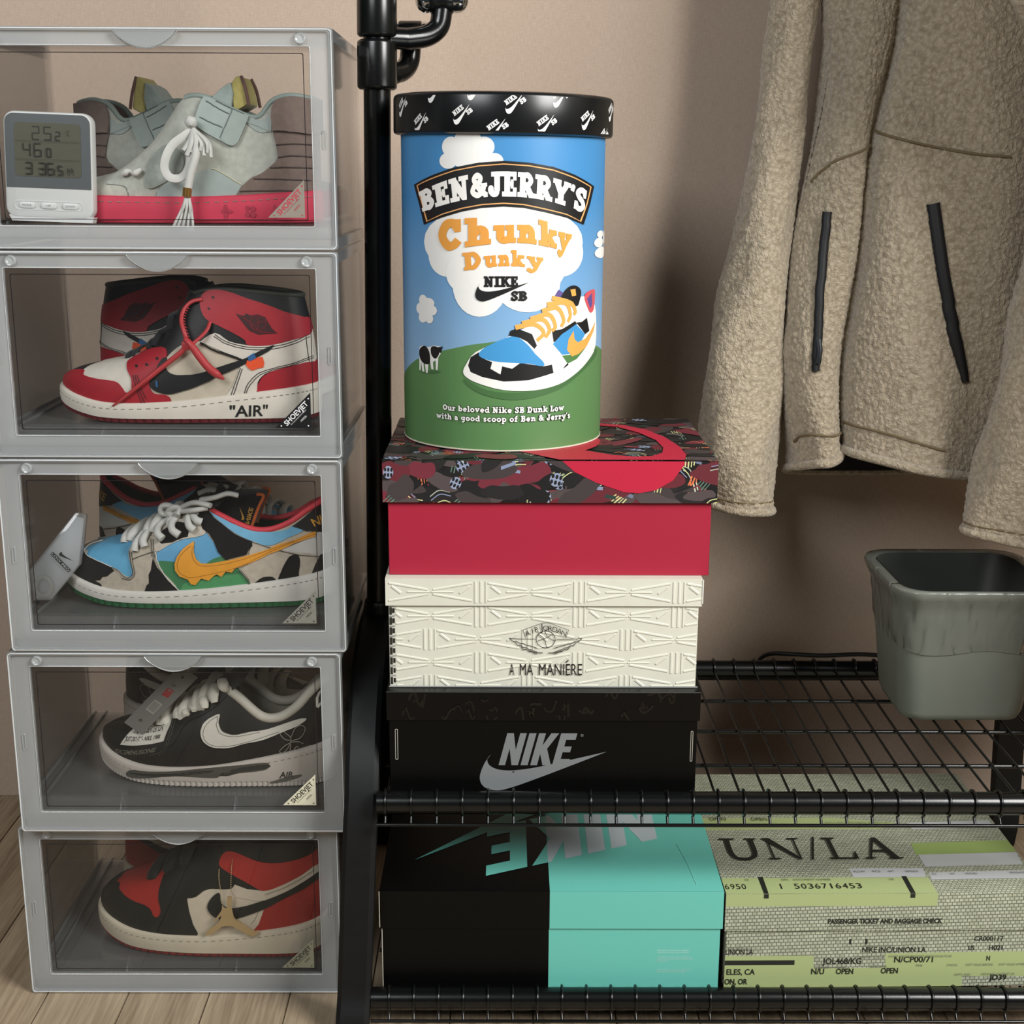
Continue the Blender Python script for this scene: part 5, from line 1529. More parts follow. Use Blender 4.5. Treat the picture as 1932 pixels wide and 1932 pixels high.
def place_pair(key, root, label2):
    """set the finished shoe in its box and copy it turned round for the second of the pair"""
    kb, f, b = POSE[key]
    bx = BOXES[kb]
    z = BH * kb + FLOORZ[kb] + 0.0006
    root.location = (f[0], f[1], z)
    root.rotation_euler = (0, 0, math.radians(f[2]))
    r2 = root.copy()
    COL.objects.link(r2)
    r2.location = (b[0], b[1], z)
    r2.rotation_euler = (0, 0, math.radians(b[2]))
    r2['label'] = label2
    for ch in list(root.children):
        if ch.get('front_only'):
            continue
        c = ch.copy()
        COL.objects.link(c)
        c.parent = r2
        for g in ch.children:
            d = g.copy()
            COL.objects.link(d)
            d.parent = c
    return r2


def shoe_root(label, group):
    return thing('sneaker', (0, 0, 0), label, 'shoe', group=group)


# --- red, white and black high top
f = FORMS['chicago']
S1 = shoe_root('front red, white and black high top with a red zip tie, toe left', 'red high tops in the clear box')
shoe_sole(f, S1, '#d9d3c6', '#5c151b')
shoe_upper(f, S1, '#1b1b1d', '#1b1c1e', '#33362f', 0.0030, 0.07)
shoe_panels('chicago', S1)
tongue(f, S1, -0.02, 0.136, 0.016, 0.028, 0.004, suede('#1c1b1d'))
laces(f, S1, (-0.20, -0.155, -0.11, -0.065, -0.02), 0.80, 0.0022, suede('#222326'))
place_pair('chicago', S1, 'rear red, white and black high top standing behind the zip-tied one, toe right')

# --- cow patterned low sneaker
f = FORMS['cow']
S2 = shoe_root('front low sneaker with cow patches, blue toe and yellow dripping side stripe', 'cow patterned low sneakers in the clear box')
shoe_sole(f, S2, '#d2d0c8', '#1f5a35', out_h=0.0070)
shoe_upper(f, S2, '#b9b0a0', '#1c4127', '#d8424e', 0.0034, 0.06)
shoe_panels('cow', S2, {'toe_guard': suede, 'heel_overlay': suede, 'heel_spot': suede, 'toe_guard_patch': suede, 'side_patch': suede, 'lace_patch': suede, 'eyestay': suede, 'eyestay_patch': suede})
tg = tongue(f, S2, 0.02, 0.132, 0.030, 0.030, 0.0055, suede('#17181a'))
laces(f, S2, (-0.235, -0.19, -0.145, -0.10, -0.055), 0.72, 0.0036, leather('#cfcfc9'), flat=(1.35, 0.75), lift=0.0062)
place_pair('cow', S2, 'rear low sneaker with cow patches and green lining, toe right')

# --- black low sneaker with white side tick
f = FORMS['peace']
S3 = shoe_root('front black low sneaker with a white tick stripe, paint-worn sole and grey hang tag', 'black low sneakers in the clear box')
shoe_sole(f, S3, '#bdb5ab', '#c4bdb2', out_h=0.0075, teeth=70)
shoe_upper(f, S3, '#131310', '#a9a596', '#c7c3b5', 0.0056, 0.075)
shoe_panels('peace', S3)
tongue(f, S3, 0.03, 0.137, 0.030, 0.028, 0.006, suede('#2a2a26'))
laces(f, S3, (-0.19, -0.15, -0.11, -0.07, -0.03, 0.01), 0.70, 0.0046, leather('#cdc9bb'), flat=(1.5, 0.7), lift=0.0065)
place_pair('peace', S3, 'rear black low sneaker behind the tagged one, toe right')

# --- red and black high top with gold pendant
f = FORMS['bred']
S4 = shoe_root('front red and black high top with a gold pendant, toe left', 'red and black high tops in the bottom box')
shoe_sole(f, S4, '#cfc5ae', '#7d2320')
shoe_upper(f, S4, '#141812', '#0e0f0d', '#141812', 0.0034, 0.07)
shoe_panels('bred', S4)
tongue(f, S4, -0.02, 0.150, 0.018, 0.028, 0.0055, suede('#1b1f1a'))
laces(f, S4, (-0.22, -0.18, -0.14, -0.10, -0.06, -0.02), 0.74, 0.0030, suede('#1a1e19'), lift=0.006)
place_pair('bred', S4, 'rear red and black high top seen heel first behind the pendant one')

# --- grey strapped high top with pink sole
f = FORMS['jasper']
S5 = shoe_root('front grey strapped high top with pink sole and white tassel', 'grey strapped high tops in the top box')
shoe_sole(f, S5, '#c93a52', '#bf3349', out_h=0.0035, teeth=4)
shoe_upper(f, S5, '#b3b6ac', '#6a5650', '#8b9892', 0.0030, 0.06, mat=suede)
shoe_panels('jasper', S5, {'heel_quilt': suede, 'heel_pillow': suede, 'vamp_shield': suede, 'toe_overlay': suede})
place_pair('jasper', S5, 'rear grey strapped high top, brown heel left, partly behind the thermometer')
TIE_TAIL = [(-0.4172, 1.4397, 0.7017), (-0.4032, 1.4377, 0.7118), (-0.3828, 1.4366, 0.7274), (-0.3631, 1.4379, 0.7425), (-0.3432, 1.4380, 0.7577), (-0.3341, 1.4383, 0.7664)]
TIE_LOOP = [(-0.3331, 1.4375, 0.7673), (-0.3365, 1.4381, 0.7799), (-0.3405, 1.4445, 0.7918), (-0.3391, 1.4511, 0.8022), (-0.3312, 1.4534, 0.8107), (-0.3192, 1.4535, 0.8139)]
TIE_TIP = [(-0.3356, 1.4361, 0.7738), (-0.3290, 1.4334, 0.7678), (-0.3215, 1.4327, 0.7569), (-0.3124, 1.4318, 0.7451), (-0.3041, 1.4319, 0.7380), (-0.2959, 1.4331, 0.7317)]
TIE_BACK = [(-0.3109, 1.4465, 0.7901), (-0.3133, 1.4411, 0.7828), (-0.3199, 1.4367, 0.7754), (-0.3292, 1.4344, 0.7677)]
TAG_QUAD = [(-0.4437, 1.4982, 0.3159), (-0.4189, 1.4677, 0.3150), (-0.3504, 1.4777, 0.3798), (-0.3746, 1.4816, 0.3946)]
TAG_STRING = [(-0.3713, 1.4835, 0.3800), (-0.3635, 1.4814, 0.3896), (-0.3481, 1.4823, 0.4005), (-0.3277, 1.4797, 0.4048)]
FIGURE = [(-0.3243, 1.4529, 0.1180), (-0.3189, 1.4527, 0.1178), (-0.3204, 1.4515, 0.1050), (-0.3191, 1.4510, 0.0984), (-0.3181, 1.4506, 0.0918), (-0.3163, 1.4505, 0.0884), (-0.3091, 1.4503, 0.0833), (-0.3000, 1.4503, 0.0764), (-0.2932, 1.4504, 0.0725), (-0.2893, 1.4505, 0.0737), (-0.2903, 1.4505, 0.0693), (-0.2959, 1.4505, 0.0656), (-0.3035, 1.4504, 0.0685), (-0.3141, 1.4502, 0.0756), (-0.3201, 1.4503, 0.0795), (-0.3263, 1.4503, 0.0798), (-0.3326, 1.4502, 0.0790), (-0.3374, 1.4501, 0.0747), (-0.3439, 1.4501, 0.0695), (-0.3510, 1.4502, 0.0669), (-0.3519, 1.4501, 0.0698), (-0.3467, 1.4501, 0.0756), (-0.3387, 1.4503, 0.0816), (-0.3337, 1.4505, 0.0883), (-0.3323, 1.4508, 0.0934), (-0.3344, 1.4507, 0.0917), (-0.3393, 1.4504, 0.0858), (-0.3416, 1.4504, 0.0858), (-0.3399, 1.4506, 0.0883), (-0.3351, 1.4509, 0.0950), (-0.3318, 1.4513, 0.1000), (-0.3309, 1.4517, 0.1049), (-0.3278, 1.4514, 0.1025), (-0.3247, 1.4514, 0.1030), (-0.3253, 1.4519, 0.1083)]
CHAIN_A = [(-0.3190, 1.4669, 0.1591), (-0.3202, 1.4630, 0.1500), (-0.3207, 1.4586, 0.1371), (-0.3207, 1.4530, 0.1197)]
CHAIN_B = [(-0.3351, 1.4635, 0.1472), (-0.3351, 1.4593, 0.1367), (-0.3332, 1.4560, 0.1231), (-0.3309, 1.4517, 0.1049)]
LOOP = [(0.0304, -0.0515, 0.0941), (0.0215, -0.0567, 0.0872), (0.0111, -0.0614, 0.0790), (0.0048, -0.0664, 0.0668), (0.0029, -0.0670, 0.0547), (0.0077, -0.0658, 0.0466), (0.0173, -0.0650, 0.0459), (0.0248, -0.0657, 0.0521), (0.0286, -0.0642, 0.0642), (0.0271, -0.0585, 0.0778), (0.0290, -0.0526, 0.0887)]
STRAND = [(0.0323, -0.0539, 0.0914), (0.0350, -0.0623, 0.0751), (0.0339, -0.0657, 0.0642), (0.0294, -0.0673, 0.0507), (0.0261, -0.0684, 0.0358)]
FERRULE = [(0.0257, -0.0684, 0.0365), (0.0246, -0.0686, 0.0276)]
FRINGE = [[(0.0236, -0.0688, 0.0276), (0.0196, -0.0692, 0.0167), (0.0108, -0.0712, -0.0004), (0.0065, -0.0686, -0.0081)], [(0.0240, -0.0687, 0.0276), (0.0212, -0.0708, 0.0168), (0.0115, -0.0651, -0.0003), (0.0093, -0.0683, -0.0081)], [(0.0244, -0.0686, 0.0276), (0.0214, -0.0674, 0.0167), (0.0154, -0.0705, 0.0002), (0.0120, -0.0680, -0.0081)], [(0.0248, -0.0686, 0.0277), (0.0227, -0.0682, 0.0167), (0.0163, -0.0647, 0.0002), (0.0148, -0.0677, -0.0081)], [(0.0252, -0.0685, 0.0277), (0.0245, -0.0705, 0.0168), (0.0200, -0.0696, 0.0007), (0.0175, -0.0673, -0.0081)], [(0.0256, -0.0684, 0.0277), (0.0248, -0.0674, 0.0167), (0.0211, -0.0645, 0.0008), (0.0202, -0.0669, -0.0081)], [(0.0261, -0.0684, 0.0277), (0.0259, -0.0672, 0.0167), (0.0245, -0.0684, 0.0012), (0.0230, -0.0665, -0.0081)], [(0.0265, -0.0683, 0.0277), (0.0277, -0.0700, 0.0168), (0.0259, -0.0645, 0.0014), (0.0257, -0.0661, -0.0081)], [(0.0269, -0.0683, 0.0277), (0.0282, -0.0674, 0.0167), (0.0290, -0.0670, 0.0018), (0.0284, -0.0657, -0.0081)]]
TUFT = [[(0.0309, -0.0532, 0.0954), (0.0282, -0.0615, 0.0831), (0.0224, -0.0653, 0.0736)], [(0.0309, -0.0532, 0.0954), (0.0315, -0.0646, 0.0820), (0.0259, -0.0659, 0.0686)], [(0.0309, -0.0532, 0.0954), (0.0332, -0.0616, 0.0810), (0.0295, -0.0652, 0.0718)], [(0.0309, -0.0532, 0.0954), (0.0364, -0.0640, 0.0831), (0.0330, -0.0655, 0.0668)], [(0.0309, -0.0532, 0.0954), (0.0381, -0.0610, 0.0821), (0.0366, -0.0648, 0.0699)], [(0.0309, -0.0532, 0.0954), (0.0413, -0.0639, 0.0810), (0.0402, -0.0640, 0.0730)], [(0.0309, -0.0532, 0.0954), (0.0430, -0.0603, 0.0832), (0.0436, -0.0641, 0.0681)], [(0.0309, -0.0532, 0.0954), (0.0462, -0.0632, 0.0821), (0.0472, -0.0634, 0.0712)], [(0.0309, -0.0532, 0.0954), (0.0479, -0.0600, 0.0811), (0.0506, -0.0634, 0.0662)]]
KNOT = [(0.0262, -0.0508, 0.0975), (0.0320, -0.0516, 0.0982)]
TOE_LACE = [(-0.0467, -0.0487, 0.0490), (-0.0387, -0.0508, 0.0525), (-0.0323, -0.0537, 0.0504), (-0.0254, -0.0521, 0.0546)]
BOW = [[(-0.0116, -0.0238, 0.1046), (-0.0212, -0.0247, 0.1116), (-0.0295, -0.0251, 0.1116), (-0.0319, -0.0242, 0.1053), (-0.0257, -0.0229, 0.1016), (-0.0109, -0.0264, 0.1044)], [(-0.0164, -0.0312, 0.1012), (-0.0222, -0.0256, 0.1040), (-0.0166, -0.0288, 0.1101), (-0.0101, -0.0282, 0.1092), (-0.0101, -0.0352, 0.1023)], [(-0.0113, -0.0243, 0.1082), (0.0096, -0.0363, 0.1184), (0.0291, -0.0406, 0.1163)], [(-0.0110, -0.0258, 0.1051), (0.0102, -0.0399, 0.1107), (0.0245, -0.0364, 0.1126)], [(0.0172, -0.0329, 0.1211), (0.0345, -0.0401, 0.1256), (0.0483, -0.0412, 0.1303), (0.0591, -0.0377, 0.1277)], [(0.0081, -0.0116, 0.1228), (0.0200, -0.0105, 0.1271), (0.0342, -0.0127, 0.1261), (0.0380, -0.0067, 0.1308)]]
DRAPE = [[(-0.0526, -0.0059, 0.0819), (-0.0526, -0.0310, 0.0797), (-0.0561, -0.0430, 0.0725), (-0.0575, -0.0463, 0.0647)], [(-0.0444, -0.0091, 0.0864), (-0.0457, -0.0336, 0.0823), (-0.0481, -0.0433, 0.0762), (-0.0455, -0.0467, 0.0694)], [(-0.0241, -0.0234, 0.0956), (-0.0326, -0.0303, 0.0903), (-0.0317, -0.0428, 0.0850), (-0.0251, -0.0462, 0.0791)], [(-0.0111, -0.0264, 0.1001), (-0.0164, -0.0354, 0.0954), (-0.0141, -0.0445, 0.0892), (-0.0065, -0.0457, 0.0836)], [(0.0054, -0.0299, 0.1047), (0.0019, -0.0362, 0.1010), (0.0045, -0.0436, 0.0944), (0.0091, -0.0432, 0.0892)], [(0.0109, -0.0309, 0.1067), (0.0075, -0.0345, 0.1042), (0.0123, -0.0405, 0.0997), (0.0179, -0.0398, 0.0971)]]
PETALS = [[(-0.0276, -0.0097, 0.0869), (-0.0259, -0.0284, 0.0863), (-0.0225, -0.0386, 0.0825)], [(-0.0183, -0.0123, 0.0966), (-0.0173, -0.0271, 0.0927), (-0.0119, -0.0391, 0.0889)], [(-0.0056, -0.0157, 0.1050), (-0.0018, -0.0347, 0.1014), (0.0012, -0.0416, 0.0930)], [(0.0085, -0.0237, 0.1153), (0.0095, -0.0350, 0.1084), (0.0121, -0.0395, 0.0999)], [(0.0180, -0.0277, 0.1237), (0.0223, -0.0347, 0.1186), (0.0255, -0.0334, 0.1134)], [(-0.0293, -0.0189, 0.0839), (-0.0307, -0.0313, 0.0808), (-0.0335, -0.0344, 0.0754)]]
TONGUE_PAD = [(0.0247, 0.1045), (0.0338, 0.1185), (0.0492, 0.1229), (0.0746, 0.1238), (0.0821, 0.1221), (0.0757, 0.1081), (0.0662, 0.0836), (0.0477, 0.0888)]
TONGUE_LABEL = [(0.0607, 0.0909), (0.0660, 0.1092), (0.0707, 0.1080), (0.0652, 0.0895)]
TONGUE_TICK = [(0.0548, 0.1091), (0.0609, 0.0944)]
# ------------------------------------------------------------------ chunky slab serif lettering (cap height 1)
def R_(x0, x1, y0, y1):
    return ('R', x0, x1, y0, y1)


def S_(w, *p):
    return ('S', w, p)


def L_(w, *p):
    return ('L', w, p)


SF = 0.16


def sb(x0, x1):
    return R_(x0, x1, 0, SF)


def st(x0, x1, y=1.0):
    return R_(x0, x1, y - SF, y)


SLAB = {
    'B': (0.84, [R_(0.12, 0.38, 0, 1), sb(0, 0.5), st(0, 0.5), S_(0.2, (0.36, 0.91), (0.52, 0.905), (0.655, 0.74), (0.52, 0.575), (0.36, 0.57)), S_(0.22, (0.36, 0.49), (0.55, 0.485), (0.70, 0.29), (0.55, 0.10), (0.36, 0.09))]),
    'E': (0.80, [R_(0.12, 0.38, 0, 1), sb(0, 0.74), st(0, 0.72), R_(0.58, 0.74, 0, 0.34), R_(0.58, 0.72, 0.68, 1), R_(0.3, 0.52, 0.43, 0.58), R_(0.46, 0.57, 0.34, 0.67)]),
    'N': (0.98, [R_(0.12, 0.32, 0, 1), sb(0, 0.44), st(0, 0.34), L_(0.27, (0.20, 0.93), (0.72, 0.07)), R_(0.64, 0.82, 0, 1), st(0.5, 0.94)]),
    '&': (0.98, [S_(0.2, (0.80, 0.50), (0.70, 0.24), (0.42, 0.09), (0.16, 0.25), (0.28, 0.50), (0.52, 0.62), (0.60, 0.80), (0.42, 0.92), (0.26, 0.78), (0.36, 0.56), (0.60, 0.26), (0.88, 0.08)), R_(0.62, 0.94, 0.44, 0.56), sb(0.78, 0.96)]),
    'J': (0.74, [R_(0.36, 0.62, 0.24, 1), st(0.2, 0.74), S_(0.23, (0.49, 0.30), (0.45, 0.13), (0.28, 0.10), (0.14, 0.22), (0.16, 0.34)), ('O', 0.15, 0.30, 0.14)]),
    'R': (0.90, [R_(0.12, 0.38, 0, 1), sb(0, 0.48), st(0, 0.5), S_(0.2, (0.36, 0.91), (0.55, 0.905), (0.69, 0.71), (0.55, 0.51), (0.36, 0.50)), L_(0.25, (0.46, 0.48), (0.74, 0.06)), sb(0.62, 0.92)]),
    'Y': (0.88, [L_(0.25, (0.15, 0.96), (0.44, 0.44)), L_(0.2, (0.74, 0.96), (0.45, 0.44)), R_(0.31, 0.57, 0, 0.5), sb(0.18, 0.70), st(0, 0.38), st(0.56, 0.9)]),
    "'": (0.26, [L_(0.16, (0.15, 0.98), (0.10, 0.72)), ('O', 0.14, 0.92, 0.09)]),
    'S': (0.74, [S_(0.21, (0.62, 0.74), (0.52, 0.90), (0.30, 0.90), (0.15, 0.74), (0.28, 0.57), (0.48, 0.45), (0.60, 0.27), (0.44, 0.10), (0.22, 0.11), (0.10, 0.28)), R_(0.55, 0.69, 0.64, 0.98), R_(0.03, 0.17, 0.03, 0.36)]),
    'C': (0.86, [S_(0.25, (0.72, 0.72), (0.58, 0.89), (0.34, 0.86), (0.15, 0.50), (0.34, 0.14), (0.58, 0.12), (0.74, 0.27)), R_(0.63, 0.80, 0.60, 1.0)]),
    'D': (0.92, [R_(0.12, 0.38, 0, 1), sb(0, 0.5), st(0, 0.5), S_(0.23, (0.36, 0.90), (0.58, 0.87), (0.76, 0.50), (0.58, 0.13), (0.36, 0.10))]),
    'I': (0.56, [R_(0.15, 0.41, 0, 1), sb(0.02, 0.54), st(0.02, 0.54)]),
    'K': (0.94, [R_(0.12, 0.38, 0, 1), sb(0, 0.48), st(0, 0.48), L_(0.2, (0.36, 0.44), (0.74, 0.92)), L_(0.24, (0.46, 0.58), (0.78, 0.08)), st(0.56, 0.92), sb(0.64, 0.96)]),
    'O': (0.90, [('C', 0.45, 0.5, 0.32, 0.38, 0.24)]),
    'L': (0.78, [R_(0.12, 0.38, 0, 1), sb(0, 0.74), st(0, 0.5), R_(0.56, 0.74, 0, 0.4)]),
    'h': (0.86, [R_(0.12, 0.36, 0, 1.02), sb(0, 0.46), st(0, 0.30, 1.02), S_(0.23, (0.30, 0.42), (0.46, 0.60), (0.63, 0.50), (0.65, 0.10)), sb(0.52, 0.84)]),
    'u': (0.86, [R_(0.10, 0.34, 0.2, 0.70), st(0, 0.30, 0.70), S_(0.23, (0.22, 0.34), (0.26, 0.14), (0.44, 0.09), (0.62, 0.22)), R_(0.52, 0.76, 0, 0.70), st(0.44, 0.70, 0.70), sb(0.56, 0.86)]),
    'n': (0.86, [R_(0.12, 0.36, 0, 0.70), sb(0, 0.46), st(0, 0.30, 0.70), S_(0.23, (0.30, 0.42), (0.46, 0.60), (0.63, 0.50), (0.65, 0.10)), sb(0.52, 0.84)]),
    'k': (0.88, [R_(0.12, 0.36, 0, 1.02), sb(0, 0.46), st(0, 0.30, 1.02), L_(0.18, (0.34, 0.28), (0.68, 0.64)), L_(0.22, (0.44, 0.40), (0.70, 0.08)), st(0.5, 0.84, 0.72), sb(0.56, 0.88)]),
    'y': (0.84, [L_(0.23, (0.16, 0.66), (0.44, 0.10)), S_(0.18, (0.72, 0.66), (0.54, 0.24), (0.40, -0.12), (0.22, -0.26), (0.08, -0.18)), st(0, 0.38, 0.72), st(0.5, 0.86, 0.72), ('O', 0.10, -0.17, 0.12)]),
    'a': (0.76, [S_(0.2, (0.14, 0.54), (0.32, 0.61), (0.52, 0.50), (0.53, 0.10)), S_(0.18, (0.50, 0.36), (0.26, 0.38), (0.15, 0.20), (0.28, 0.08), (0.50, 0.16)), sb(0.46, 0.74)]),
    'b': (0.82, [R_(0.10, 0.33, 0, 1.02), st(0, 0.28, 1.02), ('C', 0.43, 0.34, 0.25, 0.25, 0.21)]),
    'c': (0.70, [S_(0.22, (0.58, 0.50), (0.42, 0.60), (0.18, 0.44), (0.18, 0.22), (0.42, 0.09), (0.60, 0.20))]),
    'd': (0.84, [R_(0.50, 0.73, 0, 1.02), st(0.38, 0.70, 1.02), sb(0.55, 0.84), ('C', 0.38, 0.34, 0.25, 0.25, 0.21)]),
    'e': (0.76, [S_(0.2, (0.16, 0.34), (0.60, 0.36), (0.56, 0.54), (0.36, 0.61), (0.15, 0.42), (0.20, 0.17), (0.42, 0.08), (0.62, 0.17))]),
    'f': (0.56, [R_(0.12, 0.35, 0, 0.8), sb(0, 0.46), S_(0.19, (0.24, 0.74), (0.32, 0.94), (0.50, 0.92)), R_(0, 0.50, 0.54, 0.70)]),
    'g': (0.80, [('C', 0.36, 0.40, 0.22, 0.21, 0.2), R_(0.48, 0.70, -0.1, 0.70), S_(0.2, (0.59, -0.05), (0.46, -0.22), (0.20, -0.20)), st(0.5, 0.78, 0.70)]),
    'i': (0.46, [R_(0.11, 0.34, 0, 0.70), sb(0, 0.46), st(0, 0.28, 0.70), ('O', 0.22, 0.90, 0.13)]),
    'l': (0.46, [R_(0.11, 0.34, 0, 1.02), sb(0, 0.46), st(0, 0.28, 1.02)]),
    'o': (0.78, [('C', 0.38, 0.34, 0.26, 0.25, 0.22)]),
    'p': (0.82, [R_(0.10, 0.33, -0.3, 0.70), st(0, 0.28, 0.70), R_(0, 0.44, -0.36, -0.22), ('C', 0.43, 0.34, 0.25, 0.25, 0.21)]),
    'r': (0.64, [R_(0.11, 0.34, 0, 0.70), sb(0, 0.46), st(0, 0.28, 0.70), S_(0.2, (0.30, 0.40), (0.40, 0.58), (0.56, 0.58)), ('O', 0.54, 0.54, 0.1)]),
    's': (0.62, [S_(0.19, (0.52, 0.52), (0.32, 0.62), (0.16, 0.48), (0.34, 0.34), (0.50, 0.20), (0.30, 0.08), (0.10, 0.16))]),
    't': (0.56, [R_(0.14, 0.36, 0.2, 0.92), R_(0, 0.50, 0.54, 0.70), S_(0.2, (0.25, 0.28), (0.30, 0.11), (0.50, 0.12))]),
    'v': (0.80, [L_(0.23, (0.16, 0.66), (0.40, 0.08)), L_(0.17, (0.66, 0.66), (0.42, 0.08)), st(0, 0.36, 0.72), st(0.48, 0.80, 0.72)]),
    'w': (1.10, [L_(0.21, (0.15, 0.66), (0.34, 0.08)), L_(0.16, (0.52, 0.66), (0.36, 0.08)), L_(0.21, (0.52, 0.66), (0.72, 0.08)), L_(0.16, (0.94, 0.66), (0.74, 0.08)), st(0, 0.34, 0.72), st(0.78, 1.1, 0.72)]),
    ' ': (0.38, []),
}


def slab_text(txt, col, grow=0.0, space=0.02):
    """artwork of a line in unit cap height starting at x=0; returns (art, width)"""
    art = Art()
    x = 0.0
    g = grow
    for ch in txt:
        adv, items = SLAB[ch]
        for it in items:
            k = it[0]
            if k == 'R':
                art.rect(x + it[1] - g, x + it[2] + g, it[3] - g, it[4] + g, col)
            elif k == 'S':
                art.stroke([(x + p[0], p[1]) for p in it[2]], it[1] + 2 * g, col, smooth=6)
            elif k == 'L':
                art.stroke([(x + p[0], p[1]) for p in it[2]], it[1] + 2 * g, col)
            elif k == 'O':
                art.ell(x + it[1], it[2], it[3] + g, it[3] + g, col, n=14)
            elif k == 'C':
                P = [(x + it[1] + it[3] * math.cos(2 * PI * i / 24), it[2] + it[4] * math.sin(2 * PI * i / 24)) for i in range(24)]
                art.stroke(P, it[5] + 2 * g, col, closed=True)
        x += adv + space
    # one ink layer per letter is enough: shapes of a line share close layers
    return art, x - space
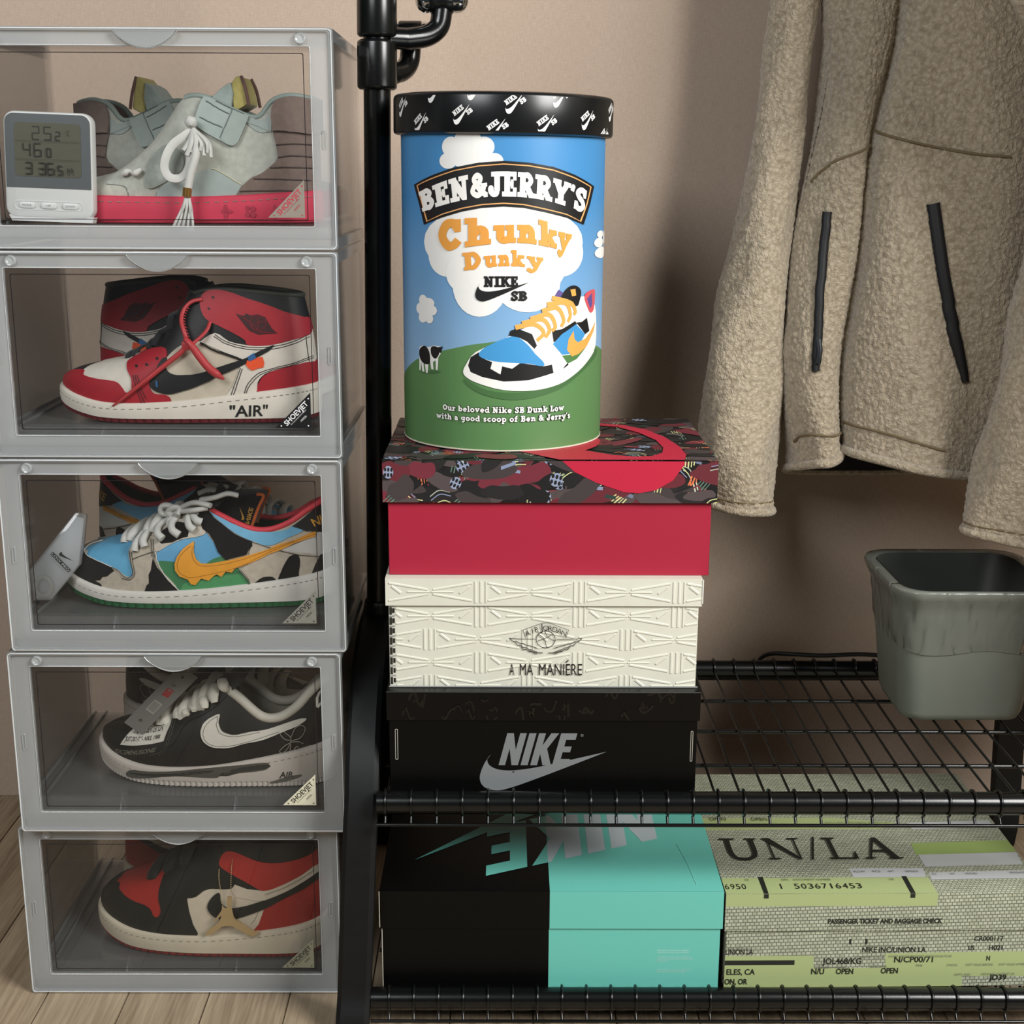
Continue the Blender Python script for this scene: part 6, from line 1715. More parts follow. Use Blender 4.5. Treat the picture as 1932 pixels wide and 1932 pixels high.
TUB_SHAPES = [
 ('P','hill','#567f4c',[(-180.0, 66.0), (-170.9, 66.4), (-138.0, 82.4), (-113.9, 93.8), (-86.1, 103.4), (-66.9, 108.6), (-34.6, 116.4), (-5.6, 120.7), (19.3, 122.3), (57.4, 121.9), (93.0, 116.7), (134.2, 107.9), (171.3, 97.8), (180.0, 62.0), (358.0, 62.0), (358.0, 0.2), (-358.0, 0.2), (-358.0, 62.0)],0),
 ('E','cloud','#e9e8e4',(-41.3, 329.4, 11.3, 11.6)),
 ('E','cloud','#e9e8e4',(-56.7, 322.8, 11.3, 10.4)),
 ('E','cloud','#e9e8e4',(-27.7, 329.4, 5.3, 7.5)),
 ('E','cloud','#e9e8e4',(-19.8, 322.8, 11.1, 10.3)),
 ('E','cloud','#e9e8e4',(-60.5, 308.6, 11.0, 8.1)),
 ('E','cloud','#e9e8e4',(-9.4, 308.7, 10.0, 8.0)),
 ('E','cloud','#e9e8e4',(-34.0, 312.0, 24.6, 11.7)),
 ('E','cloud','#e9e8e4',(1.2, 223.7, 97.1, 39.9)),
 ('E','cloud','#e9e8e4',(-61.7, 210.4, 27.0, 22.7)),
 ('E','cloud','#e9e8e4',(65.6, 212.5, 33.5, 24.4)),
 ('E','cloud','#e9e8e4',(-25.2, 179.9, 30.4, 33.2)),
 ('E','cloud','#e9e8e4',(27.9, 182.7, 37.6, 31.1)),
 ('E','cloud','#e9e8e4',(-41.9, 192.5, 22.0, 20.9)),
 ('E','cloud','#e9e8e4',(48.4, 196.2, 23.0, 20.9)),
 ('E','cloud','#e9e8e4',(1.3, 188.1, 39.6, 20.8)),
 ('E','cloud','#e9e8e4',(-98.5, 160.6, 7.4, 6.1)),
 ('E','cloud','#e9e8e4',(-102.4, 151.3, 9.5, 6.5)),
 ('E','cloud','#e9e8e4',(-89.3, 158.6, 9.2, 5.4)),
 ('E','cloud','#e9e8e4',(-84.9, 150.8, 8.4, 5.7)),
 ('E','cloud','#e9e8e4',(-99.5, 141.7, 7.5, 5.4)),
 ('E','cloud','#e9e8e4',(-88.2, 141.7, 6.2, 5.4)),
 ('E','cloud','#e9e8e4',(-93.5, 149.3, 10.6, 8.1)),
 ('E','cloud','#e9e8e4',(141.6, 230.9, 12.5, 4.0)),
 ('E','cloud','#e9e8e4',(137.7, 222.1, 16.4, 5.4)),
 ('E','cloud','#e9e8e4',(147.2, 210.8, 24.1, 6.2)),
 ('E','cloud','#e9e8e4',(162.9, 226.3, 8.3, 7.4)),
 ('E','cloud','#e9e8e4',(171.3, 213.1, 0.2, 9.2)),
 ('P','banner','#0f1011',[(-113.4, 283.6), (-83.4, 293.3), (-52.9, 301.9), (-25.1, 306.9), (0.9, 308.8), (27.0, 307.2), (55.0, 302.9), (83.6, 294.8), (118.6, 282.7), (110.2, 263.6), (98.8, 242.6), (72.7, 250.4), (45.8, 256.4), (22.0, 261.1), (1.1, 262.4), (-21.6, 260.9), (-43.5, 256.9), (-67.8, 250.3), (-95.3, 242.0), (-103.2, 263.0)],0),
 ('P','banner','#e3a667',[(-107.9, 283.1), (-83.5, 290.6), (-52.9, 299.2), (-25.1, 304.2), (0.9, 306.1), (27.0, 304.6), (55.0, 300.2), (83.7, 292.1), (112.7, 282.2), (104.9, 263.7), (94.2, 245.5), (72.7, 253.2), (45.8, 259.1), (22.0, 263.8), (1.0, 265.1), (-21.6, 263.6), (-43.5, 259.6), (-67.7, 253.1), (-90.9, 244.9), (-98.4, 263.1)],0),
 ('P','banner','#0f1011',[(-105.6, 282.9), (-83.5, 289.4), (-52.9, 298.1), (-25.1, 303.0), (0.9, 305.0), (27.0, 303.4), (55.0, 299.0), (83.7, 290.9), (110.2, 281.9), (102.7, 263.8), (92.2, 246.8), (72.6, 254.4), (45.8, 260.3), (21.9, 265.0), (1.0, 266.3), (-21.6, 264.8), (-43.5, 260.8), (-67.7, 254.3), (-89.0, 246.2), (-96.4, 263.1)],0),
 ('P','sneaker_picture','#42683c',[(-42.4, 79.3), (-16.3, 67.8), (19.6, 65.1), (58.1, 71.4), (88.3, 85.2), (126.6, 105.1), (134.7, 98.6), (102.8, 83.7), (69.1, 67.8), (38.3, 59.9), (10.6, 57.2), (-16.3, 61.5), (-34.7, 69.8)],4),
 ('P','sneaker_picture','#e9e7e2',[(-43.3, 86.5), (-39.4, 95.6), (-29.0, 108.6), (1.5, 123.4), (30.1, 138.9), (47.0, 154.3), (63.2, 162.4), (83.9, 163.1), (100.4, 165.6), (121.9, 158.7), (130.2, 139.7), (129.8, 108.4), (109.1, 92.2), (85.7, 80.0), (64.5, 71.8), (34.4, 67.0), (1.6, 68.1), (-25.4, 74.7), (-38.5, 80.4)],3),
 ('P','sneaker_picture','#121314',[(-37.5, 93.9), (-34.6, 103.0), (-25.4, 108.7), (-19.9, 101.8), (-10.9, 98.4), (-12.7, 91.2), (-2.0, 85.1), (-0.2, 94.0), (10.5, 91.3), (19.4, 97.5), (45.7, 92.9), (55.7, 94.2), (57.9, 85.0), (28.7, 78.4), (1.6, 77.4), (-21.7, 82.0), (-34.7, 86.9)],0),
 ('P','sneaker_picture','#3f8fc6',[(-25.4, 106.9), (-19.9, 113.3), (-5.6, 120.7), (10.3, 126.5), (17.5, 125.0), (28.4, 115.9), (35.9, 106.8), (45.6, 97.4), (44.7, 93.0), (28.6, 96.3), (10.4, 97.6), (-9.1, 99.3), (-21.7, 102.6)],3),
 ('P','sneaker_picture','#121314',[(6.8, 126.9), (8.5, 132.2), (15.6, 134.8), (32.0, 128.3), (37.7, 115.6), (34.9, 112.2), (26.5, 120.4), (17.5, 125.0)],0),
 ('P','sneaker_picture','#121314',[(55.2, 130.9), (68.0, 132.0), (87.0, 139.7), (89.8, 135.9), (75.0, 126.2), (57.5, 118.3)],0),
 ('P','sneaker_picture','#3f8fc6',[(56.5, 116.6), (68.1, 126.6), (88.4, 136.0), (104.8, 123.8), (93.1, 112.1), (80.2, 104.1), (68.5, 104.1)],0),
 ('P','sneaker_picture','#4e7a44',[(68.5, 103.2), (80.2, 103.2), (98.8, 113.4), (111.6, 123.2), (108.5, 110.7), (90.7, 97.8), (76.7, 93.6)],0),
 ('P','sneaker_picture','#121314',[(88.4, 137.8), (98.2, 137.9), (107.5, 141.7), (113.3, 126.7), (104.8, 123.8)],0),
 ('P','sneaker_picture','#121314',[(76.7, 94.5), (78.0, 92.5), (69.9, 88.3), (73.2, 92.0)],0),
 ('P','sneaker_picture','#e2a24e',[(75.3, 109.0), (77.4, 120.6), (84.7, 129.1), (86.2, 119.9), (91.6, 115.9), (108.2, 119.8), (127.5, 135.4), (123.3, 125.7), (108.5, 110.7), (93.3, 103.0), (82.7, 101.2)],0),
 ('P','sneaker_picture','#c9525a',[(102.0, 163.7), (106.6, 169.7), (123.5, 171.6), (125.2, 162.0), (122.3, 149.6), (114.4, 146.6), (107.1, 154.4)],3),
 ('P','sneaker_picture','#5a4a86',[(106.8, 162.5), (117.4, 168.1), (118.7, 155.3), (114.2, 151.1)],0),
 ('P','sneaker_picture','#5a4a86',[(56.8, 166.2), (63.0, 174.7), (69.6, 170.9), (67.5, 165.7)],0),
 ('P','sneaker_picture','#121314',[(65.3, 164.1), (70.7, 172.7), (78.7, 177.9), (88.8, 177.4), (95.8, 171.3), (93.3, 160.7), (89.3, 155.6), (76.7, 158.2)],3),
 ('P','sneaker_picture','#e2a24e',[(78.8, 174.0), (86.3, 174.5), (87.7, 167.3), (81.4, 166.8)],0),
 ('P','sneaker_picture','#e2a24e',[(74.3, 163.6), (83.5, 160.5), (82.1, 157.9), (72.5, 162.0)],0),
 ('K','sneaker_picture','#e2a24e',[(13.8, 135.7), (33.8, 138.8), (45.3, 129.6), (37.7, 121.0)],4,5.2),
 ('K','sneaker_picture','#e2a24e',[(21.0, 140.0), (43.2, 143.8), (52.2, 132.8), (47.3, 124.2)],4,5.2),
 ('K','sneaker_picture','#e2a24e',[(30.0, 144.2), (51.0, 148.8), (59.3, 136.0), (55.2, 130.9)],4,5.2),
 ('K','sneaker_picture','#e2a24e',[(43.1, 152.6), (61.2, 155.4), (70.1, 142.6), (66.9, 134.7)],4,5.2),
 ('K','sneaker_picture','#e2a24e',[(48.9, 159.5), (72.0, 160.2), (79.3, 147.3), (75.9, 139.5)],4,5.2),
 ('K','sneaker_picture','#e2a24e',[(54.8, 166.3), (79.1, 159.8), (86.8, 150.4), (84.3, 147.0)],4,5.2),
 ('P','cow_picture','#42683c',[(-107.1, 80.7), (-86.4, 84.8), (-71.7, 84.4), (-86.4, 80.8)],3),
 ('P','cow_picture','#e9e8e4',[(-106.5, 108.3), (-100.1, 111.2), (-91.4, 109.8), (-80.9, 112.6), (-72.5, 112.3), (-69.1, 111.7), (-71.9, 104.3), (-75.0, 100.4), (-76.4, 86.2), (-78.8, 85.9), (-79.1, 96.4), (-83.2, 94.3), (-82.5, 86.1), (-85.8, 86.3), (-87.6, 94.7), (-90.3, 93.6), (-91.8, 81.5), (-94.7, 81.2), (-96.8, 92.9), (-98.9, 90.8), (-97.6, 81.8), (-101.2, 82.3), (-103.5, 94.0), (-104.4, 83.2), (-107.1, 82.9)],0),
 ('P','cow_picture','#121314',[(-105.9, 106.6), (-97.1, 111.1), (-90.1, 107.2), (-87.5, 99.3), (-88.9, 91.9), (-97.4, 91.0), (-103.5, 94.0), (-106.7, 99.2)],3),
 ('P','cow_picture','#121314',[(-86.0, 110.3), (-78.5, 111.9), (-73.3, 108.7), (-75.0, 102.2), (-79.9, 98.2), (-85.6, 102.2)],3),
 ('P','cow_picture','#121314',[(-76.1, 111.2), (-68.7, 112.6), (-71.5, 105.2), (-74.2, 105.9)],0),
]
TUB_WORDS = {
 'ben_lo': [(-96.8, 255.8), (-43.4, 268.8), (1.0, 273.2), (45.7, 269.1), (98.5, 255.1)],
 'ben_hi': [(-103.6, 275.4), (-45.2, 292.4), (1.0, 297.6), (47.3, 292.8), (103.2, 278.0)],
 'chunky_lo': [(-72.1, 214.9), (-34.3, 221.5), (1.2, 225.4), (27.6, 225.0), (56.1, 219.7), (74.5, 215.8)],
 'chunky_hi': [(-74.5, 246.0), (-34.2, 248.9), (1.1, 250.0), (27.4, 250.0), (55.8, 243.8), (82.4, 238.1)],
 'dunky_lo': [(-41.5, 195.5), (-16.3, 199.5), (1.2, 201.0), (18.8, 200.4), (43.6, 197.5)],
 'dunky_hi': [(-43.7, 213.6), (-16.3, 215.8), (1.2, 216.8), (18.7, 216.4), (44.4, 213.0)],
 'nike_lo': [(-19.9, 178.7), (-1.3, 178.9), (16.8, 179.4)],
 'nike_hi': [(-19.9, 189.6), (-1.4, 189.8), (16.7, 189.8)],
 'sb_lo': [(8.9, 164.3), (17.2, 164.2), (26.6, 164.3)],
 'sb_hi': [(8.9, 174.2), (17.2, 174.2), (26.5, 174.0)],
 'sw': [(-28.9, 163.3), (28.8, 183.6)],
 'l1_lo': [(-68.4, 43.1), (1.7, 43.1), (71.3, 42.5)],
 'l1_hi': [(-68.4, 49.3), (1.7, 49.6), (71.2, 49.2)],
 'l2_lo': [(-77.5, 32.9), (1.7, 33.3), (80.3, 33.1)],
 'l2_hi': [(-77.4, 39.2), (1.7, 39.7), (80.2, 39.8)],
}
LID_MARKS = [(-132.1, 365.9), (-76.0, 379.0), (-96.7, 348.9), (-43.5, 357.2), (11.8, 368.5), (-6.0, 343.2), (46.2, 348.6), (62.2, 376.0), (100.3, 354.8), (156.6, 365.3), (134.9, 338.0), (-28.2, 381.4)]
# ------------------------------------------------------------------ the round ice cream style tub
TUBX, TUBY, TUBZ, TUBR = -0.0030, 1.5581, 0.6526, 0.1142


def sky_print():
    m = bpy.data.materials.new('sky_blue_print')
    m.use_nodes = True
    nt = m.node_tree
    b = nt.nodes['Principled BSDF']
    b.inputs['Roughness'].default_value = 0.45
    tc = nt.nodes.new('ShaderNodeTexCoord')
    sx = nt.nodes.new('ShaderNodeSeparateXYZ')
    nt.links.new(tc.outputs['Object'], sx.inputs[0])
    mr = nt.nodes.new('ShaderNodeMapRange')
    mr.inputs['From Min'].default_value = 0.09
    mr.inputs['From Max'].default_value = 0.27
    nt.links.new(sx.outputs['Z'], mr.inputs['Value'])
    cr = nt.nodes.new('ShaderNodeValToRGB')
    cr.color_ramp.elements[0].color = lin('#8cb2d4')
    cr.color_ramp.elements[1].color = lin('#4185bb')
    nt.links.new(mr.outputs[0], cr.inputs[0])
    nt.links.new(cr.outputs['Color'], b.inputs['Base Color'])
    return m


TUB = thing('round_tub', (TUBX, TUBY, TUBZ), 'tall round tub with blue sky artwork and black lid on the red shoe box', 'tub')
TUB.scale = (0.983, 0.983, 0.983)
V, Fc = lathe_geo([(TUBR - 0.002, 0.0), (TUBR - 0.0003, 0.0006), (TUBR, 0.002), (TUBR, 0.344)], 128)
mesh('tub_body', V, Fc, sky_print(), TUB, True, auto=40)
V, Fc = lathe_geo([(TUBR - 0.001, 0.0002), (TUBR + 0.0007, 0.0002), (TUBR + 0.0007, 0.0016), (TUBR - 0.001, 0.0018)], 128, cap=False)
mesh('paper_rim', V, Fc, M('raw_card_edge', '#cfc8b4', 0.7), TUB, True, auto=40)


def wrap(r):
    return lambda u, v, o: (math.sin(u / r / 1000) * (r + o), -math.cos(u / r / 1000) * (r + o), v / 1000)


Art.STEP = 2.2e-5
groups = {}
for s in TUB_SHAPES:
    a = groups.setdefault(s[1], Art())
    if s[0] == 'E':
        a.ell(s[3][0], s[3][1], s[3][2], s[3][3], s[2], n=28)
    elif s[0] == 'K':
        a.stroke(s[3], [s[5], s[5] * 1.05, s[5], s[5] * 0.8] if not s[4] else list(np.linspace(s[5], s[5] * 0.75, 3 * s[4] + 1)), s[2], smooth=s[4])
    else:
        a.poly(s[3], s[2], s[4])
names = {'hill': 'hill_print', 'cloud': 'cloud_print', 'banner': 'banner_print', 'sneaker_picture': 'sneaker_print', 'cow_picture': 'cow_print'}
lift = {'hill': 0.00016, 'cloud': 0.00020, 'banner': 0.0009, 'sneaker_picture': 0.0009, 'cow_picture': 0.0005}
for g in ('hill', 'cloud', 'banner', 'sneaker_picture', 'cow_picture'):
    groups[g].build(names[g], wrap(TUBR), TUB, cut=4.0, off=lift[g], rough=0.45)


def curve_fn(K):
    S = np.array(K)
    q = np.linspace(0, 1, len(S))
    c = curve1([(q[i], S[i, 0]) for i in range(len(S))])
    d = curve1([(q[i], S[i, 1]) for i in range(len(S))])
    return lambda f: np.array([float(c(f)), float(d(f))])


def word(txt, lo, hi, col, grow=0.0, capfit=1.0, space=0.03):
    a, w = slab_text(txt, col, grow, space)
    lo, hi = curve_fn(TUB_WORDS[lo]), curve_fn(TUB_WORDS[hi])
    out = Art()

    def f(x, y):
        q = min(max(x / w, 0), 1)
        b, t = lo(q), hi(q)
        return tuple(b + (t - b) * y / capfit)
    out.extend(a, f)
    return out


Art.STEP = 6e-6
word("BEN&JERRY'S", 'ben_lo', 'ben_hi', '#eceae4', 0.022, space=0.035).build('banner_lettering', wrap(TUBR), TUB, cut=4.0, off=0.00135, rough=0.45)
word('Chunky', 'chunky_lo', 'chunky_hi', '#dd9840', 0.03, space=0.13).build('title_lettering', wrap(TUBR), TUB, cut=4.0, off=0.0010, rough=0.45)
word('Dunky', 'dunky_lo', 'dunky_hi', '#dd9840', 0.02, space=0.15).build('title_lettering', wrap(TUBR), TUB, cut=4.0, off=0.0010, rough=0.45)
a = word('NIKE', 'nike_lo', 'nike_hi', '#111213', 0.02)
a.build('logo_lettering', wrap(TUBR), TUB, cut=4.0, off=0.0010, rough=0.45)
word('SB', 'sb_lo', 'sb_hi', '#111213', 0.02).build('logo_lettering', wrap(TUBR), TUB, cut=4.0, off=0.0013, rough=0.45)
a = Art()
(bx0, bz0), (bx1, bz1) = TUB_WORDS['sw']
a.poly([(bx0 + (bx1 - bx0) * p[0], bz0 + (bz1 - bz0) * p[1]) for p in swoosh()], '#111213')
a.build('tick_print', wrap(TUBR), TUB, cut=4.0, off=0.0012, rough=0.45)
for tx, k in (('Our beloved Nike SB Dunk Low', 'l1'), ('with a good scoop of Ben & Jerry\'s', 'l2')):
    word(tx, k + '_lo', k + '_hi', '#2b3a28', 0.075, space=0.05).build('slogan_outline', wrap(TUBR), TUB, cut=6.0, off=0.0004, rough=0.45)
    word(tx, k + '_lo', k + '_hi', '#ecebe6', 0.0, space=0.05).build('slogan_lettering', wrap(TUBR), TUB, cut=6.0, off=0.0017, rough=0.45)
# lid
LR = 0.1222
V, Fc = lathe_geo([(LR - 0.010, -0.0035), (LR - 0.0035, -0.003), (LR - 0.0008, -0.0015), (LR, 0.001), (LR, 0.035), (LR - 0.0008, 0.0375), (LR - 0.003, 0.0392), (LR - 0.008, 0.0400), (LR - 0.02, 0.0402)], 128)
lid = mesh('lid', V, Fc, M('black_gloss_card', '#101112', 0.28), TUB, True, auto=40)
lid.location = (0, 0, 0.3385)
lid.rotation_euler = (0, math.radians(0.75), 0)
mark = Art()
Art.STEP = 1e-5
n, wn_ = slab_text('NIKE', '#e6e6e4', 0.015)
s_, ws_ = slab_text('SB', '#e6e6e4', 0.015)
ca, sa = math.cos(0.62), math.sin(0.62)
unit = Art()
unit.extend(n, lambda x, y: (x / wn_ * 13.5 - 9.5, y * 5.0 + 1.2))
unit.poly([(-13.5 + 25 * p[0], -7.5 + 9.0 * p[1]) for p in swoosh(6)], '#e6e6e4')
unit.extend(s_, lambda x, y: (x / ws_ * 7.0 + 3.5, y * 4.6 - 6.6))
for (cx, cz) in LID_MARKS:
    cz2 = cz - 338.5
    m2 = Art()
    for t, c in unit.tris:
        q = [(cx + p[0] * ca - p[1] * sa, cz2 + p[0] * sa + p[1] * ca, p[2]) for p in t]
        m2.tris.append((q, c))
    mark.tris += m2.tris
# keep the marks on the vertical band of the lid
bm = bmesh.new()
for t, c in mark.tris:
    bm.faces.new([bm.verts.new(p) for p in t])
for co, no in (((0, 35.5, 0), (0, 1, 0)), ((0, 0.5, 0), (0, -1, 0))):
    bmesh.ops.bisect_plane(bm, geom=bm.verts[:] + bm.edges[:] + bm.faces[:], dist=1e-6, plane_co=co, plane_no=no, clear_outer=True)
mark.tris = []
bmesh.ops.triangulate(bm, faces=bm.faces)
for f_ in bm.faces:
    mark.tris.append(([tuple(v.co) for v in f_.verts], '#e6e6e4'))
bm.free()
mark.build('lid_print', wrap(LR), lid, cut=4.0, off=0.00015, rough=0.4)
Art.STEP = 4e-5
# ------------------------------------------------------------------ printing on the shoe boxes (millimetres)
def mm_front(y):
    return lambda u, v, o: (u / 1000, y - o, v / 1000)


def mm_top(z):
    return lambda u, v, o: (u / 1000, v / 1000, z + o)


def block_word(col, f, sl=0.27):
    """bold slanted block letters N I K E, cap height 1, width about 2.3"""
    a = Art()

    def P(pts):
        a.poly([f(x + sl * y, y) for x, y in pts], col)
    P([(0, 0), (0.2, 0), (0.2, 0.52), (0.40, 0), (0.60, 0), (0.60, 1), (0.40, 1), (0.40, 0.48), (0.2, 1), (0, 1)])
    P([(0.68, 0), (0.90, 0), (0.90, 1), (0.68, 1)])
    P([(0.98, 0), (1.19, 0), (1.19, 0.36), (1.36, 0), (1.62, 0), (1.36, 0.52), (1.60, 1), (1.36, 1), (1.19, 0.62), (1.19, 1), (0.98, 1)])
    P([(1.66, 0), (2.16, 0), (2.16, 0.20), (1.87, 0.20), (1.87, 0.41), (2.10, 0.41), (2.10, 0.59), (1.87, 0.59), (1.87, 0.80), (2.16, 0.80), (2.16, 1), (1.66, 1)])
    return a


# black box: grey logo, tone on tone lid, worn die-cut slots
GREY = '#75797a'
a = Art()
k = block_word(GREY, lambda x, y: (121.5 + x * 36.0, 33.5 + y * 38.4))
a.extend(k, lambda x, y: (x, y))
a.poly([(101.2 + 140.7 * p[0], 3.0 + 47.0 * p[1]) for p in swoosh(12)], GREY)
for cx, cz in ((214.2, 69.5), (138.1, 25.7)):
    a.ell(cx, cz, 1.6, 1.6, GREY, n=16)
    a.ell(cx, cz, 1.15, 1.15, '#0b0b0c', n=16)
    sans(a, 'R', cx - 0.5, cx + 0.6, cz - 0.6, 1.2, GREY)
a.build('logo_print', mm_front(0.0), SB_BLACK, off=0.00012, rough=0.4, clip=(1, 341, 0.5, 86))
rnd = random.Random(3)
a = Art()
for i in range(26):
    x, z = rnd.uniform(8, 330), rnd.uniform(92, 119)
    kx = rnd.uniform(4, 12)
    pts = [(x, z), (x + kx * 0.4, z + rnd.uniform(-9, 9)), (x + kx, z + rnd.uniform(-9, 9)), (x + kx * 1.4, z + rnd.uniform(-9, 9))]
    a.stroke(pts, rnd.uniform(1.5, 3.4), '#070707', smooth=3)
a.build('tonal_lid_print', mm_front(-0.0022), SB_BLACK, off=0.0001, rough=0.12, clip=(-2, 343, 88.5, 121))
edge = M('worn_card_edge', '#b9b6a8', 0.6)
for xs, zs in (((6.6, 9.6), (40.1, 76.7)), ((335.0, 337.6), (38.5, 75.1))):
    V, Fc = ring_geo(rrect(xs[0] / 1000, xs[1] / 1000, zs[0] / 1000, zs[1] / 1000, 0.0013), rrect(xs[0] / 1000 + 0.0005, xs[1] / 1000 - 0.0005, zs[0] / 1000 + 0.0005, zs[1] / 1000 - 0.0005, 0.0008), -0.0005, 0.0002)
    mesh('die_cut_edge', V, Fc, edge, SB_BLACK)
tube('worn_edge', [(-0.0022, -0.0023, 0.1211), (0.3442, -0.0023, 0.1211)], 0.0005, M('worn_black_edge', '#3a3a38', 0.5), SB_BLACK, n=6)

# white box: embossed bow-tie lattice, emblem and name
emb = M('embossed_card', '#d3d2c3', 0.5)


def lattice(x0, x1, z0, z1, yf, phase):
    items = []
    rw, cw = 26.8, 108.0

    def seg(p, q, w):
        t0, t1 = 0.0, 1.0
        dx, dz = q[0] - p[0], q[1] - p[1]
        for pp, qq in ((-dx, p[0] - x0), (dx, x1 - p[0]), (-dz, p[1] - z0), (dz, z1 - p[1])):
            if abs(pp) < 1e-9:
                if qq < 0:
                    return
            elif pp < 0:
                t0 = max(t0, qq / pp)
            else:
                t1 = min(t1, qq / pp)
        if t1 - t0 < 0.03:
            return
        p, q = (p[0] + dx * t0, p[1] + dz * t0), (p[0] + dx * t1, p[1] + dz * t1)
        V, Fc = [], []
        d = Vector((q[0] - p[0], 0, q[1] - p[1])).normalized()
        nn = Vector((-d.z, 0, d.x))
        for s in (p, q):
            c = Vector((s[0] / 1000, yf, s[1] / 1000))
            V += [c + nn * w / 2000 + Vector((0, 0.0002, 0)), c + nn * w / 4200 - Vector((0, 0.0009, 0)), c - nn * w / 4200 - Vector((0, 0.0009, 0)), c - nn * w / 2000 + Vector((0, 0.0002, 0))]
        for i in range(3):
            Fc.append((i, i + 4, i + 5, i + 1))
        Fc += [(0, 1, 2, 3), (7, 6, 5, 4)]
        items.append((V, Fc))
    j = 0
    z = phase
    while z < z1 + rw:
        xx = (44 if j % 2 == 0 else 100) - cw
        while xx < x1 + cw:
            for dx in (-5.0, 1.0):
                seg((xx + dx, z - 12), (xx + dx, z + 12), 3.6)
            seg((xx + 6.5, z - 12), (xx + 6.5, z + 12), 2.0)
            for sg in (-1, 1):
                bx = xx + sg * 9.0
                seg((bx, z + 10.0), (bx + sg * 42, z + 2.6), 3.0)
                seg((bx, z - 10.0), (bx + sg * 42, z - 2.6), 3.0)
                seg((bx + sg * 3, z + 6.5), (bx + sg * 13, z - 1.5), 3.6)
                seg((bx + sg * 20, z), (bx + sg * 44, z), 2.0)
            xx += cw
        z += rw
        j += 1
    return join_geo(items)


V, Fc = lattice(8, 338, 1, 94, 0.0, 2.0)
mesh('embossed_pattern', V, Fc, emb, SB_WHITE)
V, Fc = lattice(-1, 341, 97, 125.2, -0.0030, 111.0 - 26.8)
mesh('embossed_pattern', V, Fc, emb, SB_WHITE)
tube('lid_corner_flap', [(0.3425, -0.0034, 0.0985), (0.3425, -0.0034, 0.1255)], 0.0007, M('white_card_edge', '#efeee4', 0.5), SB_WHITE, n=6)
a = Art()
a.rect(0.3, 7.0, 0.5, 95, '#c9c8ba')
for i in range(8):
    z = 3 + i * 11.6
    a.rect(0.8, 3.6, z, z + 8.5, '#26251f')
    a.rect(4.2, 6.6, z + 2, z + 7.5, '#1b1a17')
    a.poly([(0.5, z + 9), (6.8, z + 9.6), (6.8, z + 11), (0.5, z + 10.2)], '#8a8a86')
a.build('side_strip_print', mm_front(0.0), SB_WHITE, off=0.00015, clip=(0.2, 7.4, 0.5, 95.5))
a = Art()
a.rect(-1, 341, 0.2, 1.6, '#9a9c98')
a.build('bottom_edge_print', mm_front(0.0), SB_WHITE, off=0.0012)
INK = '#3b3934'
a = Art()
cx, cz = 172.0, 56.2
a.stroke([(cx + 10.4 * math.cos(t), cz + 9.8 * math.sin(t)) for t in np.linspace(0, 2 * PI, 40)[:-1]], 0.7, INK, closed=True)
a.stroke([(cx - 8, cz + 6), (cx - 2, cz + 1), (cx + 1, cz - 9)], 0.6, INK, smooth=5)
a.stroke([(cx + 8, cz + 6.5), (cx + 1, cz + 2), (cx - 9, cz - 2)], 0.6, INK, smooth=5)
a.stroke([(cx - 1, cz + 9.5), (cx + 2, cz + 3), (cx + 10, cz - 2)], 0.6, INK, smooth=5)
for sg in (-1, 1):
    for r in range(3):
        x1_, z1_ = 40 - 6.5 * r, 1.2 - 4.6 * r
        P = [(cx + sg * x1_, cz + z1_)]
        nb = 4 - (r > 1)
        for i in range(nb):
            f0 = x1_ - (x1_ - 9) * (i + 1) / nb
            P += [(cx + sg * (f0 + 3.2), cz + z1_ - 1.6 - 2.2 * (i + 1)), (cx + sg * f0, cz + z1_ - 1.0 - 2.6 * (i + 1))]
        a.stroke(P, 0.75, INK, smooth=3)
    a.stroke([(cx + sg * 40, cz + 1.4), (cx + sg * 28, cz + 0.6), (cx + sg * 11.5, cz + 0.5)], 0.6, INK, smooth=3)
    a.stroke([(cx + sg * 3, cz - 15.6), (cx + sg * 10, cz - 15.2), (cx + sg * 18, cz - 13)], 0.8, INK, smooth=3)
    a.stroke([(cx + sg * 22, cz + 1.5), (cx + sg * 25, cz + 11.0), (cx + sg * 16, cz + 14.5)], 0.5, INK)
a.stroke([(cx - 16, cz + 14.5), (cx, cz + 19.5), (cx + 16, cz + 14.5)], 0.5, INK, smooth=6)
word_ = 'AIRJORDAN'
for i, ch in enumerate(word_):
    f_ = -1 + 2 * (i + 0.5) / len(word_)
    T = font_tris(ch, 0.0)
    xs = [p[0] for t in T for p in t]
    m_ = (min(xs) + max(xs)) / 2
    an = -f_ * 0.32
    hh = 9.0 if ch == 'J' else 6.4
    px_, pz_ = cx + f_ * 21.5, cz + 11.4 - 7.5 * f_ * f_
    a.add_tris([[(px_ + ((p[0] - m_) * math.cos(an) - p[1] * math.sin(an)) * hh / 0.75, pz_ + ((p[0] - m_) * math.sin(an) + p[1] * math.cos(an)) * hh / 0.75 - 1) for p in t] for t in T], INK)
a.build('emblem_print', mm_front(0.0), SB_WHITE, off=0.0011)
a = Art()
sans(a, 'A', 132.3, 137.6, 14.3, 13.6, '#1b1a17')
sans(a, 'MA', 143.8, 158.5, 14.3, 13.6, '#1b1a17')
sans(a, 'MANIERE', 164.8, 212.6, 14.4, 13.6, '#1b1a17')
a.stroke([(194.6, 29.4), (197.4, 32.2)], 1.2, '#1b1a17')
a.build('name_lettering', mm_front(0.0), SB_WHITE, off=0.0011)

# red box: sneaker collage on the lid and a large tick mark folding over its edge
pal = ['#6d2631', '#8e3340', '#6b7186', '#7d88a3', '#d06f47', '#4e4341', '#5d5150', '#c9c98c', '#243a33', '#18171a', '#0c0c0d', '#a13040']
rnd = random.Random(11)


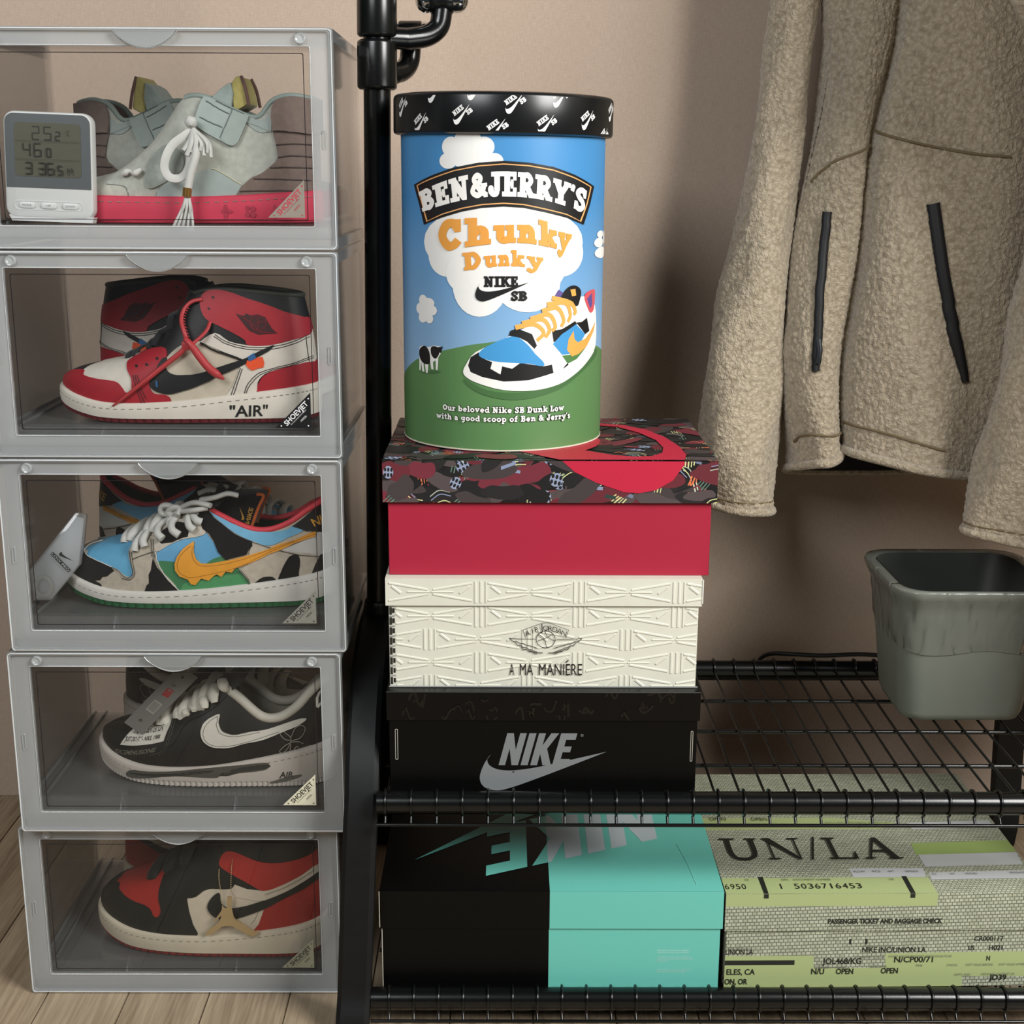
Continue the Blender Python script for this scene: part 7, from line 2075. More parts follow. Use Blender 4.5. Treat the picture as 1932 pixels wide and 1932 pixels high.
def collage(x0, x1, y0, y1, n, sy):
    a = Art()
    for i in range(n):
        x, y = rnd.uniform(x0 - 5, x1 + 5), rnd.uniform(y0 - 5, y1 + 5)
        an = rnd.uniform(-0.7, 0.7)
        c, s = math.cos(an), math.sin(an)
        r = rnd.random()

        def q(px, py):
            return (x + px * c - py * s, y + (px * s + py * c) * sy)
        if r < 0.40:      # shoe-like panel
            w, h = rnd.uniform(12, 30), rnd.uniform(7, 15)
            a.poly([q(-w, -h * 0.4), q(-w * 0.6, h * 0.5), q(0, h * 0.6), q(w * 0.7, h * 0.9), q(w, 0), q(w * 0.5, -h * 0.7), q(-w * 0.4, -h * 0.8)], rnd.choice(['#141315', '#5e1f28', '#4a4040', '#0c0c0d', '#6b2430', '#0f0f10', '#1c1a1b', '#3b3333']), 3)
        elif r < 0.50:    # netted window
            w, h = rnd.uniform(5, 10), rnd.uniform(5, 8)
            a.ell(*q(0, 0), w, h, '#8893ab', an)
            for k in (-0.62, 0.0, 0.62):
                a.ell(*q(k * w, h * 0.42), w * 0.24, h * 0.34, '#141416', an, 10)
                a.ell(*q(k * w, -h * 0.42), w * 0.24, h * 0.34, '#141416', an, 10)
        elif r < 0.70:    # lace bars
            m_ = rnd.randint(2, 4)
            col = rnd.choice(['#c9c98c', '#d06f47', '#5d7a6a', '#bfc0a8'])
            for k in range(m_):
                a.stroke([q(k * 3.2, -rnd.uniform(3, 6)), q(k * 3.2 + 2.2, rnd.uniform(3, 6))], rnd.uniform(0.7, 1.5), col)
        elif r < 0.82:    # striped arcs
            for k in range(3):
                a.stroke([q(-11, k * 2.2 - 3), q(0, k * 2.2 + 1.5), q(11, k * 2.2 - 3)], 1.0, '#0c0c0d' if k % 2 else rnd.choice(['#c9c98c', '#7d88a3', '#a9b0a0']), smooth=4)
        elif r < 0.93:
            w, h = rnd.uniform(4, 9), rnd.uniform(1.2, 3)
            a.poly([q(-w, -h), q(w, -h * 0.4), q(w * 0.9, h), q(-w * 0.9, h * 0.6)], rnd.choice(pal))
        else:
            a.stroke([q(-7, 0), q(-2, 4), q(3, -2), q(8, 2)], 1.6, rnd.choice(['#b8603e', '#6d2631', '#5d6478', '#4a3f3e']), smooth=4)
    return a


Art.STEP = 8e-7
OV = 5.0
collage(-5, 355, 82, 129, 230, 1.0).build('collage_print', mm_front(-0.0050), SB_RED, off=0.0001, clip=(-5, 354.7, 82.9, 128.7))
collage(-5, 355, -5, 255, 420, 1.35).build('collage_print', mm_top(0.1288), SB_RED, off=0.0001, clip=(-5, 354.7, -4.9, 254.7))
Art.STEP = 4e-5
SW = '#b51a38'
a = Art()
a.poly([(185.3, 131), (200.9, 117.0), (224.0, 105.4), (254.1, 95.1), (270.2, 93.7), (288.5, 97.3), (306.6, 108.0), (317.9, 124.9), (318.6, 131)], SW)
a.build('tick_print', mm_front(-0.0050), SB_RED, off=0.0008, clip=(-5, 354.7, 82.9, 128.8))
a = Art()
a.poly([(100, 75), (150.9, 30.1), (185.3, -6), (318.2, -6), (323.4, 21.4), (321.8, 68.8), (311.4, 125.6), (293.7, 172.5), (270.5, 200.2), (235, 215), (222, 205), (245, 196), (261.7, 188.7), (284.1, 151.7), (299.4, 105.9), (303.1, 62.4), (298.6, 32.6), (284.8, 14.8), (266.2, 12.3), (243.7, 20.1), (214.9, 45.3), (228.2, 67.2), (235.5, 98.4), (233, 125.3), (215, 136.6), (170, 120), (120, 100)], SW)
a.build('tick_print', mm_top(0.1288), SB_RED, off=0.0016, clip=(-5, 354.7, -4.9, 254.7))

# half teal, half black box
TEAL, PALE = '#66bbac', '#b0bcbe'
SPL = 189.3
a = Art()
a.rect(SPL, 385.2, 76.5, 123.0, TEAL)
a.build('teal_lid_front', mm_front(-0.0022), SB_TEAL, off=0.0001, rough=0.5)
a = Art()
a.rect(SPL - 0.6, 383.0, 0.2, 120, TEAL)
for r, (z, n_) in enumerate(((47.2, 34), (44.6, 33), (38.6, 36), (36.0, 38), (33.4, 12), (22.2, 36), (19.6, 30))):
    tx = ('MADE FROM AT LEAST EIGHTY PERCENT RECYCLED CONTENT BOARD FIBER')[:n_]
    sans(a, tx, 312.5, 312.5 + n_ * 1.08, z, 1.5, '#bcd9d3')
a.build('teal_body_front', mm_front(0.0), SB_TEAL, off=0.0001, rough=0.5)
a = Art()
a.rect(SPL, 385.2, -2.2, 302.2, TEAL)
a.build('teal_lid_top', mm_top(0.1230), SB_TEAL, off=0.0001, rough=0.5)
# big logo seen upside down on the lid
E_, N_ = np.array((117.0, 32.0)), np.array((323.1, 123.0))
ex = (E_ - N_) / 2.16
ey = np.array((ex[1], -ex[0]))
ey = ey / np.linalg.norm(ey) * -1.0
hgt = 118.0
up_ = np.array((0.0, -1.0)) * hgt


def lg(x, y):
    p = N_ + ex * x + up_ * (y - 1.0)
    return (p[0], p[1])


for lo_, hi_, col in ((-2, SPL, TEAL), (SPL, 385, PALE)):
    a = block_word(col, lg, 0.0)
    a.poly([(lambda q: lg(q[0] - 0.24, q[1]))((-0.62 + 3.9 * p[0], -1.25 + 1.62 * p[1])) for p in swoosh(12)], col)
    a.build('logo_print', mm_top(0.1230), SB_TEAL, off=0.0003, rough=0.45, clip=(lo_, hi_, -2, 300))
tube('lid_crease', spline([(0.345, 0.11, 0.1232), (0.352, 0.06, 0.1234), (0.356, 0.012, 0.1232)], 5), 0.0006, M('teal_crease', '#7cc4b8', 0.45), SB_TEAL, n=6)
for z0_, z1_, xx in ((0.078, 0.1225, -0.0026), (0.002, 0.076, -0.0003)):
    tube('worn_edge', [(xx, -0.0022 if z0_ > 0.05 else -0.0002, z0_), (xx, -0.0022 if z0_ > 0.05 else -0.0002, z1_)], 0.0006, edge, SB_TEAL, n=6)

# ticket printed box
GRN, INK2, LAB = '#a0ad78', '#20211c', '#b3b6b6'
a = Art()
a.poly([(-2.2, 184), (160, 184), (238, 170), (214, 152.7), (-2.2, 151.8)], GRN)
a.rect(-2.2, 236.5, -2.2, 33.8, GRN)
a.poly([(241.5, 115.7), (362.2, 122.7), (362.2, 93.2), (239.4, 86.8)], '#8ea45f')
for q in ([(151.2, 54.9), (237.3, 55.2), (235.1, 34.2), (151.1, 33.9)], [(241.1, 44.2), (353.7, 48.7), (347.1, 30.6), (239.2, 27.9)], [(241.5, 86.8), (361.1, 92.3), (357.6, 63.0), (241.3, 58.4)], [(253.5, 168.6), (357.5, 175.1), (357.5, 156.5), (254.0, 151.5)]):
    a.poly(q, LAB)
for q in ([(40.3, 35.5), (46.2, 35.5), (45.6, -2.2), (40.2, -2.2)], [(206.6, 36.1), (212.3, 36.1), (211.6, -2.2), (205.9, -2.2)]):
    a.poly(q, INK2)
mono(a, '6950', -2, 8.1, 11.5, 6.4, INK2)
mono(a, '1', 59.5, 8.2, 11.5, 6.4, INK2)
mono(a, '5036716453', 77.0, 8.3, 11.5, 7.87, INK2)
for tx, x0, x1, z, h in (('CK', 24, 29, 27, 4.0), ('CPN', 66, 74, 27, 4.0), ('DOCUMENT NUMBER', 80, 123, 27, 4.0), ('CK', 190, 196, 27, 4.0), ('ALLOW', 153.5, 167, 45, 4), ('PCS', 176, 185, 45, 4), ('WT', 194, 201, 45, 4), ('UNCKD', 214, 229, 45, 4), ('CS', 243, 248, 38, 4), ('WT', 264, 270, 38.4, 4), ('UNCKD', 282, 296, 39, 4), ('BAGGAGE', 335, 352, 41, 4)):
    sans(a, tx, x0, x1, z - 1, h, '#55574b')
for tx, x0, x1, z in (('OPEN', 7, 27.6, 175), ('OPEN', 58.8, 79.4, 174), ('JOL468/KG', -2, 34.5, 191.3), ('N/CP00/71', 73.9, 118.8, 191.5), ('JD39', 187.6, 205.9, 155.9)):
    sans(a, tx, x0, x1, z, 8.5, INK2)
sans(a, "INT'L IND.  ISSUING AGENT ID", 150, 230, 166, 3.2, '#6f7263')


def serif_letter(ch, x0, x1, lo, hi):
    h = hi - lo
    w = x1 - x0

    def X(f_, g):
        return (x0 + w * f_, lo + h * g)
    thin, thick = 1.0, w * 0.17
    sf = 3.2
    if ch == 'U':
        a.stroke([X(0.2, 0.97), X(0.2, 0.35), X(0.30, 0.08), X(0.55, 0.02), X(0.76, 0.12), X(0.84, 0.35), X(0.84, 0.97)], [thick] * 9 + [thick * 0.75] * 8 + [thin * 1.6] * 8 if False else thick * 0.8, INK2, smooth=4)
        a.rect(*(X(0, 0)[0], X(0.42, 0)[0]), hi - sf, hi, INK2)
        a.rect(*(X(0.68, 0)[0], X(1, 0)[0]), hi - sf, hi, INK2)
    elif ch == 'N':
        a.stroke([X(0.16, 1), X(0.16, 0)], w * 0.05, INK2)
        a.stroke([X(0.86, 1), X(0.86, 0)], w * 0.05, INK2)
        a.poly([X(0.0, 1), X(0.22, 1), X(0.9, 0.0), X(0.80, 0.0)], INK2)
        for f0, f1, y0 in ((0.02, 0.32, lo), (0.70, 1.0, hi - sf)):
            a.rect(X(f0, 0)[0], X(f1, 0)[0], y0, y0 + sf, INK2)
    elif ch == '/':
        a.stroke([X(0.96, 1.04), X(0.04, -0.04)], 2.6, INK2)
    elif ch == 'L':
        a.stroke([X(0.24, 1), X(0.24, 0)], w * 0.15, INK2)
        a.rect(X(0.0, 0)[0], X(0.48, 0)[0], hi - sf, hi, INK2)
        a.rect(X(0.0, 0)[0], X(0.96, 0)[0], lo, lo + sf, INK2)
        a.poly([X(0.84, 0), X(1.0, 0), X(1.0, 0.34), X(0.95, 0.34)], INK2)
    elif ch == 'A':
        a.poly([X(0.42, 1), X(0.54, 1), X(0.92, 0), X(0.72, 0)], INK2)
        a.poly([X(0.42, 1), X(0.47, 0.92), X(0.14, 0), X(0.08, 0)], INK2)
        a.rect(X(0.24, 0)[0], X(0.70, 0)[0], lo + h * 0.32, lo + h * 0.40, INK2)
        a.rect(X(-0.02, 0)[0], X(0.26, 0)[0], lo, lo + sf, INK2)
        a.rect(X(0.62, 0)[0], X(1.0, 0)[0], lo, lo + sf, INK2)


for ch, x0, x1 in (('U', 10, 55), ('N', 61, 106), ('/', 112, 126), ('L', 134, 168), ('A', 177, 221)):
    serif_letter(ch, x0, x1, 74.5, 127)
a.build('ticket_print', mm_top(0.1200), SB_UN, off=0.0001, clip=(-2.1, 362.1, -2.1, 312))
a = Art()
a.rect(-2.2, 237.2, 104.5, 119.9, GRN)
for x0 in (40.2, 205.9):
    a.rect(x0, x0 + 5.6, 114.5, 119.9, INK2)
sans(a, 'PASSENGER TICKET AND BAGGAGE CHECK', 114.5, 245, 82.6, 5.8, INK2, 0.05)
sans(a, 'SUBJECT TO CONDITIONS OF CONTRACT ON REVERSE SIDE', 117, 244.7, 78.6, 2.6, '#6f7263')
a.build('ticket_print', mm_front(-0.0022), SB_UN, off=0.0001, clip=(-2.1, 362.1, 73.6, 119.9))
a = Art()
a.poly([(0.2, 40.5), (101.4, 40.6), (102.3, 24.0), (184.5, 25.2), (183.3, 43.0), (359.8, 45.4), (359.8, 13.2), (273.9, 13.1), (274.6, 0.4), (0.2, 0.4)], GRN)
a.rect(0.2, 80.0, 28.8, 35.0, INK2)
T_ = [('UNION LA', 0.5, 32, 42.7, 6.6), ('1  1', 141, 161.7, 55.1, 6.6), ('NIKE INC/UNION LA', 156.5, 229.6, 44.8, 6.6), ('CR000117', 283.9, 317.4, 58.6, 6.0), ('US', 277.9, 284.9, 46.9, 6.0), ('H021', 301.7, 317.5, 46.9, 6.0),
      ('JOL468/KG', 111.9, 156.4, 30.3, 7.2), ('N/CP00/71', 194, 238.6, 31.9, 7.2), ('N', 299.9, 304, 33.6, 6.0), ('ELES, CA', 2.5, 35.2, 17.1, 7.0), ('N/U', 99.7, 114.6, 17.3, 7.0), ('OPEN', 128.1, 148, 17.3, 7.0), ('OPEN', 179.7, 199.3, 17.9, 7.0), ('JD39', 305.1, 325, 8.7, 7.0), ('ON, OR', 0.8, 27, 4.8, 7.0)]
for tx, x0, x1, z, h in T_:
    sans(a, tx, x0, x1, z, h, INK2, 0.022)
for tx, x0, x1, z in (('CARRIER', 105, 120, 24.8), ('FLIGHT', 128, 140, 24.8), ('CLASS DATE', 166, 186, 25.4), ('TIME', 219, 227, 26.6), ('STATUS', 255, 267, 27), ('NOT VALID BEFORE', 277, 308, 27.4), ('NOT VALID AFTER', 315, 345, 27.6), ('CARRIER CODE', 150, 183, 37.6), ('FARE BASIS/TICKET DESIGNATOR', 188, 260, 38.6), ('PLACE OF ISSUE', 158, 190, 52), ('ISSUED BY', 2, 30, 49.5), ("INT'L IND.", 265, 284, 15), ('ISSUING AGENT ID', 296, 334, 15.5)):
    sans(a, tx, x0, x1, z, 2.7, '#6f7263')
a.build('ticket_print', mm_front(0.0), SB_UN, off=0.0001, clip=(0.2, 359.8, 0.4, 73))
# ------------------------------------------------------------------ fleece jacket shapes (rows: height z, left edge, crease, right edge)
JROWS = [(1.40, 0.372, 0.490, 0.655), (1.20, 0.366, 0.478, 0.655), (1.10, 0.376, 0.468, 0.652), (1.00, 0.366, 0.452, 0.648), (0.90, 0.354, 0.444, 0.640),
         (0.80, 0.338, 0.438, 0.632), (0.72, 0.334, 0.434, 0.625), (0.65, 0.345, 0.432, 0.618), (0.58, 0.362, 0.432, 0.610), (0.52, 0.362, 0.432, 0.606)]
_jr = np.array(JROWS) + np.array([0, 0.026, 0.008, 0.028])


def jrow(z):
    zz = _jr[::-1, 0]
    return [np.interp(z, zz, _jr[::-1, k]) for k in (1, 2, 3)]


# section points: (which edge weights l,c,r, y, hem height)
JSEC = [((1, 0, 0), 1.800, 0.560), ((0.72, 0.28, 0), 1.752, 0.574), ((0.40, 0.60, 0), 1.738, 0.578), ((0.13, 0.87, 0), 1.744, 0.584), ((0, 1.0, 0.0), 1.764, 0.592), ((0, 0.96, 0.04), 1.728, 0.592),
        ((0, 0.80, 0.20), 1.702, 0.588), ((0, 0.5, 0.5), 1.690, 0.578), ((0, 0.2, 0.8), 1.696, 0.568), ((0, 0.0, 1.0), 1.725, 0.560), ((0, -0.05, 1.05), 1.79, 0.550),
        ((0, 0.2, 0.8), 1.848, 0.545), ((0.2, 0.4, 0.4), 1.862, 0.541), ((0.75, 0.25, 0.0), 1.855, 0.543)]


def jacket_pts(na, nb, z_top=1.38):
    sec = np.array([[q[0][0], q[0][1], q[0][2], q[1], q[2]] for q in JSEC])
    S = np.array(spline(sec, na // len(JSEC), True))
    B = np.linspace(0, 1, nb)
    Z = z_top + (S[None, :, 4] - z_top) * B[:, None]
    l, c, r = jrow(Z)
    X = l * S[None, :, 0] + c * S[None, :, 1] + r * S[None, :, 2]
    # fold depth grows towards the hem
    g = 0.55 + 0.45 * B[:, None]
    Y = 1.79 + (S[None, :, 3] - 1.79) * g
    Y = Y + 0.006 * np.sin(X * 46 + Z * 9) * (Y < 1.79)
    X = X + 0.003 * np.sin(Z * 23 + S[None, :, 3] * 40)
    # slight roll-in at the hem
    return np.stack([X, Y, Z], -1)
ZIP_A = [(0.0900, 0.5992), (0.0929, 0.6573), (0.1086, 0.7315), (0.1200, 0.7976), (0.1157, 0.8477)]
ZIP_B = [(0.4614, 0.5912), (0.4800, 0.6573), (0.4986, 0.7275), (0.5129, 0.7896), (0.5314, 0.8537)]
YOKE_A = [(0.9971, 0.5511), (0.9971, 0.5291), (0.0643, 0.5170), (0.1829, 0.5030)]
YOKE_B = [(0.2186, 0.4850), (0.3957, 0.4990), (0.4500, 0.5070), (0.5071, 0.5130), (0.5471, 0.5130)]
HEM_A = [(0.0214, 0.9559), (0.0714, 0.9479), (0.2886, 0.9659)]
HEM_B = [(0.3129, 0.9519), (0.3957, 0.9519), (0.4529, 0.9539), (0.5186, 0.9619)]
def fleece_material():
    m = bpy.data.materials.new('cream_fleece')
    m.use_nodes = True
    nt = m.node_tree
    b = nt.nodes['Principled BSDF']
    b.inputs['Roughness'].default_value = 0.95
    b.inputs['Specular IOR Level'].default_value = 0.1
    b.inputs['Sheen Weight'].default_value = 0.35
    tc = nt.nodes.new('ShaderNodeTexCoord')
    n0 = nt.nodes.new('ShaderNodeTexNoise')
    n0.inputs['Scale'].default_value = 60
    nt.links.new(tc.outputs['Object'], n0.inputs['Vector'])
    wv = nt.nodes.new('ShaderNodeVectorMath')
    wv.operation = 'SCALE'
    wv.inputs['Scale'].default_value = 0.010
    nt.links.new(n0.outputs['Color'], wv.inputs[0])
    ad = nt.nodes.new('ShaderNodeVectorMath')
    nt.links.new(tc.outputs['Object'], ad.inputs[0])
    nt.links.new(wv.outputs[0], ad.inputs[1])
    vo = nt.nodes.new('ShaderNodeTexVoronoi')
    vo.feature = 'SMOOTH_F1'
    vo.inputs['Scale'].default_value = 205
    nt.links.new(ad.outputs[0], vo.inputs['Vector'])
    n1 = nt.nodes.new('ShaderNodeTexNoise')
    n1.inputs['Scale'].default_value = 520
    nt.links.new(ad.outputs[0], n1.inputs['Vector'])
    cr = nt.nodes.new('ShaderNodeValToRGB')
    cr.color_ramp.elements[0].position = 0.1
    cr.color_ramp.elements[0].color = lin('#c2b49d')
    cr.color_ramp.elements[1].position = 0.75
    cr.color_ramp.elements[1].color = lin('#998b74')
    nt.links.new(vo.outputs['Distance'], cr.inputs['Fac'])
    nt.links.new(cr.outputs['Color'], b.inputs['Base Color'])
    hm = nt.nodes.new('ShaderNodeMath')
    hm.operation = 'MULTIPLY_ADD'
    hm.inputs[1].default_value = -1.0
    nt.links.new(vo.outputs['Distance'], hm.inputs[0])
    nt.links.new(n1.outputs['Fac'], hm.inputs[2])
    bp = nt.nodes.new('ShaderNodeBump')
    bp.inputs['Strength'].default_value = 0.8
    bp.inputs['Distance'].default_value = 0.0030
    nt.links.new(hm.outputs[0], bp.inputs['Height'])
    nt.links.new(bp.outputs['Normal'], b.inputs['Normal'])
    return m


fleece = fleece_material()
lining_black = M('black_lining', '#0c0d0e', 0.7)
zipm = M('black_zip_tape', '#0b0c0f', 0.55, bump=0.1, bscale=1200)
JACKET = thing('fleece_jacket', (0.49, 1.78, 0.46), 'cream fleece jacket with black zip pockets hanging against the wall', 'jacket')
JO = np.array((0.49, 1.78, 0.46))
curl = bpy.data.textures.new('fleece_curl', 'VORONOI')
curl.noise_scale = 0.0052
curl.distance_metric = 'DISTANCE'


def fuzz(o, strength=-0.0030):
    md = o.modifiers.new('curl', 'DISPLACE')
    md.texture = curl
    md.texture_coords = 'LOCAL'
    md.strength = strength
    md.mid_level = 0.4


def grid_faces(nb, na, closed):
    Fc = []
    for i in range(nb - 1):
        for j in range(na if closed else na - 1):
            k = (j + 1) % na
            Fc.append((i * na + j, (i + 1) * na + j, (i + 1) * na + k, i * na + k))
    return Fc


G = jacket_pts(420, 300)
na = G.shape[1]
# rolled hem: last rows turn inwards
cen = np.array((0.49, 1.785))
V = [tuple(p) for p in (G - JO).reshape(-1, 3)]
body = mesh('jacket_body', V, grid_faces(G.shape[0], na, True), fleece, JACKET, True)
fuzz(body)
hem = G[-1]
items = sweep_geo([tuple(p - JO + np.array((0, 0, 0.002))) for p in hem[::3]], 0.0062, 10, closed=True)
h = mesh('hem_edge', items[0], items[1], fleece, JACKET, True)
# inner lining
Li = jacket_pts(140, 60)[42:]
du_ = np.roll(Li, -2, 1) - np.roll(Li, 2, 1)
dv_ = np.gradient(Li, axis=0)
nn_ = np.cross(du_, dv_)
nn_ /= np.linalg.norm(nn_, axis=-1, keepdims=True) + 1e-9
sg_ = -np.sign(nn_[:, Li.shape[1] // 2, 1]).mean()
Li -= nn_ * (0.0085 * sg_)
Li[..., 2] += 0.004
mesh('lining', [tuple(p) for p in (Li - JO).reshape(-1, 3)], [tuple(reversed(f)) for f in grid_faces(len(Li), Li.shape[1], True)], lining_black, JACKET, True)


def jpt(a, b, lift=0.0):
    fa, fb = (a % 1.0) * na, b * (G.shape[0] - 1)
    i, j = int(min(fb, G.shape[0] - 2)), int(fa) % na
    p = G[i, j]
    q = G[min(i + 1, G.shape[0] - 1), (j + 1) % na]
    du = G[i, (j + 2) % na] - G[i, j - 2]
    dv = G[min(i + 2, G.shape[0] - 1), j] - G[max(i - 2, 0), j]
    n = np.cross(du, dv)
    n = n / (np.linalg.norm(n) + 1e-9)
    if n[1] > 0:
        n = -n
    f = fb - i
    return G[i, j] * (1 - f) + G[i + 1, j] * f + n * lift - JO


def strip(name, ab, w, lift, mat, parent, taper=0.35):
    P = [jpt(a, b, lift) for a, b in spline(ab, 8)]
    P = [np.array(p) for p in P]
    V, Fc = [], []
    k = len(P)
    for i in range(k):
        t = P[min(i + 1, k - 1)] - P[max(i - 1, 0)]
        s = np.array((1, 0, 0)) - t * (t[0] / (t @ t))
        s = s / np.linalg.norm(s)
        ww = w * (1.0 if i < k * 0.75 else 1 - (1 - taper) * (i - k * 0.75) / (k * 0.25))
        for e, dz in ((-1, 0.004), (-0.85, -0.001), (0.0, -0.0018), (0.85, -0.001), (1, 0.004)):
            V.append(P[i] + s * e * ww / 2 + np.array((0, dz, 0)))
    for i in range(k - 1):
        for j in range(4):
            Fc.append((i * 5 + j, i * 5 + j + 1, (i + 1) * 5 + j + 1, (i + 1) * 5 + j))
    return mesh(name, V, Fc, mat, parent, True)


za = strip('pocket_zip', ZIP_A, 0.0120, 0.0035, zipm, JACKET, 0.8)
strip('pocket_zip', ZIP_B, 0.0165, 0.0035, zipm, JACKET, 0.45)
pull = [jpt(*ZIP_A[3], 0.007), jpt(ZIP_A[3][0] + 0.004, 0.815, 0.009), jpt(ZIP_A[4][0] + 0.005, 0.835, 0.009)]
tube('zip_pull', [tuple(p) for p in pull], 0.0022, M('zip_pull_metal', '#2a2c2f', 0.35, 0.6), za, n=8, flat=(1.6, 0.6))
seamm = M('fleece_seam', '#75664b', 0.95)
for nm, ab in (('yoke_seam', [(0.035, 0.548), (0.065, 0.532), (0.115, 0.518), (0.24, 0.505)]), ('yoke_seam', [(0.31, 0.486)] + YOKE_B[1:]), ('hem_seam', HEM_A), ('hem_seam', HEM_B)):
    tube(nm, [tuple(jpt(a, b, 0.0012)) for a, b in spline(ab, 8)], 0.0016, seamm, JACKET, n=6)


def sleeve(rows, name, cuff_b):
    """rows: (x, y, z, half width x, half depth y)"""
    R = np.array(spline(rows, 26))
    n = 90
    P = []
    for i, (x, y, z, wx, wy) in enumerate(R):
        for j in range(n):
            a = 2 * PI * j / n
            w = 1 + 0.05 * math.sin(3 * a + z * 22) + 0.03 * math.sin(5 * a - z * 41)
            P.append((x + wx * w * math.cos(a) - JO[0], y + wy * w * math.sin(a) - JO[1], z - JO[2] - 0.10 * (wx * math.cos(a)) * (1 if i > len(R) * 0.8 else 0) * ((i / len(R) - 0.8) / 0.2)))
    Fc = grid_faces(len(R), n, True)
    o = mesh(name, P, [tuple(reversed(f)) for f in Fc], fleece, JACKET, True)
    fuzz(o, -0.0036)
    end = [P[(len(R) - 1) * n + j] for j in range(0, n, 2)]
    V, F2 = sweep_geo(end, 0.0055, 8, closed=True)
    mesh('cuff_edge', V, F2, fleece, o, True)
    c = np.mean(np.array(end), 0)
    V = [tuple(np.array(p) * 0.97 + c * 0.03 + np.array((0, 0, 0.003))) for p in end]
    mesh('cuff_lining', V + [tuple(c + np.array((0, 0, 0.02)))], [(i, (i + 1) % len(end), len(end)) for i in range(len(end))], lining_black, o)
    k = int(len(R) * cuff_b)
    ring = [P[k * n + j] for j in range(0, n, 2)]
    V, F2 = sweep_geo(ring, 0.0014, 5, closed=True)
    mesh('cuff_seam', V, F2, seamm, o, True)
    return o


sleeve([(0.375, 1.80, 1.38, 0.030, 0.034), (0.362, 1.805, 1.18, 0.030, 0.034), (0.350, 1.81, 1.02, 0.030, 0.036), (0.338, 1.81, 0.90, 0.036, 0.040), (0.326, 1.81, 0.80, 0.043, 0.044),
        (0.318, 1.805, 0.70, 0.050, 0.046), (0.313, 1.80, 0.62, 0.053, 0.046), (0.313, 1.795, 0.545, 0.050, 0.043), (0.315, 1.793, 0.510, 0.048, 0.041)], 'sleeve', 0.945)
sleeve([(0.720, 1.72, 1.38, 0.055, 0.050), (0.715, 1.69, 1.15, 0.060, 0.055), (0.700, 1.66, 0.98, 0.062, 0.058), (0.686, 1.645, 0.85, 0.066, 0.058), (0.667, 1.635, 0.72, 0.070, 0.058),
        (0.650, 1.628, 0.62, 0.072, 0.056), (0.637, 1.622, 0.54, 0.070, 0.054), (0.634, 1.620, 0.515, 0.066, 0.052)], 'sleeve', 0.90)
# a second, shaggier coat hangs in front at the right end of the rack; only its edge shows at the top right, the unseen body is added to shade wall and jacket
COAT = thing('shaggy_coat', (0.82, 1.45, 0.435), 'shaggy cream coat whose edge shows at the top right corner', 'coat')
KO = np.array((0.82, 1.45, 0.435))


def coat_loft(name, rows, n=80):
    R = np.array(spline(rows, 14))
    P = []
    for i, (x, y, z, wx, wy) in enumerate(R):
        for j in range(n):
            a = 2 * PI * j / n
            w = 1 + 0.06 * math.sin(3 * a + z * 9) + 0.04 * math.sin(7 * a - z * 13)
            P.append((x + wx * w * math.cos(a) - KO[0], y + wy * w * math.sin(a) - KO[1], z - KO[2]))
    Fc = [tuple(reversed(f)) for f in grid_faces(len(R), n, True)] + [tuple(range((len(R) - 1) * n, len(R) * n))]
    o = mesh(name, P, Fc, fleece, COAT, True)
    fuzz(o, -0.006)
    return o


coat_loft('coat_shade_body', [(0.86, 1.45, 1.62, 0.17, 0.12), (0.86, 1.45, 1.35, 0.19, 0.14), (0.86, 1.45, 1.05, 0.185, 0.14), (0.865, 1.45, 0.85, 0.18, 0.14), (0.87, 1.45, 0.60, 0.18, 0.14), (0.875, 1.45, 0.455, 0.17, 0.13), (0.875, 1.45, 0.435, 0.12, 0.10)])
coat_loft('coat_sleeve', [(0.645, 1.52, 1.60, 0.075, 0.07), (0.600, 1.52, 1.35, 0.070, 0.07), (0.590, 1.52, 1.20, 0.068, 0.07), (0.600, 1.52, 1.13, 0.068, 0.065), (0.640, 1.52, 1.07, 0.066, 0.06), (0.69, 1.52, 1.03, 0.04, 0.04)])
# ------------------------------------------------------------------ waste bin with a bag liner
BIN = thing('waste_bin', (0.5740, 1.655, 0.2802), 'grey green plastic waste bin lined with a plastic bag on the upper shelf', 'bin')
binm = M('grey_green_plastic', '#6b6f66', 0.55, grain=0.03, gscale=40)
bagm = sheer('bag_film', '#aaaea3', 0.50, 0.16, (0.985, 0.99, 0.98), 0.8)


def rr_ring(hx, hy, r, z, n=7, wob=None):
    P = rrect(-hx, hx, -hy, hy, r, n)
    return [(p[0] + (wob(i) if wob else 0), p[1], z) for i, p in enumerate(P)]


prof = [(0.0665, 0.055, 0.022, 0.0), (0.0745, 0.063, 0.025, 0.003), (0.0785, 0.0665, 0.027, 0.012), (0.0875, 0.076, 0.030, 0.095), (0.0940, 0.086, 0.033, 0.165), (0.0990, 0.0925, 0.036, 0.1725), (0.1010, 0.0945, 0.037, 0.1765), (0.0990, 0.0925, 0.036, 0.1785),
        (0.0930, 0.088, 0.034, 0.1765), (0.0870, 0.083, 0.032, 0.165), (0.0760, 0.073, 0.029, 0.09), (0.0630, 0.062, 0.025, 0.012)]
rings = [rr_ring(a, b, r, z) for a, b, r, z in prof]
n = len(rings[0])
V = [p for r in rings for p in r]
Fc = [(i * n + j, i * n + (j + 1) % n, (i + 1) * n + (j + 1) % n, (i + 1) * n + j) for i in range(len(rings) - 1) for j in range(n)]
Fc.append(tuple(reversed(range(n))))
Fc.append(tuple(range((len(rings) - 1) * n, len(rings) * n)))
mesh('bin_body', V, Fc, binm, BIN, True, auto=50)
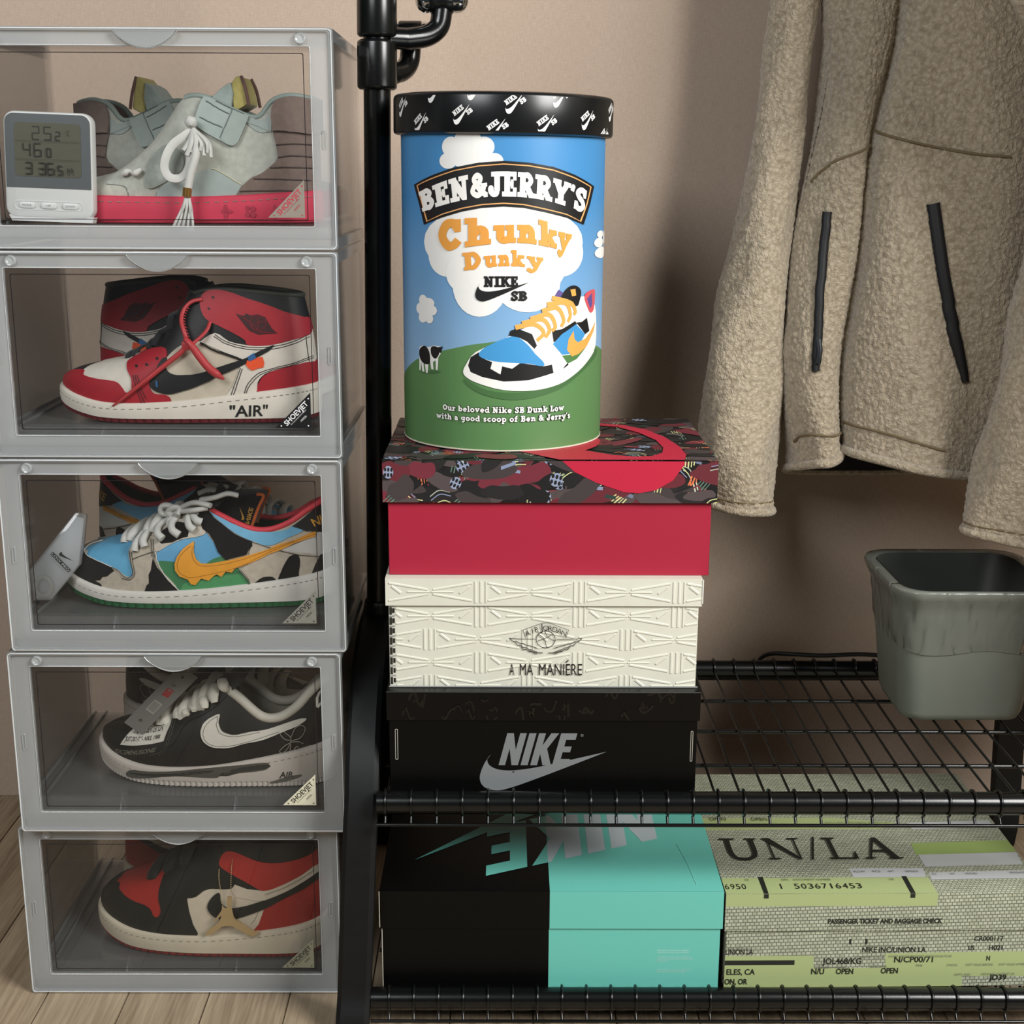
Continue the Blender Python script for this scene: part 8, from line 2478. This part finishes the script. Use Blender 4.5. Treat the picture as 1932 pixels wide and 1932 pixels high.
# bag turned over the rim: thin crumpled skirt outside and liner inside
rg = random.Random(5)
ph = [rg.uniform(0, 6.28) for _ in range(8)]


def crumple(s, z):
    return 0.0016 * math.sin(9 * s + ph[0] + 60 * z) + 0.0012 * math.sin(23 * s + ph[1] - 90 * z) + 0.0010 * math.sin(41 * s + 130 * z + ph[2]) + 0.0007 * math.sin(77 * s - 60 * z + ph[3])


levels = [(0.0905, 0.0865, 0.034, 0.178, 0.0), (0.1020, 0.0960, 0.0375, 0.1802, 0.2), (0.1035, 0.0970, 0.038, 0.176, 0.4), (0.1002, 0.0945, 0.037, 0.168, 0.8), (0.0946, 0.0868, 0.034, 0.158, 1.0), (0.0932, 0.0850, 0.033, 0.146, 1.2), (0.0920, 0.0830, 0.033, 0.134, 1.1), (0.0908, 0.0812, 0.032, 0.122, 0.9), (0.0898, 0.0795, 0.031, 0.110, 0.7), (0.0886, 0.0782, 0.031, 0.101, 0.5), (0.0880, 0.0775, 0.030, 0.096, 0.25)]
R_ = []
for a, b, r, z, k in levels:
    ring = []
    base = rrect(-a, a, -b, b, r, 12)
    # densify
    dense = []
    for i in range(len(base)):
        p, q = base[i], base[(i + 1) % len(base)]
        m = max(1, int(math.hypot(q[0] - p[0], q[1] - p[1]) / 0.004))
        dense += [(p[0] + (q[0] - p[0]) * t / m, p[1] + (q[1] - p[1]) * t / m) for t in range(m)]
    N = 180
    dense = [dense[int(i * len(dense) / N)] for i in range(N)]
    for i, p in enumerate(dense):
        s = i / N * 2 * PI
        d = math.hypot(*p)
        c = (abs(crumple(s, z)) * 0.5 + 0.0006) * k
        ring.append((p[0] * (1 + c / d), p[1] * (1 + c / d), z + 0.003 * math.sin(5 * s + ph[4]) * (z < 0.105)))
    R_.append(ring)
V = [p for r in R_ for p in r]
N = len(R_[0])
Fc = [(i * N + j, (i + 1) * N + j, (i + 1) * N + (j + 1) % N, i * N + (j + 1) % N) for i in range(len(R_) - 1) for j in range(N)]
mesh('bag_skirt', V, Fc, bagm, BIN, True)
ins = [(0.0890, 0.0852, 0.033, 0.178), (0.0830, 0.080, 0.031, 0.15), (0.0710, 0.070, 0.028, 0.07), (0.0590, 0.059, 0.024, 0.016)]
rings = [rr_ring(a, b, r, z) for a, b, r, z in ins]
n = len(rings[0])
V = [p for r in rings for p in r]
Fc = [(i * n + j, i * n + (j + 1) % n, (i + 1) * n + (j + 1) % n, (i + 1) * n + j) for i in range(len(rings) - 1) for j in range(n)]
Fc.append(tuple(range((len(rings) - 1) * n, len(rings) * n)))
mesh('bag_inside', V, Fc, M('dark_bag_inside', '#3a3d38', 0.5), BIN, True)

# ------------------------------------------------------------------ digital thermometer inside the top box
CLK = thing('digital_thermometer', (-0.4665, 1.4290, BH * 4 + 0.0277), 'white digital thermometer with grey screen standing in the top clear box', 'thermometer', ry=math.radians(2.0), rx=math.radians(-2.0))
cwm = M('white_abs_plastic', '#d9dcda', 0.4)
cwh, chh = 0.0450, 0.1085
body_p = rrect(-cwh, cwh, 0.0035, chh, 0.011, 8)
prism('case', body_p, 0.0040, 0.0190, cwm, CLK, bev=0.0028)
bez = [(x, z) for x, z in rrect(-cwh + 0.0022, cwh - 0.0022, 0.036, chh - 0.0022, 0.009, 8) if z > 0.046] + [(-cwh + 0.0022, 0.0335), (cwh - 0.0022, 0.0335)]
prism('bezel', bez, 0.0032, 0.0046, M('grey_bezel', '#565c5e', 0.35), CLK)
prism('screen', rrect(-0.0335, 0.0335, 0.0445, 0.0975, 0.004, 5), 0.0028, 0.0034, M('lcd_glass', '#5b5b4e', 0.25), CLK)
lcd = Art()
SEG = {'0': 'abcdef', '1': 'bc', '2': 'abged', '3': 'abgcd', '4': 'fgbc', '5': 'afgcd', '6': 'afgedc', '7': 'abc', '8': 'abcdefg', '9': 'abcdfg'}


def seg7(d, x, z, w, h, t):
    e = {'a': ((0, 1), (1, 1)), 'b': ((1, 1), (1, 0.5)), 'c': ((1, 0.5), (1, 0)), 'd': ((0, 0), (1, 0)), 'e': ((0, 0.5), (0, 0)), 'f': ((0, 1), (0, 0.5)), 'g': ((0, 0.5), (1, 0.5))}
    for s in SEG[d]:
        (x0, y0), (x1, y1) = e[s]
        lcd.stroke([(x + w * x0, z + h * y0), (x + w * x1, z + h * y1)], t, '#2d2d25')


for d, x, z, w, h in (('2', -0.015, 0.081, 0.0068, 0.0125), ('5', -0.003, 0.081, 0.0068, 0.0125), ('2', 0.0085, 0.081, 0.0042, 0.008), ('4', -0.0245, 0.0645, 0.0068, 0.0125), ('6', -0.0135, 0.0645, 0.0068, 0.0125), ('0', -0.001, 0.0645, 0.0042, 0.008),
                      ('3', -0.0225, 0.0472, 0.0062, 0.0110), ('3', -0.0090, 0.0472, 0.0062, 0.0110), ('6', -0.0005, 0.0472, 0.0062, 0.0110), ('5', 0.0100, 0.0472, 0.0045, 0.0085)):
    seg7(d, x, z, w, h, 0.0013)
sans(lcd, 'C', 0.0195, 0.0225, 0.086, 0.005, '#2d2d25')
sans(lcd, 'M', 0.020, 0.025, 0.0472, 0.007, '#2d2d25')
lcd.ell(-0.0062, 0.0515, 0.0007, 0.0007, '#2d2d25', n=8)
lcd.rect(-0.033, 0.033, 0.0795, 0.0798, '#2d2d25')
lcd.rect(-0.033, 0.033, 0.0615, 0.0618, '#2d2d25')
lcd.build('screen_digits', on_front(0.0028), CLK, off=0.0001, rough=0.3)
V, Fc = ring_geo(rrect(-0.036, 0.034, 0.0112, 0.0206, 0.0046), rrect(-0.0352, 0.0332, 0.0120, 0.0198, 0.0039), 0.0036, 0.0043)
mesh('button_recess', V, Fc, cwm, CLK)
for i, (x, tx) in enumerate(((-0.0225, 'MODE'), (-0.0005, 'UP'), (0.0215, 'DOWN'))):
    b = prism('button', rrect(x - 0.0082, x + 0.0082, 0.0128, 0.0190, 0.003, 5), 0.0026, 0.0042, cwm, CLK, bev=0.0007)
    a = Art()
    w = 0.0046 if len(tx) > 2 else 0.0021
    sans(a, tx, x - w, x + w, 0.0150, 0.0020, '#6c6f70')
    a.build('button_lettering', on_front(0.0026), b, off=0.0001)
prism('stand_foot', [(-cwh + 0.006, 0.0), (cwh - 0.002, 0.0), (cwh - 0.0005, 0.006), (-cwh + 0.003, 0.006)], 0.0050, 0.0180, cwm, CLK)
# ------------------------------------------------------------------ small things hanging on or lying beside the shoes
def ribbon(name, P, w, th, mat, parent=None, sm=6):
    return tube(name, [tuple(p) for p in (spline(P, sm) if sm else P)], w / 2, mat, parent, n=10, flat=(1.0, th / w) if th else None)


tie = thing('zip_tie', TIE_TAIL[-1], 'red plastic zip tie looped on the front red high top', 'zip tie')
tz = np.array(TIE_TAIL[-1])
tiem = M('red_nylon', '#b8383c', 0.45)


def rel(P):
    return [tuple(np.array(p) - tz) for p in P]


V, Fc = sweep_geo(spline(rel(TIE_TAIL), 6), [0.0009 + 0.0019 * min(1, i / 14) for i in range(len(TIE_TAIL) * 6 - 5)], 8)
mesh('tie_tail', V, Fc, tiem, tie, True)
ribbon('tie_loop', rel(TIE_LOOP), 0.0046, 0.0030, tiem, tie)
ribbon('tie_strap', rel(TIE_BACK), 0.0044, 0.0030, tiem, tie)
nt_ = len(TIE_TIP) * 6 - 5
V, Fc = sweep_geo(spline(rel(TIE_TIP), 6), [0.0030 + 0.0014 * min(1, i / 12) - (0.0040 * max(0, (i - nt_ * 0.8) / (nt_ * 0.2))) for i in range(nt_)], 8)
mesh('tie_tip', V, Fc, tiem, tie, True)
box('tie_head', -0.0055, 0.0040, -0.0030, 0.0020, -0.0045, 0.0045, tiem, tie, bev=0.001)
lp = [np.array(p) for p in spline(rel(TIE_LOOP), 8)]
items = []
for i in range(4, len(lp) - 14, 2):
    items.append(sweep_geo([tuple(lp[i] + np.array((0.0020, -0.0004, 0))), tuple(lp[i] + np.array((0.0044, -0.0004, -0.0008)))], 0.0006, 5))
V, Fc = join_geo(items)
mesh('tie_teeth', V, Fc, tiem, tie)

# hang tag of the black sneaker (its printed code is left out)
q = [np.array(p) for p in TAG_QUAD]
ctr = sum(q) / 4
tagt = thing('hang_tag', tuple(ctr), 'grey card hang tag with a red stamp hanging over the black sneaker', 'hang tag')
ux, uy = (q[2] - q[1] + q[3] - q[0]) / 2, (q[1] - q[0] + q[2] - q[3]) / 2
n_ = np.cross(ux, uy)
n_ = n_ / np.linalg.norm(n_)
if n_[1] > 0:
    n_ = -n_


def tg_(a, b, o=0.0):
    return tuple(ux * (a - 0.5) + uy * (b - 0.5) + n_ * o)


V = [tg_(0, 0), tg_(1, 0), tg_(1, 1), tg_(0, 1), tg_(0, 0, -0.0006), tg_(1, 0, -0.0006), tg_(1, 1, -0.0006), tg_(0, 1, -0.0006)]
mesh('tag_card', V, [(0, 1, 2, 3), (7, 6, 5, 4), (0, 4, 5, 1), (1, 5, 6, 2), (2, 6, 7, 3), (3, 7, 4, 0)], M('grey_tag_card', '#77756f', 0.6), tagt)
a = Art()
a.poly([(0.57, 0.36), (0.69, 0.34), (0.695, 0.66), (0.575, 0.68)], '#a5302f')
a.stroke([(0.595, 0.42), (0.67, 0.42), (0.67, 0.60), (0.595, 0.60)], 0.012, '#8a8178')
a.stroke([(0.61, 0.51), (0.66, 0.51)], 0.012, '#8a8178')
a.poly([(0.73, 0.42), (0.76, 0.34), (0.775, 0.5), (0.75, 0.62)], '#5d5b56')
a.rect(0.30, 0.47, 0.30, 0.72, '#a9a79c')
a.rect(0.315, 0.455, 0.335, 0.685, '#85837b')
a.rect(0.13, 0.165, 0.42, 0.56, '#4c4a45')
a.build('tag_print', lambda u, v, o: tg_(u, v, o), tagt, off=0.00015)
a = Art()
a.ell(0.90, 0.5, 0.022, 0.06, '#26231f', n=16)
a.build('tag_hole', lambda u, v, o: tg_(u, v, o), tagt, off=0.0002)
tube('tag_string', [tuple(np.array(p) - ctr) for p in spline(TAG_STRING, 6)], 0.0009, M('grey_cord', '#8e8c82', 0.8), tagt, n=6)

# gold pendant with bead chain
F3 = np.array(FIGURE)
cg = F3.mean(0)
pend = thing('gold_pendant', tuple(cg), 'gold leaping figure pendant on a bead chain, hung on the red and black sneaker', 'pendant')
gold = M('brushed_gold', '#cbb283', 0.4, 0.5)
loc2 = [(p[0] - cg[0], p[2] - cg[2]) for p in F3]
yy = float(F3[:, 1].min() - cg[1])
pg = prism('figure', loc2, yy - 0.0006, yy + 0.0012, gold, pend)
V, Fc = lathe_geo([(0.0018, 0.0), (0.0026, 0.0006), (0.0026, 0.0014), (0.0018, 0.002)], 12)
beads = []
for ch in (CHAIN_A, CHAIN_B):
    S = [np.array(p) - cg for p in spline(ch, 14)]
    L_acc, last = 0, S[0]
    for p in S:
        if np.linalg.norm(p - last) > 0.00155:
            last = p
            vv, ff = [], []
            for (r, z) in ((0.0001, -0.0008), (0.0006, -0.0005), (0.0008, 0), (0.0006, 0.0005), (0.0001, 0.0008)):
                for j in range(6):
                    vv.append((p[0] + r * math.cos(j * PI / 3), p[1] + r * math.sin(j * PI / 3), p[2] + z))
            for i in range(4):
                for j in range(6):
                    ff.append((i * 6 + j, i * 6 + (j + 1) % 6, (i + 1) * 6 + (j + 1) % 6, (i + 1) * 6 + j))
            beads.append((vv, ff))
V, Fc = join_geo(beads)
tag(mesh('bead_chain', V, Fc, gold, pend, True), kind='stuff')

# grey high top: tongues, tassel, laces (the tassel belongs to the front shoe only)
f = FORMS['jasper']
lacem = M('white_cotton_lace', '#cfd0cb', 0.75, bump=0.15, bscale=1500)
R5 = [o for o in bpy.data.objects if o.get('group') == 'grey strapped high tops in the top box']
for R_o in R5:
    back_one = R_o is not S5
    hh = 0.006 if back_one else 0.0
    t_ = prism('tongue', [(0.030, 0.108), (0.046, 0.128), (0.0564, 0.1369 + hh), (0.0650, 0.1420 + hh), (0.0675, 0.131), (0.0640, 0.112)], -0.029, 0.029, suede('#9daaa5'), R_o, axis='y', bev=0.002)
    tl = prism('tongue_lining', [(0.0655, 0.1415 + hh), (0.0700, 0.1470 + hh), (0.0745, 0.1482 + hh), (0.0790, 0.1360), (0.0818, 0.1200), (0.0665, 0.1120)], -0.026, 0.026, suede('#b9ad6a'), t_, axis='y', bev=0.002)
    tube('tongue_binding', spline([(0.0755, -0.024, 0.1478 + hh), (0.0800, -0.0272, 0.1362), (0.0832, -0.028, 0.1190)], 5), 0.0018, suede('#6a4f47'), t_, n=8)
    tube('tongue_binding', spline([(0.0755, 0.024, 0.1478 + hh), (0.0800, 0.0272, 0.1362), (0.0832, 0.028, 0.1190)], 5), 0.0018, suede('#6a4f47'), t_, n=8)
front = S5
Lp = tube('lace_loop', spline(LOOP, 6), 0.0045, lacem, front, n=10, flat=(0.35, 1.0))
tube('lace_strand', spline(STRAND, 6), 0.0042, lacem, front, n=10)
tube('tassel_ferrule', FERRULE, [0.0046, 0.0046], M('gold_ferrule', '#b38a45', 0.3, 0.9), front, n=16)
for P in FRINGE:
    tube('tassel_fringe', spline(P, 5), 0.0013, lacem, front, n=6)
for P in TUFT:
    tube('lace_end', spline(P, 5), 0.0016, lacem, front, n=6, flat=(1.5, 0.7))
tube('lace_knot', spline([KNOT[0], tuple((np.array(KNOT[0]) + np.array(KNOT[1])) / 2 + np.array((0, -0.004, 0.004))), KNOT[1]], 4), [0.003, 0.0045, 0.0055, 0.006, 0.0062, 0.006, 0.005, 0.004, 0.003], lacem, front, n=10)
tube('toe_lace', spline(TOE_LACE, 5), [0.0022, 0.0028, 0.0034, 0.0036, 0.0032, 0.0024, 0.0018, 0.0016, 0.0018, 0.0026, 0.0034, 0.0036, 0.0034, 0.003, 0.0026, 0.002], lacem, front, n=8)
# embossed flowers on the pink sole
fl_ = []
for cx in (0.0585, 0.0830, 0.108):
    u = float(np.arccos(-2 * cx / (f.L + 0.009)) / PI)
    p, n = f.sole(np.array([u]), -1, 0.0052)
    a = Art()
    if cx > 0.08 and cx < 0.1:
        for k_ in range(4):
            an = PI / 4 + k_ * PI / 2
            a.ell(0.0042 * math.cos(an), 0.0042 * math.sin(an), 0.0028, 0.0028, '#a92a42')
        a.ell(0, 0, 0.0013, 0.0013, '#c93a52')
    else:
        for k_ in range(4):
            an = k_ * PI / 2
            c, s = math.cos(an), math.sin(an)
            a.poly([(c * x - s * y, s * x + c * y) for x, y in ((0, 0.0006), (0.0035, 0.0022), (0.0078, 0.0), (0.0035, -0.0022))], '#a92a42')
    zc = 0.0125
    a.build('sole_flower', lambda uu, vv, o, px_=float(p[0][0]), py_=float(p[0][1]): (px_ + uu, py_ - 0.0002 - o, zc + vv), front, off=0.0003)

# cow sneaker: white bow and lace ends
lc2 = M('white_fat_lace', '#c8c9c4', 0.7, bump=0.1, bscale=900)
for P in BOW:
    tube('lace_bow', spline(P, 6), 0.0037, lc2, S2, n=10, flat=(1.25, 0.8))
for P in DRAPE:
    k_ = len(P) * 6 - 5
    tube('lace_fold', spline(P, 6), [0.0034 + 0.0012 * (i / (k_ - 1)) for i in range(k_)], lc2, S2, n=10)
# padded tongue of both cow sneakers with a gold label
for R_o in [o for o in bpy.data.objects if o.get('group') == 'cow patterned low sneakers in the clear box']:
    tp = prism('tongue_pad', TONGUE_PAD, -0.016, 0.016, suede('#101112'), R_o, bev=0.003)
    e_ = [TONGUE_PAD[3], TONGUE_PAD[4], TONGUE_PAD[5], TONGUE_PAD[6]]
    for yy_ in (-0.0150, 0.0150):
        tube('tongue_piping', spline([(p[0], yy_, p[1]) for p in e_], 5), 0.0018, suede('#c4622e'), tp, n=8)
    a = Art()
    q_ = [np.array(p) for p in TONGUE_LABEL]
    T_f = font_tris('NIKE', 0.02)
    xs_ = [p[0] for t in T_f for p in t]
    x0_, x1_ = min(xs_), max(xs_)

    def lab(x, y):
        s_ = (x - x0_) / (x1_ - x0_)
        h_ = y / 0.72
        return tuple((q_[0] * (1 - s_) + q_[1] * s_) * (1 - h_) + (q_[3] * (1 - s_) + q_[2] * s_) * h_)
    a.add_tris([[lab(*p) for p in t] for t in T_f], '#b98c3a')
    (ax_, az_), (bx_, bz_) = TONGUE_TICK
    a.poly([(ax_ + (bx_ - ax_) * (1 - p[1]) * 0.8, bz_ + (az_ - bz_) * p[0]) for p in swoosh(5)], '#b98c3a')
    a.build('tongue_lettering', lambda u, v, o: (u, -0.016 - o, v), tp, off=0.0002)
# black sneaker: lace loops that lie like petals
for P in PETALS:
    k_ = len(P) * 6 - 5
    tube('lace_petal', spline(P, 6), [0.0030 + 0.0030 * math.sin(PI * min(1, 0.25 + 0.7 * i / (k_ - 1))) for i in range(k_)], leather('#cdc9bb'), S3, n=10, flat=(1.1, 0.6))

# packet of spare laces in the cow sneaker box
bag = thing('lace_packet', (-0.5120, 1.4620, BH * 2 + 0.0452), 'small clear packet of white spare laces beside the cow patterned sneaker', 'packet', rz=math.radians(8), rx=math.radians(-10))
poly = [(-0.014, 0.0005), (0.006, 0.0), (0.040, 0.040), (0.048, 0.095), (0.036, 0.098), (-0.016, 0.035)]
film = sheer('packet_film', '#e3e6e6', 0.72, 0.08, (0.97, 0.97, 0.97), 1.5)
prism('packet_film', poly, -0.0045, 0.0045, film, bag, bev=0.0015)
prism('packet_card', [(p[0] * 0.9 + 0.001, p[1] * 0.93 + 0.002) for p in poly], 0.0005, 0.0015, M('packet_card', '#c6cbce', 0.6), bag)
tube('coiled_lace', [(0.0 - 0.002 + 0.0085 * math.cos(t), -0.0015, 0.0155 + 0.0105 * math.sin(t)) for t in np.linspace(0, 2 * PI, 25)[:-1]], 0.0028, lc2, bag, n=8, closed=True)
a = Art()
cA, sA = math.cos(-0.85), math.sin(-0.85)


def pr(x, y):
    return (0.0165 + x * cA - y * sA, 0.044 + x * sA + y * cA)


a.poly([pr(*p) for p in ((-0.012, -0.002), (0.016, -0.002), (0.016, 0.0022), (-0.012, 0.0022))], '#1d1e20')
sans(a, 'LOW PRO', -0.011, 0.015, -0.0014, 0.0028, '#b4b9bc', f=pr)
a.poly([pr(-0.006 + 0.016 * p[0], 0.0045 + 0.0065 * p[1]) for p in swoosh(5)], '#1d1e20')
a.build('packet_print', on_front(-0.0046), bag, off=0.0002)
